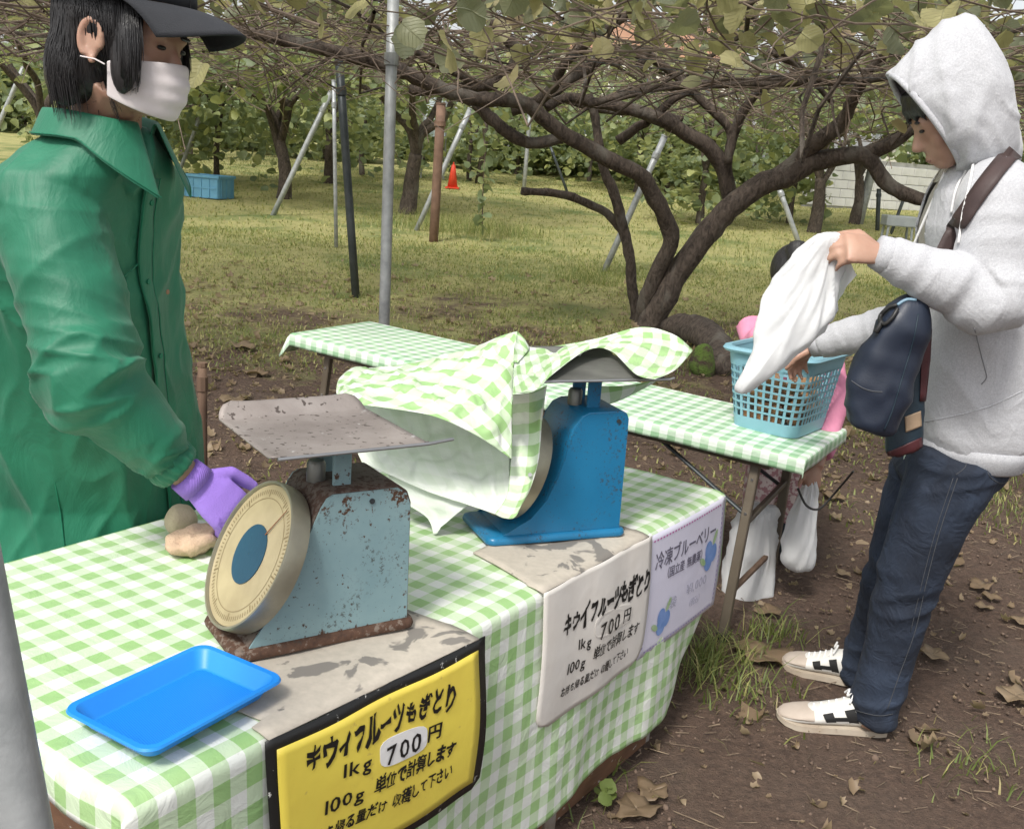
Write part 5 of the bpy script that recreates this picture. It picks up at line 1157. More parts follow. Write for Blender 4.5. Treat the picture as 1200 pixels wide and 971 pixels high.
def bpt(frac, z, grow=0):
    P, L = bring(z, grow); d = (frac % 1) * L[-1]
    for i in range(len(P) - 1):
        if d <= L[i + 1]: t = (d - L[i]) / max(1e-9, L[i + 1] - L[i]); return bk(lerp(P[i][0], P[i + 1][0], t), lerp(P[i][1], P[i + 1][1], t), z)
    return bk(P[-1][0], P[-1][1], z)
t = thing('plastic_basket', bc, 'pale blue perforated plastic basket on the end of the far table', 'basket')
NB_ = 96
def band(z0, z1, th=.003, g=0): return MB().rings([[bpt(k / NB_, z, gg) for k in range(NB_)] for z, gg in ((z0, g), (z1, g), (z1, g - th), (z0, g - th), (z0, g))], False)
obj('base_band', autos(fixn(band(.0, .045).mesh())), MAT['basket'], t)
obj('floor', MB().add([bpt(k / NB_, .006, -.003) for k in range(NB_)], [tuple(range(NB_))]), MAT['basket'], t)
rows = [.045 + .0262 * k for k in range(8)]
for k, z in enumerate(rows[1:]): obj('ring_rib', autos(fixn(band(z - .0035, z + .0035).mesh())), MAT['basket'], t)
nvb = 40; vb = MB()
for k in range(nvb):
    f_ = k / nvb; pp = [bpt(f_ + d_, z, g) for z in (.04, BH * .86) for d_, g in ((-.0042, -.001), (.0042, -.001), (.0042, -.0045), (-.0042, -.0045))]
    obj('upright_rib', MB().add(pp, [(0, 1, 5, 4), (1, 2, 6, 5), (2, 3, 7, 6), (3, 0, 4, 7), (0, 3, 2, 1), (4, 5, 6, 7)]), MAT['basket'], t)
obj('upper_band', autos(fixn(band(rows[-1] - .002, BH).mesh())), MAT['basket'], t)
obj('rim', autos(fixn(MB().rings([[bpt(k / NB_, z, g) for k in range(NB_)] for z, g in ((BH - .004, 0), (BH - .012, .014), (BH - .004, .018), (BH + .005, .012), (BH + .006, -.004), (BH - .004, -.005), (BH - .004, 0))], False).mesh())), MAT['basket'], t)
kw = MB().ell((0, 0, 0), (V((.024, 0, 0)), V((0, .024, 0)), V((0, 0, .033))), 16, 12); kme = smooth(kw.mesh('kiwi')); kme.materials.append(MAT['kiwi'])
kr = random.Random(5); kp = []; kn = 0
for layer in range(4):
    for i in range(4):
        for j in range(5):
            x = (-.078 + i * .052) + kr.uniform(-.005, .005); y = (-.108 + j * .054) + kr.uniform(-.005, .005)
            if layer == 3 and kr.random() < .25: continue
            if (i in (0, 3)) and (j in (0, 4)) and kr.random() < .5: continue
            o = bpy.data.objects.new('kiwi_fruit', kme); COL.objects.link(o); o.location = bk(x, y, .034 + layer * .044 + kr.uniform(0, .004)); o.rotation_euler = (kr.uniform(.9, 2.2), kr.uniform(-.4, .4), kr.uniform(0, 6.28))
            tag(o, 'brown kiwi fruit heaped inside the pale blue basket', 'kiwi', 'kiwi fruit in the basket')

# ================================================================== PEOPLE
def ebase(m_, c, f, u, r, hf, hr, hu, n=18, k=14): m_.ell(c, (f * hf, r * hr, u * hu), n, k)
def head_parts(m_, c, f, u, s=1.0, ears=True, nose=True):
    r = f.cross(u).normalized(); P = lambda a, b_, c_: c + (f * a + r * b_ + u * c_) * s
    E_ = lambda p, a, b_, c_: m_.ell(p, (f * a * s, r * b_ * s, u * c_ * s), 18, 14)
    E_(P(-.008, 0, .015), .098, .076, .098); E_(P(.032, 0, -.055), .058, .058, .062); E_(P(.050, 0, -.098), .030, .034, .022); E_(P(.052, 0, .0), .042, .06, .06)
    if nose:
        E_(P(.100, 0, -.042), .017, .014, .014); m_.tube([P(.084, 0, .0), P(.093, 0, -.018), P(.103, 0, -.040)], [.008 * s, .010 * s, .012 * s], 10)
        E_(P(.083, 0, -.077), .012, .022, .007); E_(P(.081, 0, -.088), .012, .019, .007)
        for q in (-1, 1): E_(P(.056, q * .036, -.040), .022, .024, .026); E_(P(.080, q * .030, .012), .012, .022, .008)
    if ears:
        for q in (-1, 1):
            E_(P(-.008, q * .076, -.018), .017, .006, .030); m_.tube([P(-.008 + .019 * math.cos(a_), q * (.080 + .004 * math.sin(a_ * .5)), -.014 + .030 * math.sin(a_)) for a_ in np.linspace(-.5, 4.3, 14)], .0058 * s, 8); E_(P(-.004, q * .080, -.046), .008, .006, .009)
    return P
def hand_parts(m_, w_, d, nrm, s=1.0, side=1, curl=(.5, .6, .7, .8), thumb=(.5, .5), spread=.12, L=1.0):
    # d: pointing direction, nrm: back-of-hand normal, side=+1: thumb towards d x nrm
    d = d.normalized(); nrm = (nrm - d * nrm.dot(d)).normalized(); th = d.cross(nrm) * side
    P = lambda a, b_, c_: w_ + (d * a + th * b_ + nrm * c_) * s
    m_.tube([P(-.02, 0, 0), P(.015, 0, .0), P(.045, .002, .002), P(.075, 0, .003), P(.092, 0, 0)], [(.017 * s, .024 * s), (.016 * s, .030 * s), (.016 * s, .040 * s), (.014 * s, .042 * s), (.010 * s, .040 * s)], 16, ref=nrm)
    tips = []
    for k in range(4):
        off = (.030 - .020 * k); ln = (.070, .078, .073, .058)[k] * L; r_ = (.0092, .0095, .009, .008)[k]
        p = P(.080 - .006 * (abs(k - 1.2)), off, 0); ang = .15; dd = (d + th * spread * (1.5 - k) * .6).normalized(); pts = [P(.060, off * .95, 0), p]
        for seg, fr in enumerate((.45, .32, .23)):
            ang += curl[k] * (.9 if seg == 0 else 1.0); v_ = dd * math.cos(ang) - nrm * math.sin(ang); p = p + v_ * ln * fr * s; pts.append(p)
        m_.tube(pts, [r_ * s * q for q in (1.0, 1.05, 1.0, .95, .78)], 10); m_.ell(pts[-1], (V((1, 0, 0)) * r_ * s * .8, V((0, 1, 0)) * r_ * s * .8, UP * r_ * s * .8), 8, 6); tips.append(p)
    p = P(.022, .030, -.006); pts = [P(.005, .012, -.004), p]; a1, a2 = thumb
    v_ = (d * .62 + th * .70 - nrm * .25 * a1).normalized(); p = p + v_ * .036 * s; pts.append(p)
    v_ = (d * .90 + th * (.30 - .5 * a2) - nrm * .35 * a1).normalized(); p = p + v_ * .032 * s; pts.append(p); p = p + v_ * .022 * s; pts.append(p)
    m_.tube(pts, [.014 * s, .0135 * s, .0115 * s, .0105 * s, .008 * s], 10); m_.ell(p, (V((1, 0, 0)) * .0085 * s, V((0, 1, 0)) * .0085 * s, UP * .0085 * s), 8, 6)
    return tips, p
def torso_rings(levels, n=28, sq=2.4):
    # levels: (center, fwd_dir, half_fwd, half_side)
    out = []
    for c, f, hf, hs in levels:
        f = V((f.x, f.y, 0)).normalized(); r = f.cross(UP); ring = []
        for k in range(n):
            a_ = 2 * math.pi * k / n; ca, sa = math.cos(a_), math.sin(a_); q = (abs(ca) ** sq + abs(sa) ** sq) ** (-1 / sq)
            ring.append(c + f * (hf * ca * q) + r * (hs * sa * q))
        out.append(ring)
    return out

# ------------------------------------------------------------------ right: hooded shopper
FW = V((-.97, .20, 0)).normalized(); RT = FW.cross(UP)           # his right points away from the camera
def sk(px, py, Y): return aty(px, py, Y)
ps = thing('person', V((1.08, 2.85, 0)), 'person in light grey hooded sweatshirt and dark jeans bending over the basket', 'person')
nH, nT, nK, nC, nA = sk(1122, 535, 2.66), sk(1090, 612, 2.66), sk(1060, 692, 2.68), sk(1044, 760, 2.69), sk(1022, 838, 2.70)
fH, fT, fK, fC, fA = sk(1098, 540, 2.86), sk(1068, 612, 2.88), sk(1046, 680, 2.92), sk(1024, 738, 2.96), sk(1008, 790, 2.99)
pel = (nH + fH) / 2
chest = sk(1150, 330, 2.74); neck = sk(1150, 205, 2.66); shN = sk(1168, 238, 2.46); shF = sk(1130, 235, 2.93)
elN, wrN = sk(1162, 352, 2.40), sk(1040, 300, 2.42)
elF, wrF = sk(1086, 372, 3.02), sk(962, 402, 3.18)
hc = sk(1116, 132, 2.60); hf = V((-.86, .10, -.50)).normalized(); hu = V((-.50, 0, .86)); hu = (hu - hf * hu.dot(hf)).normalized()
m_ = MB()
head_parts(m_, hc, hf, hu, 1.0)
m_.tube([hc - hu * .06 - hf * .02, lerp(hc, neck, .6), neck - UP * .05], [.06, .058, .075], 16)
m_.rings(torso_rings([(pel - FW * .03, FW, .085, .13), (lerp(pel - FW * .03, chest, .5), FW, .10, .14), (chest, FW, .115, .165), (lerp(chest, neck, .55), FW, .105, .17), (neck - UP * .03, FW, .07, .09)]))
for (a_, b_, c_, d_, e_) in ((nH, nT, nK, nC, nA), (fH, fT, fK, fC, fA)): m_.tube([a_ - UP * .01 - FW * .02, b_, c_, d_, e_, e_ - UP * .03], [.075, .078, .056, .054, .042, .04], 14)
for (a_, b_, c_) in ((shN, elN, wrN), (shF, elF, wrF)): m_.tube([a_, lerp(a_, b_, .5), b_, lerp(b_, c_, .45), c_], [.055, .048, .042, .040, .029], 14)
d_ = (wrN - elN).normalized()
hdir = (sk(985, 288, 2.40) - wrN).normalized(); hand_parts(m_, wrN + hdir * .015, hdir, V((.1, -.75, .62)), 1.02, side=1, curl=(.42, .50, .58, .62), thumb=(.6, .9), spread=.05)
hdF = (sk(930, 425, 3.25) - wrF).normalized(); hand_parts(m_, wrF + hdF * .015, hdF, V((0, 0, 1)), 1.0, side=-1, curl=(.4, .45, .5, .5))
body = fuse(m_, .0055, 5); obj('body', body, MAT['skin'], ps)
r_ = hf.cross(hu)
HP = lambda a, b_, c_: hc + (hf * a + r_ * b_ + hu * c_) * 1.0
for q in (-1, 1):
    e_ = obj('eye', MB().ell(HP(.086, q * .031, -.006), (hf * .006, r_ * .013, hu * .0045), 12, 8), MAT['ink'], ps)
    obj('eyebrow', MB().ell(HP(.090, q * .032, .017), (hf * .005, r_ * .017, hu * .004), 12, 8), MAT['hair'], ps)
obj('lips', MB().ell(HP(.0885, 0, -.082), (hf * .005, r_ * .018, hu * .005), 12, 8), plain('lips', (.36, .18, .14)), ps)
hm = MB(); hm.ell(HP(-.016, 0, .024), (hf * .104, r_ * .084, hu * .092), 20, 14)
for k in range(17): b0 = -.076 + .0095 * k; hm.tube([HP(.045, b0 * .7, .085), HP(.080, b0, .076), HP(.100 - abs(b0) * .35, b0, .052), HP(.099 - abs(b0) * .45, b0 * 1.02, .020 + .010 * math.sin(k * 2.1))], [.012, .012, .008, .002], 6)
hme = fuse(hm, .004, 1); displace(hme, lambda p, q: .002 * nz(V((p.x * 3, p.y * 3, p.z)), 30)); obj('hair', hme, MAT['hair'], ps)
# hood: rings from the face opening to the back
def hring(tp, bp, hw, Y, n=30, sq=2.3):
    t_, b_ = sk(*tp, Y), sk(*bp, Y); c = (t_ + b_) / 2; v_ = (t_ - b_) / 2; lat = V((.12, 1, 0)).normalized(); out = []
    for k in range(n):
        a_ = 2 * math.pi * k / n; ca, sa = math.cos(a_), math.sin(a_); q = (abs(ca) ** sq + abs(sa) ** sq) ** (-1 / sq); wd_ = hw * (1 - .22 * max(0, ca)); out.append(c + v_ * ca * q + lat * wd_ * sa * q)
    return out
YH = 2.60
hk = [((1044, 88), (1122, 196), .085), ((1050, 78), (1132, 203), .100), ((1070, 56), (1142, 208), .114), ((1098, 31), (1150, 210), .122), ((1130, 14), (1160, 210), .124), ((1152, 34), (1170, 205), .118), ((1166, 66), (1180, 198), .104), ((1177, 104), (1188, 186), .075), ((1182, 128), (1188, 165), .03)]
hm = MB().rings([hring(a_, b_, w_, YH) for a_, b_, w_ in hk], False)
last = [len(hm.v) - 30 + k for k in range(30)]; hm.f.append(tuple(last)); hm.m.append(0)
hme = fixn(hm.mesh()); o_ = bpy.data.objects.new('tmp', hme); COL.objects.link(o_); sub(o_, 2); dg = bpy.context.evaluated_depsgraph_get(); dg.update(); hme = smooth(bpy.data.meshes.new_from_object(o_.evaluated_get(dg))); bpy.data.objects.remove(o_)
displace(hme, lambda p, q: .007 * nz(V((p.x, p.y, p.z * .5)), 10) + .010 * max(0, 1 - 4 * abs(nz(V((p.x * 1.3 + p.z * .3, p.y, p.z * .35)), 9, 4))) + .006 * max(0, 1 - 4 * abs(nz(V((p.x + p.z * .8, p.y, p.z)), 11, 8))) * max(0, min(1, (1.86 - p.z) / .15)))
hood = obj('hood', hme, MAT['hoodie'], ps); solid(hood, .009, off=-1)
op = [sk(0, 0, 1)] * 0
ring0 = hring((1045, 89), (1122, 196), .086, YH, 40); obj('hood_hem', smooth(fixn(MB().tube(ring0 + [ring0[0]], .0075, 8, cap=False).mesh())), MAT['rib'], ps)
# sweatshirt
m_ = MB(); hem = sk(1134, 513, 2.76)
m_.rings(torso_rings([(hem - UP * .012, FW, .150, .205), (hem + UP * .03, FW, .165, .222), (lerp(hem, chest, .4), FW, .168, .225), (chest, FW, .172, .232), (lerp(chest, neck, .5), FW, .158, .235), (lerp(chest, neck, .82), FW, .125, .19), (neck + UP * .015, FW, .095, .115), (neck + UP * .04, FW, .08, .09)], 36))
aN = [shN + V((.02, .06, .03)), shN, lerp(shN, elN, .5), elN, lerp(elN, wrN, .3), lerp(elN, wrN, .65), wrN]; m_.tube(cat_spline(aN, 3), interp([.085, .092, .084, .078, .070, .060, .044], 3), 20)
aF = [shF, lerp(shF, elF, .5), elF, lerp(elF, wrF, .4), wrF]; m_.tube(cat_spline(aF, 3), interp([.088, .078, .070, .060, .044], 3), 18)
hd = fuse(m_, .0065, 8)
def hfold(p, q):
    d, s, _c = polydist(p, [shN, elN, wrN]); d2, s2, _c2 = polydist(p, [shF, elF, wrF]); v = 0
    Ln = (elN - shN).length; Lf = (elF - shF).length
    if d < .13:
        k = max(0, 1 - abs(s - Ln) / .16); v += (.004 + .008 * k) * (1 - 2.2 * abs(noise.noise(V((s * 17 + p.z * 4, p.y * 5, 1))))) + .004 * noise.noise(V((s * 34, p.y * 6, p.z * 6)))
    elif d2 < .11: v += .006 * (1 - 2.2 * abs(noise.noise(V((s2 * 20, p.z * 5, 3)))))
    else: v += .006 * noise.noise(V((p.x * 7, p.y * 7, p.z * 3))) + .005 * (1 - 2 * abs(noise.noise(V((p.x * 9 + p.z * 5, p.y * 6, p.z * 4 + 2)))))
    return v
displace(hd, hfold)
ax_top, ax_bot = neck + UP * .05, hem
def opening(co):
    if polydist(co, [shN, elN, wrN])[0] < .10 or polydist(co, [shF, elF, wrF])[0] < .09: return True
    t = (co.z - hem.z) / (neck.z - hem.z); c = lerp(hem, neck, max(0, min(1, t))); q = co - c; fw_ = q.dot(FW); rt_ = q.dot(RT)
    if fw_ < .03: return True
    return abs(rt_ - (-.02 + .03 * t)) > .018 + .055 * max(0, t) ** 1.2
clip(hd, opening)
sw = obj('sweatshirt', hd, MAT['hoodie'], ps); solid(sw, .005, off=-1)
obj('cuff', smooth(fixn(MB().tube([wrN - d_ * .012, wrN + d_ * .008, wrN + d_ * .03], [.045, .043, .039], 20).mesh())), MAT['rib'], ps)
dF = (wrF - elF).normalized(); obj('cuff', smooth(fixn(MB().tube([wrF - dF * .012, wrF + dF * .03], [.044, .038], 20).mesh())), MAT['rib'], ps)
hb = MB().rings(torso_rings([(hem - UP * .052, FW, .140, .195), (hem - UP * .045, FW, .149, .205), (hem - UP * .012, FW, .157, .214), (hem + UP * .012, FW, .160, .218)], 40), False)
hbm = fixn(hb.mesh()); clip(hbm, lambda co: (co - hem).dot(FW) < .03 or abs((co - hem).dot(RT) + .02) > .02); o = obj('hem_band', smooth(hbm), MAT['rib'], ps); solid(o, .006, off=-1)
# shirt under the sweatshirt
m_ = MB().rings(torso_rings([(hem + UP * .02, FW, .125, .175), (lerp(hem, chest, .5), FW, .148, .190), (chest, FW, .156, .205), (lerp(chest, neck, .5), FW, .148, .215), (lerp(chest, neck, .8), FW, .118, .175), (neck - UP * .01, FW, .092, .108), (neck + UP * .03, FW, .074, .078)], 28))
sh = fuse(m_, .008, 4); displace(sh, lambda p, q: .003 * nz(V((p.x, p.y, p.z * .4)), 16)); obj('shirt', sh, MAT['shirt'], ps)
cc = neck + UP * .03
for q in (-1, 1):
    def cf(u, v, q=q):
        a_ = lerp(.12, 2.2, u) * q; rr_ = lerp(.076, .105, v); return cc + FW * (math.cos(a_) * rr_ * 1.05) + RT * (math.sin(a_) * rr_) + UP * (.028 - .055 * v - .03 * v * max(0, math.cos(a_)))
    o = obj('shirt_collar', smooth(fixn(MB().grid(cf, 12, 5).mesh())), MAT['shirt'], ps); solid(o, .003, off=0)
# zip edge on the near side, drawcords, pocket seam
zp = []
for k in range(26):
    t = k / 25; c = lerp(hem - UP * .05, neck, t); hfw = lerp(.153, .168, min(1, t * 3)) if t < .75 else lerp(.168, .10, (t - .75) / .25); off_ = -.02 + .03 * t - (.020 + .055 * t ** 1.2)
    zp.append(c + FW * (hfw + .002) * math.sqrt(max(.1, 1 - (off_ / .225) ** 2)) + RT * off_)
obj('zip', smooth(fixn(MB().tube(zp, .0035, 6).mesh())), MAT['sticker'], ps); obj('zip_pull', MB().box(zp[0] + FW * .006 - UP * .014, (.003, .005, .014)), MAT['steel'], ps)
hs_ = skinner(sw.data)
for pts in ([(1142, 190), (1138, 215), (1130, 250), (1125, 285)], [(1134, 196), (1122, 222), (1116, 250)]): stitched('drawcord', hs_, pts, .0032, MAT['sticker'], ps, lift=.004)
stitched('pocket_seam', hs_, [(1142, 384), (1147, 405), (1153, 428), (1156, 442), (1150, 450)], .0016, plain('seam_shade', (.24, .245, .26)), ps, lift=.0)
stitched('hem_seam', hs_, [(1084, 494), (1120, 487), (1160, 476), (1198, 458)], 0.0018, MAT['rib'], ps, lift=.0)
# jeans
m_ = MB(); m_.rings(torso_rings([(pel + UP * .14 - FW * .07, FW, .115, .165), (pel + UP * .06 - FW * .05, FW, .128, .180), (pel - UP * .04, FW, .135, .182), (pel - UP * .08, FW, .10, .13)], 28))
m_.tube(cat_spline([nH, lerp(nH, nT, .5), nT, nK, nC, nA + V((0, 0, -.01))], 3), interp([.116, .112, .100, .082, .073, .063], 3), 20)
m_.tube(cat_spline([fH, lerp(fH, fT, .5), fT, fK, fC, fA + V((0, 0, -.01))], 3), interp([.116, .110, .098, .080, .071, .061], 3), 20)
jn = fuse(m_, .007, 6)
def jfold(p, q):
    v = .004 * nz(p, 12)
    for (a_, k_, e_) in ((nH, nK, nA), (fH, fK, fA)):
        d, s, _c = polydist(p, [a_, k_, e_]); L1 = (k_ - a_).length; L2 = L1 + (e_ - k_).length
        if d < .13:
            kk = max(0, 1 - abs(s - L1) / .14) + 1.3 * max(0, 1 - (L2 - s) / .20) + .9 * max(0, 1 - s / .16); v += .011 * kk * (1 - 2.4 * abs(noise.noise(V((s * 14 + p.x * 6, p.y * 5, 4))))); break
    return v
displace(jn, jfold); obj('jeans', jn, MAT['denim'], ps)
js_ = skinner(jn)
stitched('leg_seam', js_, [(1122, 560), (1102, 620), (1086, 680), (1072, 740), (1054, 790), (1040, 830)], .0012, MAT['stitch'], ps, lift=.0006)
stitched('leg_seam', js_, [(1117, 560), (1097, 620), (1081, 680), (1067, 740)], .0009, MAT['stitch'], ps, lift=.0006)
stitched('pocket_stitch', js_, [(1172, 515), (1160, 535), (1158, 555), (1172, 566), (1186, 560)], .0011, MAT['stitch'], ps, lift=.0006)
stitched('pocket_stitch', js_, [(1128, 525), (1132, 545), (1120, 556)], .0011, MAT['stitch'], ps, lift=.0006)
stitched('cuff_stitch', js_, [(994, 828), (1010, 834), (1030, 838), (1046, 836)], .0011, MAT['stitch'], ps, lift=.0006)
# sneakers
def sneaker(toe, heel, label):
    d = toe - heel; d.z = 0; L = d.length; d.normalize(); s_ = V((-d.y, d.x, 0)); g0 = V((heel.x, heel.y, terr(heel.x, heel.y) - .004))
    P = lambda x, y, z: g0 + d * (x * L) + s_ * y + UP * z
    n = 20
    def ring(x, w_, z0, z1, sh=0):
        out = []
        for k in range(n):
            a_ = 2 * math.pi * k / n; ca, sa = math.cos(a_), math.sin(a_); y = w_ * ca; z = (z0 + z1) / 2 + (z1 - z0) / 2 * math.copysign(abs(sa) ** .75, sa); out.append(P(x, y * (1 - .25 * max(0, sa)), z))
        return out
    t = obj('shoe', autos(fixn(MB().rings([ring(x, w_, .016, h) for x, w_, h in ((.0, .010, .06), (.02, .026, .088), (.08, .035, .098), (.18, .038, .100), (.28, .038, .105), (.38, .040, .098), (.5, .043, .082), (.62, .047, .068), (.74, .049, .058), (.85, .046, .050), (.94, .036, .044), (.985, .020, .036), (1.0, .006, .030))]).mesh()), 60), MAT['shoewhite'], ps)
    out = [(0, .012), (.02, .028), (.1, .037), (.25, .040), (.4, .042), (.55, .046), (.72, .052), (.85, .050), (.95, .040), (1.0, .022), (1.012, .008)]
    rg = [[P(x, y, zf(x)) for x, y in out] + [P(x, -y, zf(x)) for x, y in reversed(out)] for zf in ((lambda x: 0 + .014 * max(0, (x - .8) / .2) ** 2), (lambda x: .018 + .010 * max(0, (x - .8) / .2) ** 2))]
    obj('sole', autos(fixn(MB().rings(rg).mesh())), MAT['shoesole'], t)
    tc_ = MB().rings([ring(x, w_ + .0022, .024, h + .002) for x, w_, h in ((.70, .0485, .058), (.74, .049, .056), (.85, .046, .049), (.94, .036, .043), (.985, .021, .036), (1.003, .007, .030))]); obj('toe_cap', autos(fixn(tc_.mesh()), 60), MAT['shoesuede'], t)
    # side mark: two slanting black bars joined by a bridge
    for sg in (1, -1):
        def sp3(x, z):
            w_ = np.interp(x, [.18, .28, .38, .5, .62], [.038, .038, .040, .043, .047]); h = np.interp(x, [.18, .28, .38, .5, .62], [.100, .105, .098, .082, .068]); zz = (z - .022) / (h - .022) * 2 - 1
            zz = max(-.99, min(.99, zz)); sa = math.copysign(abs(zz) ** (1 / .75), zz); ca = math.sqrt(max(0, 1 - sa * sa)); return P(x, sg * (w_ * ca * (1 - .25 * max(0, sa)) + .0022), z)
        def quad(name, p): obj(name, MB().grid(lambda u, v: sp3(lerp(lerp(p[0][0], p[1][0], u), lerp(p[3][0], p[2][0], u), v), lerp(lerp(p[0][1], p[1][1], u), lerp(p[3][1], p[2][1], u), v)), 6, 8), MAT['shoeblack'], t)
        quad('side_mark', [(.49, .031), (.58, .031), (.63, .057), (.54, .065)]); quad('side_mark', [(.28, .031), (.37, .031), (.44, .074), (.35, .082)]); quad('side_mark', [(.37, .043), (.53, .041), (.55, .053), (.40, .057)])
    for k in range(5): x = .42 + .065 * k; h = np.interp(x, [.38, .5, .62, .74], [.098, .082, .068, .058]); obj('lace', MB().tube([P(x, -.026, h - .012), P(x + .01, 0, h + .004), P(x + .02, .026, h - .012)], .003, 6), MAT['sticker'], t)
    obj('lace_bow', MB().tube(cat_spline([P(.40, -.03, .098), P(.38, -.012, .118), P(.40, 0, .104), P(.36, .015, .120), P(.40, .03, .096)], 4), .0032, 6), MAT['sticker'], t)
    obj('heel_tab', autos(fixn(MB().rings([ring(x, w_ + .0018, .026, h) for x, w_, h in ((-.004, .010, .066), (.02, .0265, .082), (.06, .033, .075))]).mesh())), MAT['shoesuede'], t)
sneaker(atz(910, 846, .0), atz(1038, 860, .0), 'near'); sneaker(atz(916, 783, .0), atz(1010, 806, .0), 'far')

# ------------------------------------------------------------------ shoulder bag
sb = thing('shoulder_bag', sk(1035, 500, 2.50), 'navy shoulder bag with maroon trim hanging at the hooded person front', 'bag')
def bagloft(rows, Y, thick, mat, name, amp=.004):
    rg = []
    for (xl, yl, xr, yr) in rows:
        l, r__ = sk(xl, yl, Y), sk(xr, yr, Y); c = (l + r__) / 2; h = (r__ - l) / 2; out = []
        for k in range(24):
            a_ = 2 * math.pi * k / 24; ca, sa = math.cos(a_), math.sin(a_); q = (abs(ca) ** 2.6 + abs(sa) ** 2.6) ** (-1 / 2.6); out.append(c + h * ca * q + V((.1, 1, 0)) * thick * sa * q * min(1, h.length / .05))
        rg.append(out)
    me = fixn(MB().rings(rg).mesh()); o = bpy.data.objects.new('tmp', me); COL.objects.link(o); sub(o, 2); dg = bpy.context.evaluated_depsgraph_get(); dg.update(); me = smooth(bpy.data.meshes.new_from_object(o.evaluated_get(dg))); bpy.data.objects.remove(o)
    displace(me, lambda p, q: amp * nz(p, 7, 3) + amp * .5 * (1 - 2.4 * abs(nz(V((p.x, p.y, p.z * 1.4)), 11, 5))) + amp * .15 * nz(p, 30)); return obj(name, me, mat, sb)
bg1 = bagloft([(1058, 349, 1078, 350), (1046, 360, 1087, 366), (1030, 385, 1085, 395), (1012, 415, 1078, 425), (998, 442, 1068, 455), (990, 465, 1058, 478), (989, 485, 1050, 496), (994, 498, 1044, 506), (1008, 508, 1034, 511)], 2.42, .048, MAT['navy'], 'bag_body', .016)
bg2 = bagloft([(1070, 372, 1092, 375), (1058, 410, 1090, 412), (1048, 450, 1084, 452), (1042, 490, 1082, 492), (1038, 520, 1080, 518), (1038, 538, 1078, 524)], 2.52, .035, MAT['navy2'], 'rear_pouch')
def strip(name, pts, w_, Y, mat, th=.002, off=V((0, -.0, 0))):
    P = [sk(x, y, Yk) for (x, y), Yk in zip(pts, Y if isinstance(Y, list) else [Y] * len(pts))]; P = cat_spline(P, 4)
    m_ = MB().tube([p + off for p in P], [(w_, th)] * len(P), 8, ref=None) if False else MB()
    rg = []
    for i, p in enumerate(P):
        t = (P[min(i + 1, len(P) - 1)] - P[max(i - 1, 0)]).normalized(); vw = (CAMP - p).normalized(); s_ = t.cross(V((-.25, -1, .1)).normalized()).normalized(); n_ = s_.cross(t)
        rg.append([p + s_ * w_ - n_ * th, p + s_ * w_ + n_ * th, p - s_ * w_ + n_ * th, p - s_ * w_ - n_ * th])
    m_.rings(rg); return obj(name, fixn(m_.mesh()), mat, sb)
sph = cat_spline([V((1214, 150, 0)), V((1182, 184, 0)), V((1152, 222, 0)), V((1130, 255, 0)), V((1117, 274, 0)), V((1104, 300, 0)), V((1096, 318, 0))], 6); lastY = 2.5; hst = skinner(sw.data, hood.data); rg = []
for i_, p in enumerate(sph):
    t_ = (sph[min(i_ + 1, len(sph) - 1)] - sph[max(i_ - 1, 0)]).normalized(); n_ = V((-t_.y, t_.x, 0)); row = []
    for v_ in (-1, -.33, .33, 1):
        q = p + n_ * 9.5 * v_; h = hst(q.x, q.y, .006) if q.y < 268 else sk(q.x, q.y, lastY); row.append(h)
    rg.append(row)
    if p.y < 262 and all(h is not None for h in row): lastY = max(h.y for h in row)
good = [r for r in rg if all(h is not None for h in r)]
mm = MB(); mm.grid(lambda u, v: good[min(len(good) - 1, round(u * (len(good) - 1)))][round(v * 3)], len(good) - 1, 3); o = obj('shoulder_strap', smooth(mm.mesh()), MAT['strap'], sb); solid(o, .002, off=0)
strip('strap_end', [(1090, 328), (1086, 345), (1078, 362)], .018, [2.40, 2.40, 2.41], MAT['strap'])
bh = skinner(bg1.data, bg2.data); bh2 = skinner(bg2.data); bh1 = skinner(bg1.data)
onpatch('maroon_base', bh2, [(1037, 531), (1079, 512), (1080, 524), (1038, 545)], MAT['maroon'], sb)
onpatch('maroon_trim', bh2, [(1081, 376), (1091, 376), (1086, 470), (1077, 470)], MAT['maroon'], sb)
onpatch('leather_tag', bh2, [(1060, 488), (1078, 481), (1079, 499), (1061, 506)], MAT['leathertag'], sb)
stitched('zip_line', bh1, [(1052, 358), (1062, 352), (1074, 352)], .004, MAT['bagtrim'], sb, lift=.002)
stitched('panel_seam', bh1, [(1076, 368), (1070, 400), (1058, 440), (1046, 480), (1036, 504)], .0018, MAT['navy2'], sb, lift=.0005)
stitched('pocket_stitch', bh1, [(998, 446), (1010, 454), (1022, 458), (1034, 459)], .0012, MAT['stitch'], sb, lift=.0006)
zp_ = [(1052, 360), (1042, 364), (1034, 374), (1038, 381), (1046, 374), (1052, 364)]
stitched('zip_pull', bh1, zp_, .005, MAT['black'], sb, lift=.008); stitched('zip_tab', bh1, [(1036, 378), (1029, 390)], .0065, MAT['black'], sb, lift=.007)
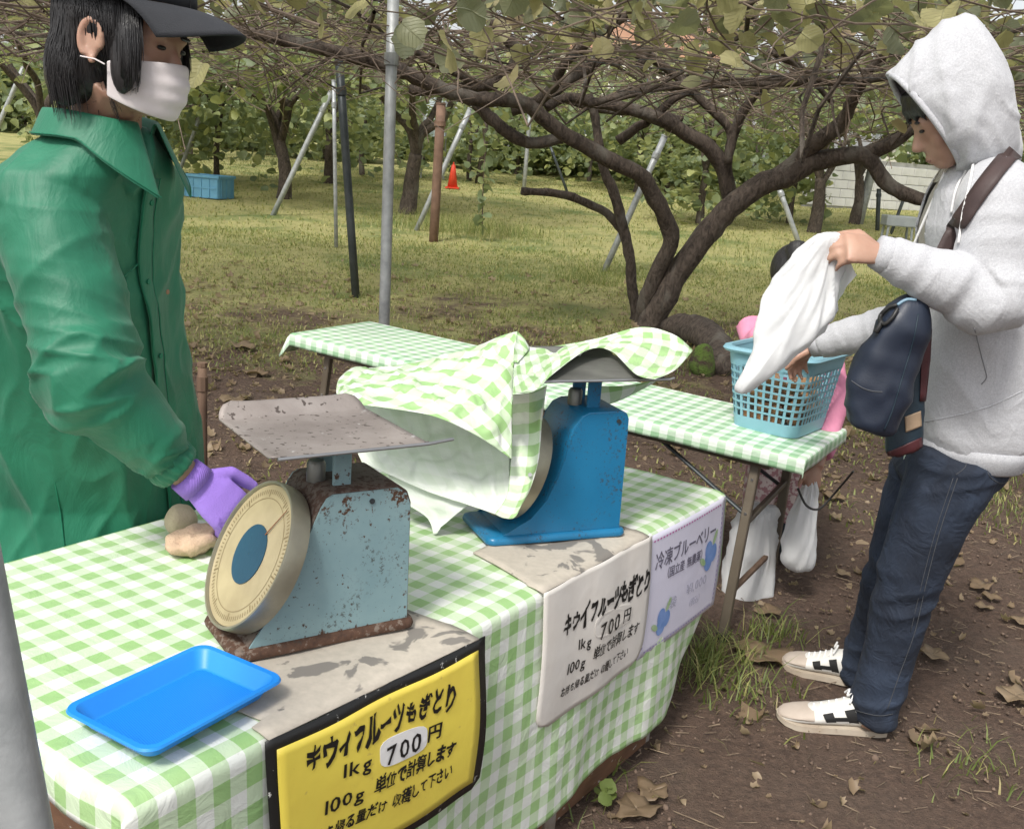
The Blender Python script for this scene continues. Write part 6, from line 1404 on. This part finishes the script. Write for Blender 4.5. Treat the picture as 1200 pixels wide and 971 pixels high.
# ------------------------------------------------------------------ polythene bags
def pbag(name, rows, Y, thick, label, amp=.01, seed=0, cat='bag', flap=None):
    rg = []
    for i, (xl, xr, y) in enumerate(rows):
        Yk = Y[i] if isinstance(Y, list) else Y; l, r__ = sk(xl, y, Yk), sk(xr, y + .02 * (xr - xl), Yk); c = (l + r__) / 2; h = (r__ - l) / 2; tk = min(thick, h.length * .9)
        rg.append([c + h * math.cos(2 * math.pi * k / 24) + V((.1, 1, 0)) * tk * math.sin(2 * math.pi * k / 24) for k in range(24)])
    me = fixn(MB().rings(rg).mesh()); o = bpy.data.objects.new('tmp', me); COL.objects.link(o); sub(o, 2); dg = bpy.context.evaluated_depsgraph_get(); dg.update(); me = smooth(bpy.data.meshes.new_from_object(o.evaluated_get(dg))); bpy.data.objects.remove(o)
    y0_ = rows[0][2]; pin = sk((rows[0][0] + rows[0][1]) / 2, y0_ - 12, Y[0] if isinstance(Y, list) else Y)
    def fold(p, q):
        v_ = p - pin; r_ = v_.length; an = math.atan2(v_.x, -v_.z); k = min(1, r_ / .12); side_ = 1 if q.y < 0 else -1
        return k * amp * (1.5 * (1 - 2.6 * abs(noise.noise(V((an * 5.5, r_ * 2.2, seed + side_))))) + .8 * (1 - 2.6 * abs(noise.noise(V((an * 9 + r_ * 6, r_ * 5, seed + 5 + side_))))) + .35 * noise.noise(V((p.x * 30, p.y * 30, p.z * 30))))
    displace(me, fold)
    if flap:
        fm = MB().grid(lambda u, v: spl([spl([sk(*c_) for c_ in row], v) for row in flap], u), 12, 12); fm2 = fixn(fm.mesh()); displace(fm2, lambda p, q: .006 * nz(p, 30, seed))
        me2 = bmesh.new(); me2.from_mesh(me); me2.from_mesh(fm2); me2.to_mesh(me); me2.free(); smooth(me)
    return obj(name, me, MAT['poly'], label=label, cat=cat)
pbag('carrier_bag', [(968, 984, 272), (950, 988, 279), (930, 990, 298), (912, 986, 322), (898, 980, 348), (890, 976, 372), (888, 952, 396), (884, 928, 416), (872, 900, 440), (862, 872, 457)], [2.44, 2.44, 2.45, 2.45, 2.44, 2.43, 2.42, 2.41, 2.41, 2.41], .022, 'white thin carrier bag held open by the hooded person', .006, 1,
     flap=[[(984, 296, 2.44), (978, 325, 2.48), (968, 350, 2.52)], [(996, 308, 2.43), (990, 330, 2.46), (975, 355, 2.50)], [(1004, 322, 2.43), (990, 340, 2.45), (976, 362, 2.48)]])
pbag('carrier_bag', [(948, 956, 560), (940, 956, 575), (930, 955, 600), (922, 953, 630), (918, 953, 650), (924, 948, 664)], 3.55, .05, 'white bag hanging from the child hand behind the table end', .010, 4)
pbag('white_sack', [(872, 912, 590), (862, 908, 612), (853, 906, 650), (848, 902, 690), (848, 898, 722), (856, 890, 735)], 3.62, .06, 'large white plastic sack standing behind the folding table legs', .010, 7, 'sack')
obj('cord', MB().tube(cat_spline([sk(935, 572, 3.3), sk(945, 592, 3.3), sk(960, 596, 3.3), sk(978, 578, 3.3), sk(1000, 552, 3.2)], 5), .004, 6), MAT['black'], label='thin black cord hanging from the far table end', cat='cord')

# ------------------------------------------------------------------ child behind the basket
cy = 4.02; cp = V((sk(925, 480, cy).x, cy, terr(0, cy))); ch = thing('person', cp, 'child in pink top standing behind the pale blue basket', 'person')
cf = V((-.2, -1, 0)).normalized(); cr_ = cf.cross(UP); chd = sk(930, 322, cy)
m_ = MB(); head_parts(m_, chd, cf, UP, .92); nb = chd - UP * .13
m_.tube([chd - UP * .06, nb - UP * .06], [.045, .05], 12)
hp_ = V((cp.x, cp.y, cp.z + .55)); m_.rings(torso_rings([(hp_, cf, .08, .11), (lerp(hp_, nb, .5), cf, .08, .11), (nb - UP * .08, cf, .08, .125), (nb - UP * .03, cf, .05, .06)], 20))
for q in (-1, 1): m_.tube([hp_ + cr_ * q * .06, hp_ + cr_ * q * .07 - UP * .28, V((cp.x, cp.y, cp.z + .02)) + cr_ * q * .075], [.065, .05, .035], 12)
c_sh, c_wr = nb - UP * .08 - cr_ * .14, sk(957, 548, 3.56); c_el = lerp(c_sh, c_wr, .5) - cr_ * .06 + UP * .0
m_.tube([c_sh, c_el, c_wr], [.038, .032, .024], 12); hand_parts(m_, c_wr, (sk(954, 562, 3.55) - c_wr), V((.3, -.9, 0)), .8, 1, (1.2, 1.2, 1.2, 1.2))
c_s2 = nb - UP * .08 + cr_ * .14; c_w2 = sk(893, 392, 3.9); m_.tube([c_s2, lerp(c_s2, c_w2, .5) - UP * .05, c_w2], [.038, .032, .024], 12); hand_parts(m_, c_w2, V((-.2, -.9, -.3)), UP, .78, 1)
obj('body', fuse(m_, .006, 4), MAT['skin'], ch)
for q in (-1, 1): obj('eye', MB().ell(chd + cf * .086 + cr_ * q * .028 - UP * .006, (cf * .006, cr_ * .011, UP * .006), 10, 8), MAT['ink'], ch)
hm = MB(); hm.ell(chd + UP * .02 - cf * .018, (cf * .105, cr_ * .092, UP * .102), 20, 14); hm.tube([chd - cf * .05 + UP * .0, chd - cf * .06 - UP * .10, chd - cf * .05 - UP * .17], [.075, .06, .03], 14); hm.tube([chd + cf * .03 - cr_ * .0 + UP * .10, chd + cf * .09 + UP * .06], [.05, .03], 10); obj('hair', fuse(hm, .007, 2), MAT['hair'], ch)
m_ = MB(); m_.rings(torso_rings([(hp_ - UP * .02, cf, .125, .165), (lerp(hp_, nb, .5), cf, .11, .15), (nb - UP * .08, cf, .10, .155), (nb - UP * .01, cf, .065, .075)], 24)); m_.tube([c_sh, c_el, lerp(c_el, c_wr, .82)], [.058, .054, .045], 14); m_.tube([c_s2, lerp(c_s2, c_w2, .5) - UP * .05, c_w2], [.058, .05, .042], 14)
pk_ = fuse(m_, .008, 5); displace(pk_, lambda p, q: .006 * nz(p, 14)); obj('pink_top', pk_, MAT['pink'], ch)
hdm = MB().tube([nb - cf * .05 - UP * .03 + cr_ * .06, nb - cf * .085 + UP * .0, nb - cf * .05 - UP * .03 - cr_ * .06], [.035, .05, .035], 12); obj('pink_hood', fuse(hdm, .008, 4), MAT['pink'], ch)
m_ = MB(); m_.rings(torso_rings([(hp_ + UP * .06, cf, .10, .13), (hp_ - UP * .05, cf, .11, .14)], 20))
for q in (-1, 1): m_.tube([hp_ + cr_ * q * .06, hp_ + cr_ * q * .07 - UP * .28, V((cp.x, cp.y, cp.z + .14)) + cr_ * q * .075], [.085, .07, .06], 14)
obj('floral_trousers', fuse(m_, .008, 4), MAT['floral'], ch)
for q in (-1, 1): f0 = V((cp.x, cp.y, cp.z)) + cr_ * q * .075; m2_ = MB(); m2_.tube([f0 + UP * .20, f0 + UP * .05], [.055, .05], 12); m2_.ell(f0 + cf * .05 + UP * .035, (cf * .10, cr_ * .045, UP * .038), 14, 10); obj('boot', fuse(m2_, .008, 3), MAT['navy2'], ch)

# ------------------------------------------------------------------ left: stallholder in green
GF = V((.965, -.262, 0)).normalized(); GR = GF.cross(UP)          # right side faces the camera
D0 = 2.10
gp = at(112, 560, 2.53); gchest = at(84, 320, 2.24); gneck = at(118, 160, 2.04); gbase = V((gp.x, gp.y, 0))
pg = thing('person', gbase, 'person in green jacket, dark cap and face mask reaching with a purple glove', 'person')
gs, ge, gw_ = at(58, 240, 2.0), at(106, 440, 1.97), at(202, 543, 2.08)
ghp = at(262, 592, 2.14); gd = (ghp - gw_).normalized()
gs2 = lerp(gchest, gneck, .5) - GR * .16 - GF * .05; ge2 = gs2 - GF * .08 - UP * .28; gw2 = ge2 + GF * .02 - UP * .22
hcg = at(147, 44, 1.93); hfg = V((.965, -.20, -.12)).normalized(); hug = V((.12, 0, .99)); hug = (hug - hfg * hug.dot(hfg)).normalized(); hrg = hfg.cross(hug)
m_ = MB(); head_parts(m_, hcg, hfg, hug, 1.12)
m_.tube([hcg - hug * .07, lerp(hcg, gneck, .7), gneck - UP * .06], [.066, .064, .08], 16)
m_.rings(torso_rings([(gp - UP * .02, GF, .11, .17), (lerp(gp, gchest, .5), GF, .115, .16), (gchest, GF, .12, .17), (lerp(gchest, gneck, .6), GF, .11, .18), (gneck - UP * .05, GF, .07, .09)], 24))
m_.tube([gs, lerp(gs, ge, .5), ge, lerp(ge, gw_, .5), gw_, gw_ + gd * .07], [.06, .052, .045, .042, .034, .028], 14); m_.tube([gs2, ge2, gw2], [.06, .045, .03], 14)
hand_parts(m_, gw2, -UP, -GR, 1.0, 1)
for q in (-1, 1): m_.tube([gp + GR * q * .09, V((gp.x, gp.y, .48)) + GR * q * .10 + GF * .02, V((gp.x, gp.y, .06)) + GR * q * .10], [.095, .065, .045], 14)
obj('body', fuse(m_, .0048, 4), MAT['skin'], pg)
gd = (ghp - gw_).normalized()
HG = lambda a, b_, c_: hcg + (hfg * a + hrg * b_ + hug * c_) * 1.12
for q in (-1, 1):
    obj('eye', MB().ell(HG(.087, q * .031, -.006), (hfg * .006, hrg * .013, hug * .0045), 12, 8), MAT['ink'], pg); obj('eyebrow', MB().ell(HG(.091, q * .032, .016), (hfg * .005, hrg * .017, hug * .004), 12, 8), MAT['hair'], pg)
# mask
def mk(u, v):
    a_ = lerp(-1.45, 1.45, u); zz = -.068 + (lerp(-.026, -.120, v) + .068) * (1 - .42 * (abs(a_) / 1.45) ** 2); bul = math.sin(math.pi * min(1, v * .8 + .05)); rr_ = .101 + .018 * bul * max(0, math.cos(a_)) ** 1.5 - .016 * v * v + .0022 * math.sin(v * 22) * max(0, math.cos(a_))
    return HG(math.cos(a_) * rr_ + .006, math.sin(a_) * (.074 - .012 * v), zz)
o = obj('face_mask', smooth(fixn(MB().grid(mk, 28, 14).mesh())), MAT['mask'], pg); solid(o, .002, off=0); sub(o, 1)
for q in (-1, 1): obj('mask_loop', MB().tube([HG(.02, q * .080, -.05), HG(.004, q * .084, -.045), HG(-.022, q * .084, -.045)], .0014, 6), MAT['mask'], pg)
# hair
hm = MB(); E2 = lambda p, a, b_, c_: hm.ell(p, (hfg * a * 1.12, hrg * b_ * 1.12, hug * c_ * 1.12), 22, 16)
E2(HG(-.022, 0, .02), .104, .086, .10); E2(HG(-.055, 0, -.050), .062, .080, .075)
for q in (-1, 1): E2(HG(-.065, q * .052, -.060), .042, .032, .070); E2(HG(.044, q * .062, -.022), .028, .018, .070)
hme = fuse(hm, .005, 4)
bv = BVHTree.FromPolygons([v.co.copy() for v in hme.vertices], [tuple(p.vertices) for p in hme.polygons])
st = MB(); RR = random.Random(3)
for k in range(3600):
    a_ = RR.uniform(-math.pi, math.pi); zt = RR.uniform(.03, .085); x0, y0 = math.cos(a_), math.sin(a_)
    if x0 > .72: continue
    if abs(y0) > .5 and -.12 < x0 * .1 + .012 < .028 and RR.random() < .97 and -.2 < x0 < .12: zt = max(zt, .04); ln = .03
    else: ln = RR.uniform(.12, .19) if x0 < .3 else RR.uniform(.10, .155)
    pts = []
    for j in range(6):
        z = zt - ln * j / 5; p = HG(-.02 + x0 * .16, y0 * .14, z); c_ = HG(-.02, 0, z); h = bv.ray_cast(p, (c_ - p).normalized())
        if h[0] is None: pw = pts[-1] - hug * ln * .2 * 1.12 - (p - c_).normalized() * .004 if pts else p
        else: pw = h[0] + (p - c_).normalized() * RR.uniform(.0005, .004)
        pts.append(pw + hfg * .004 * j * (1 if x0 > 0 else .4))
    st.tube(pts, [.0009, .0011, .0010, .0009, .0008, .0003], 3, cap=False)
bmx = bmesh.new(); bmx.from_mesh(hme); tmpm = st.mesh(); bmx.from_mesh(tmpm); bmx.to_mesh(hme); bmx.free(); smooth(hme); obj('hair', hme, MAT['hair'], pg)
# cap
cm = MB(); cg = []
for i in range(12):
    th = math.pi * .5 * i / 11; hh_ = math.sin(th); cg.append([HG(-.012 + math.cos(2 * math.pi * k / 36) * (.122 * max(.001, math.cos(th) ** .72)), math.sin(2 * math.pi * k / 36) * .105 * max(.001, math.cos(th) ** .72), .052 + .098 * hh_ + .012 * math.cos(2 * math.pi * k / 36)) for k in range(36)])
cap = obj('cap', smooth(fixn(cm.rings(cg, False).mesh())), MAT['cap'], pg); solid(cap, .003, off=0)
def brim(u, v):
    a_ = lerp(-1.12, 1.12, u); r0 = (.118, .101); f0 = math.cos(a_) * .122 - .012; s0 = math.sin(a_) * .105; ext = .100 * math.cos(a_ * .82) ** .8
    return HG(f0 + ext * v, s0 * (1 - .10 * v), .062 + .004 * v - .028 * v * v - .030 * (math.sin(a_) ** 2) * (.3 + v))
o = obj('cap_brim', smooth(fixn(MB().grid(brim, 28, 10).mesh())), MAT['cap'], cap); solid(o, .004, off=0)
obj('cap_button', MB().ell(HG(-.012, 0, .152), (hfg * .009, hrg * .009, hug * .005), 10, 6), MAT['cap'], cap)
for k in range(6):
    a_ = math.pi / 3 * k; obj('cap_seam', MB().tube([HG(-.012 + math.cos(a_) * .1235 * math.cos(th) ** .72, math.sin(a_) * .1065 * math.cos(th) ** .72, .053 + .099 * math.sin(th) + .012 * math.cos(a_)) for th in np.linspace(.0, 1.5, 10)], .0013, 5), MAT['black'], cap)
obj('cap_strap', MB().tube([HG(-.137, .02, .062), HG(-.125, .055, .05), HG(-.11, .075, .062)], .0022, 6), MAT['steel'], cap)
# jacket
m_ = MB(); low = gp - UP * .30
m_.rings(torso_rings([(low - UP * .02, GF, .240, .275), (gp - UP * .12, GF, .233, .27), (gp, GF, .226, .262), (lerp(gp, gchest, .5), GF, .208, .252), (gchest, GF, .178, .25), (lerp(gchest, gneck, .45), GF, .148, .245), (lerp(gchest, gneck, .75), GF, .135, .19), (gneck - UP * .02, GF, .098, .115), (gneck + UP * .01, GF, .085, .095)], 40))
ja = [gs - GR * .10 + UP * .03, gs, lerp(gs, ge, .5), ge, lerp(ge, gw_, .35), lerp(ge, gw_, .75), gw_ - gd * .012]
m_.tube(cat_spline(ja, 3), interp([.100, .104, .098, .086, .078, .064, .044], 3), 22)
m_.tube(cat_spline([gs2 + GR * .08, gs2, ge2, gw2], 3), interp([.085, .085, .08, .05], 3), 18)
jk = fuse(m_, .0062, 7)
def gfold(p, q):
    d, s, _c = polydist(p, [gs, ge, gw_]); Ln = (ge - gs).length; Lt = Ln + (gw_ - ge).length; v = 0
    cz_ = lambda n, k=3.2: max(0, 1 - k * abs(n)) ** 1.5
    if d < .15:
        kb = max(0, 1 - abs(s - Ln) / .12); kc = max(0, 1 - (Lt - s) / .10); g_ = p.dot(GF); r = p.dot(GR)
        v += (.006 + .018 * kb) * cz_(noise.noise(V((s * 9 + g_ * 6, r * 3, 1.3)))) + (.003 + .007 * kb) * cz_(noise.noise(V((s * 20 - g_ * 9, r * 6, 6.1)))) + .007 * noise.noise(V((s * 4, g_ * 9, 5))) + kc * .010 * cz_(noise.noise(V((s * 7, g_ * 30, p.z * 30))))
    else:
        u = p.dot(GF); r = p.dot(GR); v += .014 * noise.noise(V((u * 6 + r * 5, r * 6, p.z * 1.3))) + .012 * cz_(noise.noise(V((u * 5 + p.z * 1.5, r * 6 + p.z * 2.0, p.z * 1.6 + 4))), 3.0) + .006 * cz_(noise.noise(V((u * 11 - p.z * 4, r * 11, p.z * 5)))) + .004 * noise.noise(V((u * 16, r * 16, p.z * 7)))
    return v
displace(jk, gfold); obj('jacket', jk, MAT['jacket'], pg)
# placket, seams, snaps, badge
def tors(t, off, lift=.004):
    # t 0 at hem, 1 at neck; off = sideways distance from centre front (+ = camera side)
    zs = [low.z, gp.z, gchest.z, gneck.z]; z = lerp(low.z, gneck.z - .03, t); c = low.lerp(gneck, 0)
    P_ = [low - UP * .0, gp, lerp(gp, gchest, .5), gchest, lerp(gchest, gneck, .45), lerp(gchest, gneck, .75), gneck - UP * .02]; HFs = [.238, .226, .208, .178, .148, .135, .098]; HSs = [.274, .262, .252, .25, .245, .19, .115]
    zz = [q.z for q in P_]; cx = np.interp(z, zz, [q.x for q in P_]); cyy = np.interp(z, zz, [q.y for q in P_]); hf_ = np.interp(z, zz, HFs); hs_ = np.interp(z, zz, HSs)
    r = min(.98, abs(off) / hs_); f_ = hf_ * (1 - r ** 2.4) ** (1 / 2.4); p = V((cx, cyy, z)) + GF * (f_ + lift) + GR * off
    return p + GF * gfold(p, None)
def ribbon(name, o0, o1, t0, t1, mat, n=36, lift=.005):
    o = obj(name, smooth(fixn(MB().grid(lambda u, v: tors(lerp(t0, t1, u), lerp(o0, o1, v), lift), n, 4).mesh())), mat, pg); solid(o, .003, off=0); return o
ribbon('placket', -.012, .036, .06, .96, MAT['jacket'], lift=.007)
for of in (-.010, .034): obj('placket_seam', MB().tube([tors(lerp(.06, .96, k / 40), of, .0095) for k in range(41)], .0016, 5), MAT['seam'], pg)
for k in range(6): p = tors(.14 + .155 * k, .012, .010); obj('snap_button', MB().tube([p, p + GF * .003], .006, 12), MAT['seam'], pg)
p = tors(.73, -.07, .008); obj('chest_badge', MB().ell(p, (GF * .002, GR * .006, UP * .006), 12, 8), MAT['houseroof'], pg)
obj('yoke_seam', MB().tube([tors(lerp(.80, .70, k / 20), lerp(.03, .20, k / 20), .006) for k in range(21)], .0018, 5), MAT['seam'], pg)
obj('side_seam', MB().tube([tors(lerp(.75, .05, k / 30), .245, .0) for k in range(31)], .0018, 5), MAT['seam'], pg)
# armhole seam
sa = [gs - GR * .02 + UP * (.118 * math.cos(a_)) + GF * (.118 * math.sin(a_)) + GR * .03 for a_ in np.linspace(-1.0, 1.7, 16)]; 
# collar: two pointed leaves
gc = gneck + UP * .0
for q in (1, -1):
    def cf2(u, v, q=q):
        a_ = lerp(.18, 2.9, u) * q; base = .088; pt = max(0, 1 - u * 2.6); outw = .022 + .030 * min(1, v * 1.2)
        if v < .4: k = v / .4; rr_ = base + .006 * k; h = .004 + .046 * k
        else: k = (v - .4) / .6; rr_ = base + .006 + (.022 + .035 * pt) * k; h = .050 - (.056 + .095 * pt) * k
        return gc + GF * (math.cos(a_) * rr_ * 1.08 + .012 * pt * v) + GR * (math.sin(a_) * rr_ * 1.1 + q * .020 * pt * v) + UP * (h - .012 * max(0, math.cos(a_)))
    o = obj('collar', smooth(fixn(MB().grid(cf2, 30, 12).mesh())), MAT['jacket'], pg); solid(o, .003, off=0); sub(o, 1)
    obj('collar_edge', MB().tube([cf2(k / 30, .97) + UP * .002 + (cf2(k / 30, .97) - gc).normalized() * .003 for k in range(31)], .0012, 5), MAT['seam'], pg)
# elastic cuff with gathers
cu_ = []
for i in range(9):
    t = i / 8; c = gw_ + gd * lerp(-.025, .018, t); u_ = (UP - gd * UP.dot(gd)).normalized(); v_ = gd.cross(u_); cu_.append([c + (u_ * math.cos(2 * math.pi * k / 60) + v_ * math.sin(2 * math.pi * k / 60)) * (.046 + .005 * math.sin(math.pi * t) + .0028 * math.sin(k * 2.1 + i * .4) * (1 if k % 2 else .6)) for k in range(60)])
o = obj('elastic_cuff', smooth(fixn(MB().rings(cu_, False).mesh())), MAT['jacket'], pg); solid(o, .003, off=0)
# trousers and shoes (mostly hidden by the counter)
m_ = MB()
for q in (-1, 1): m_.tube([gp + GR * q * .09, V((gp.x, gp.y, .48)) + GR * q * .10 + GF * .02, V((gp.x, gp.y, .05)) + GR * q * .10], [.12, .09, .075], 14)
obj('trousers', fuse(m_, .01, 3), MAT['trouser'], pg)
for q in (-1, 1): obj('shoe', MB().ell(V((gp.x, gp.y, .045)) + GR * q * .10 + GF * .06, (GF * .14, GR * .05, UP * .05), 14, 10), MAT['black'], pg)
# purple glove
m_ = MB(); wst = gw_ + gd * .062
hand_parts(m_, wst, gd, V((.30, -.80, .50)), 1.15, side=-1, curl=(.44, .46, .46, .44), thumb=(.7, .2), spread=.16, L=1.15)
gl = fuse(m_, .0042, 2); glo = obj('glove', gl, MAT['glove'], pg); s_ = glo.modifiers.new('d', 'DISPLACE'); s_.strength = .003; s_.mid_level = 0
obj('glove_cuff', smooth(fixn(MB().tube([wst - gd * .030, wst - gd * .012, wst + gd * .008], [(.033, .039), (.034, .040), (.030, .041)], 24, ref=V((.30, -.80, .50))).mesh())), MAT['gloverib'], glo)
# wooden stake behind the jacket
g = atg(238, 470); pole('wooden_stake', V((sk(238, 470, 4.2).x, 4.2, terr(0, 4.2))), sk(237, 428, 4.2), .02, MAT['woodold'], 'short brown wooden stake just behind the green jacket front', 'stake', 8)
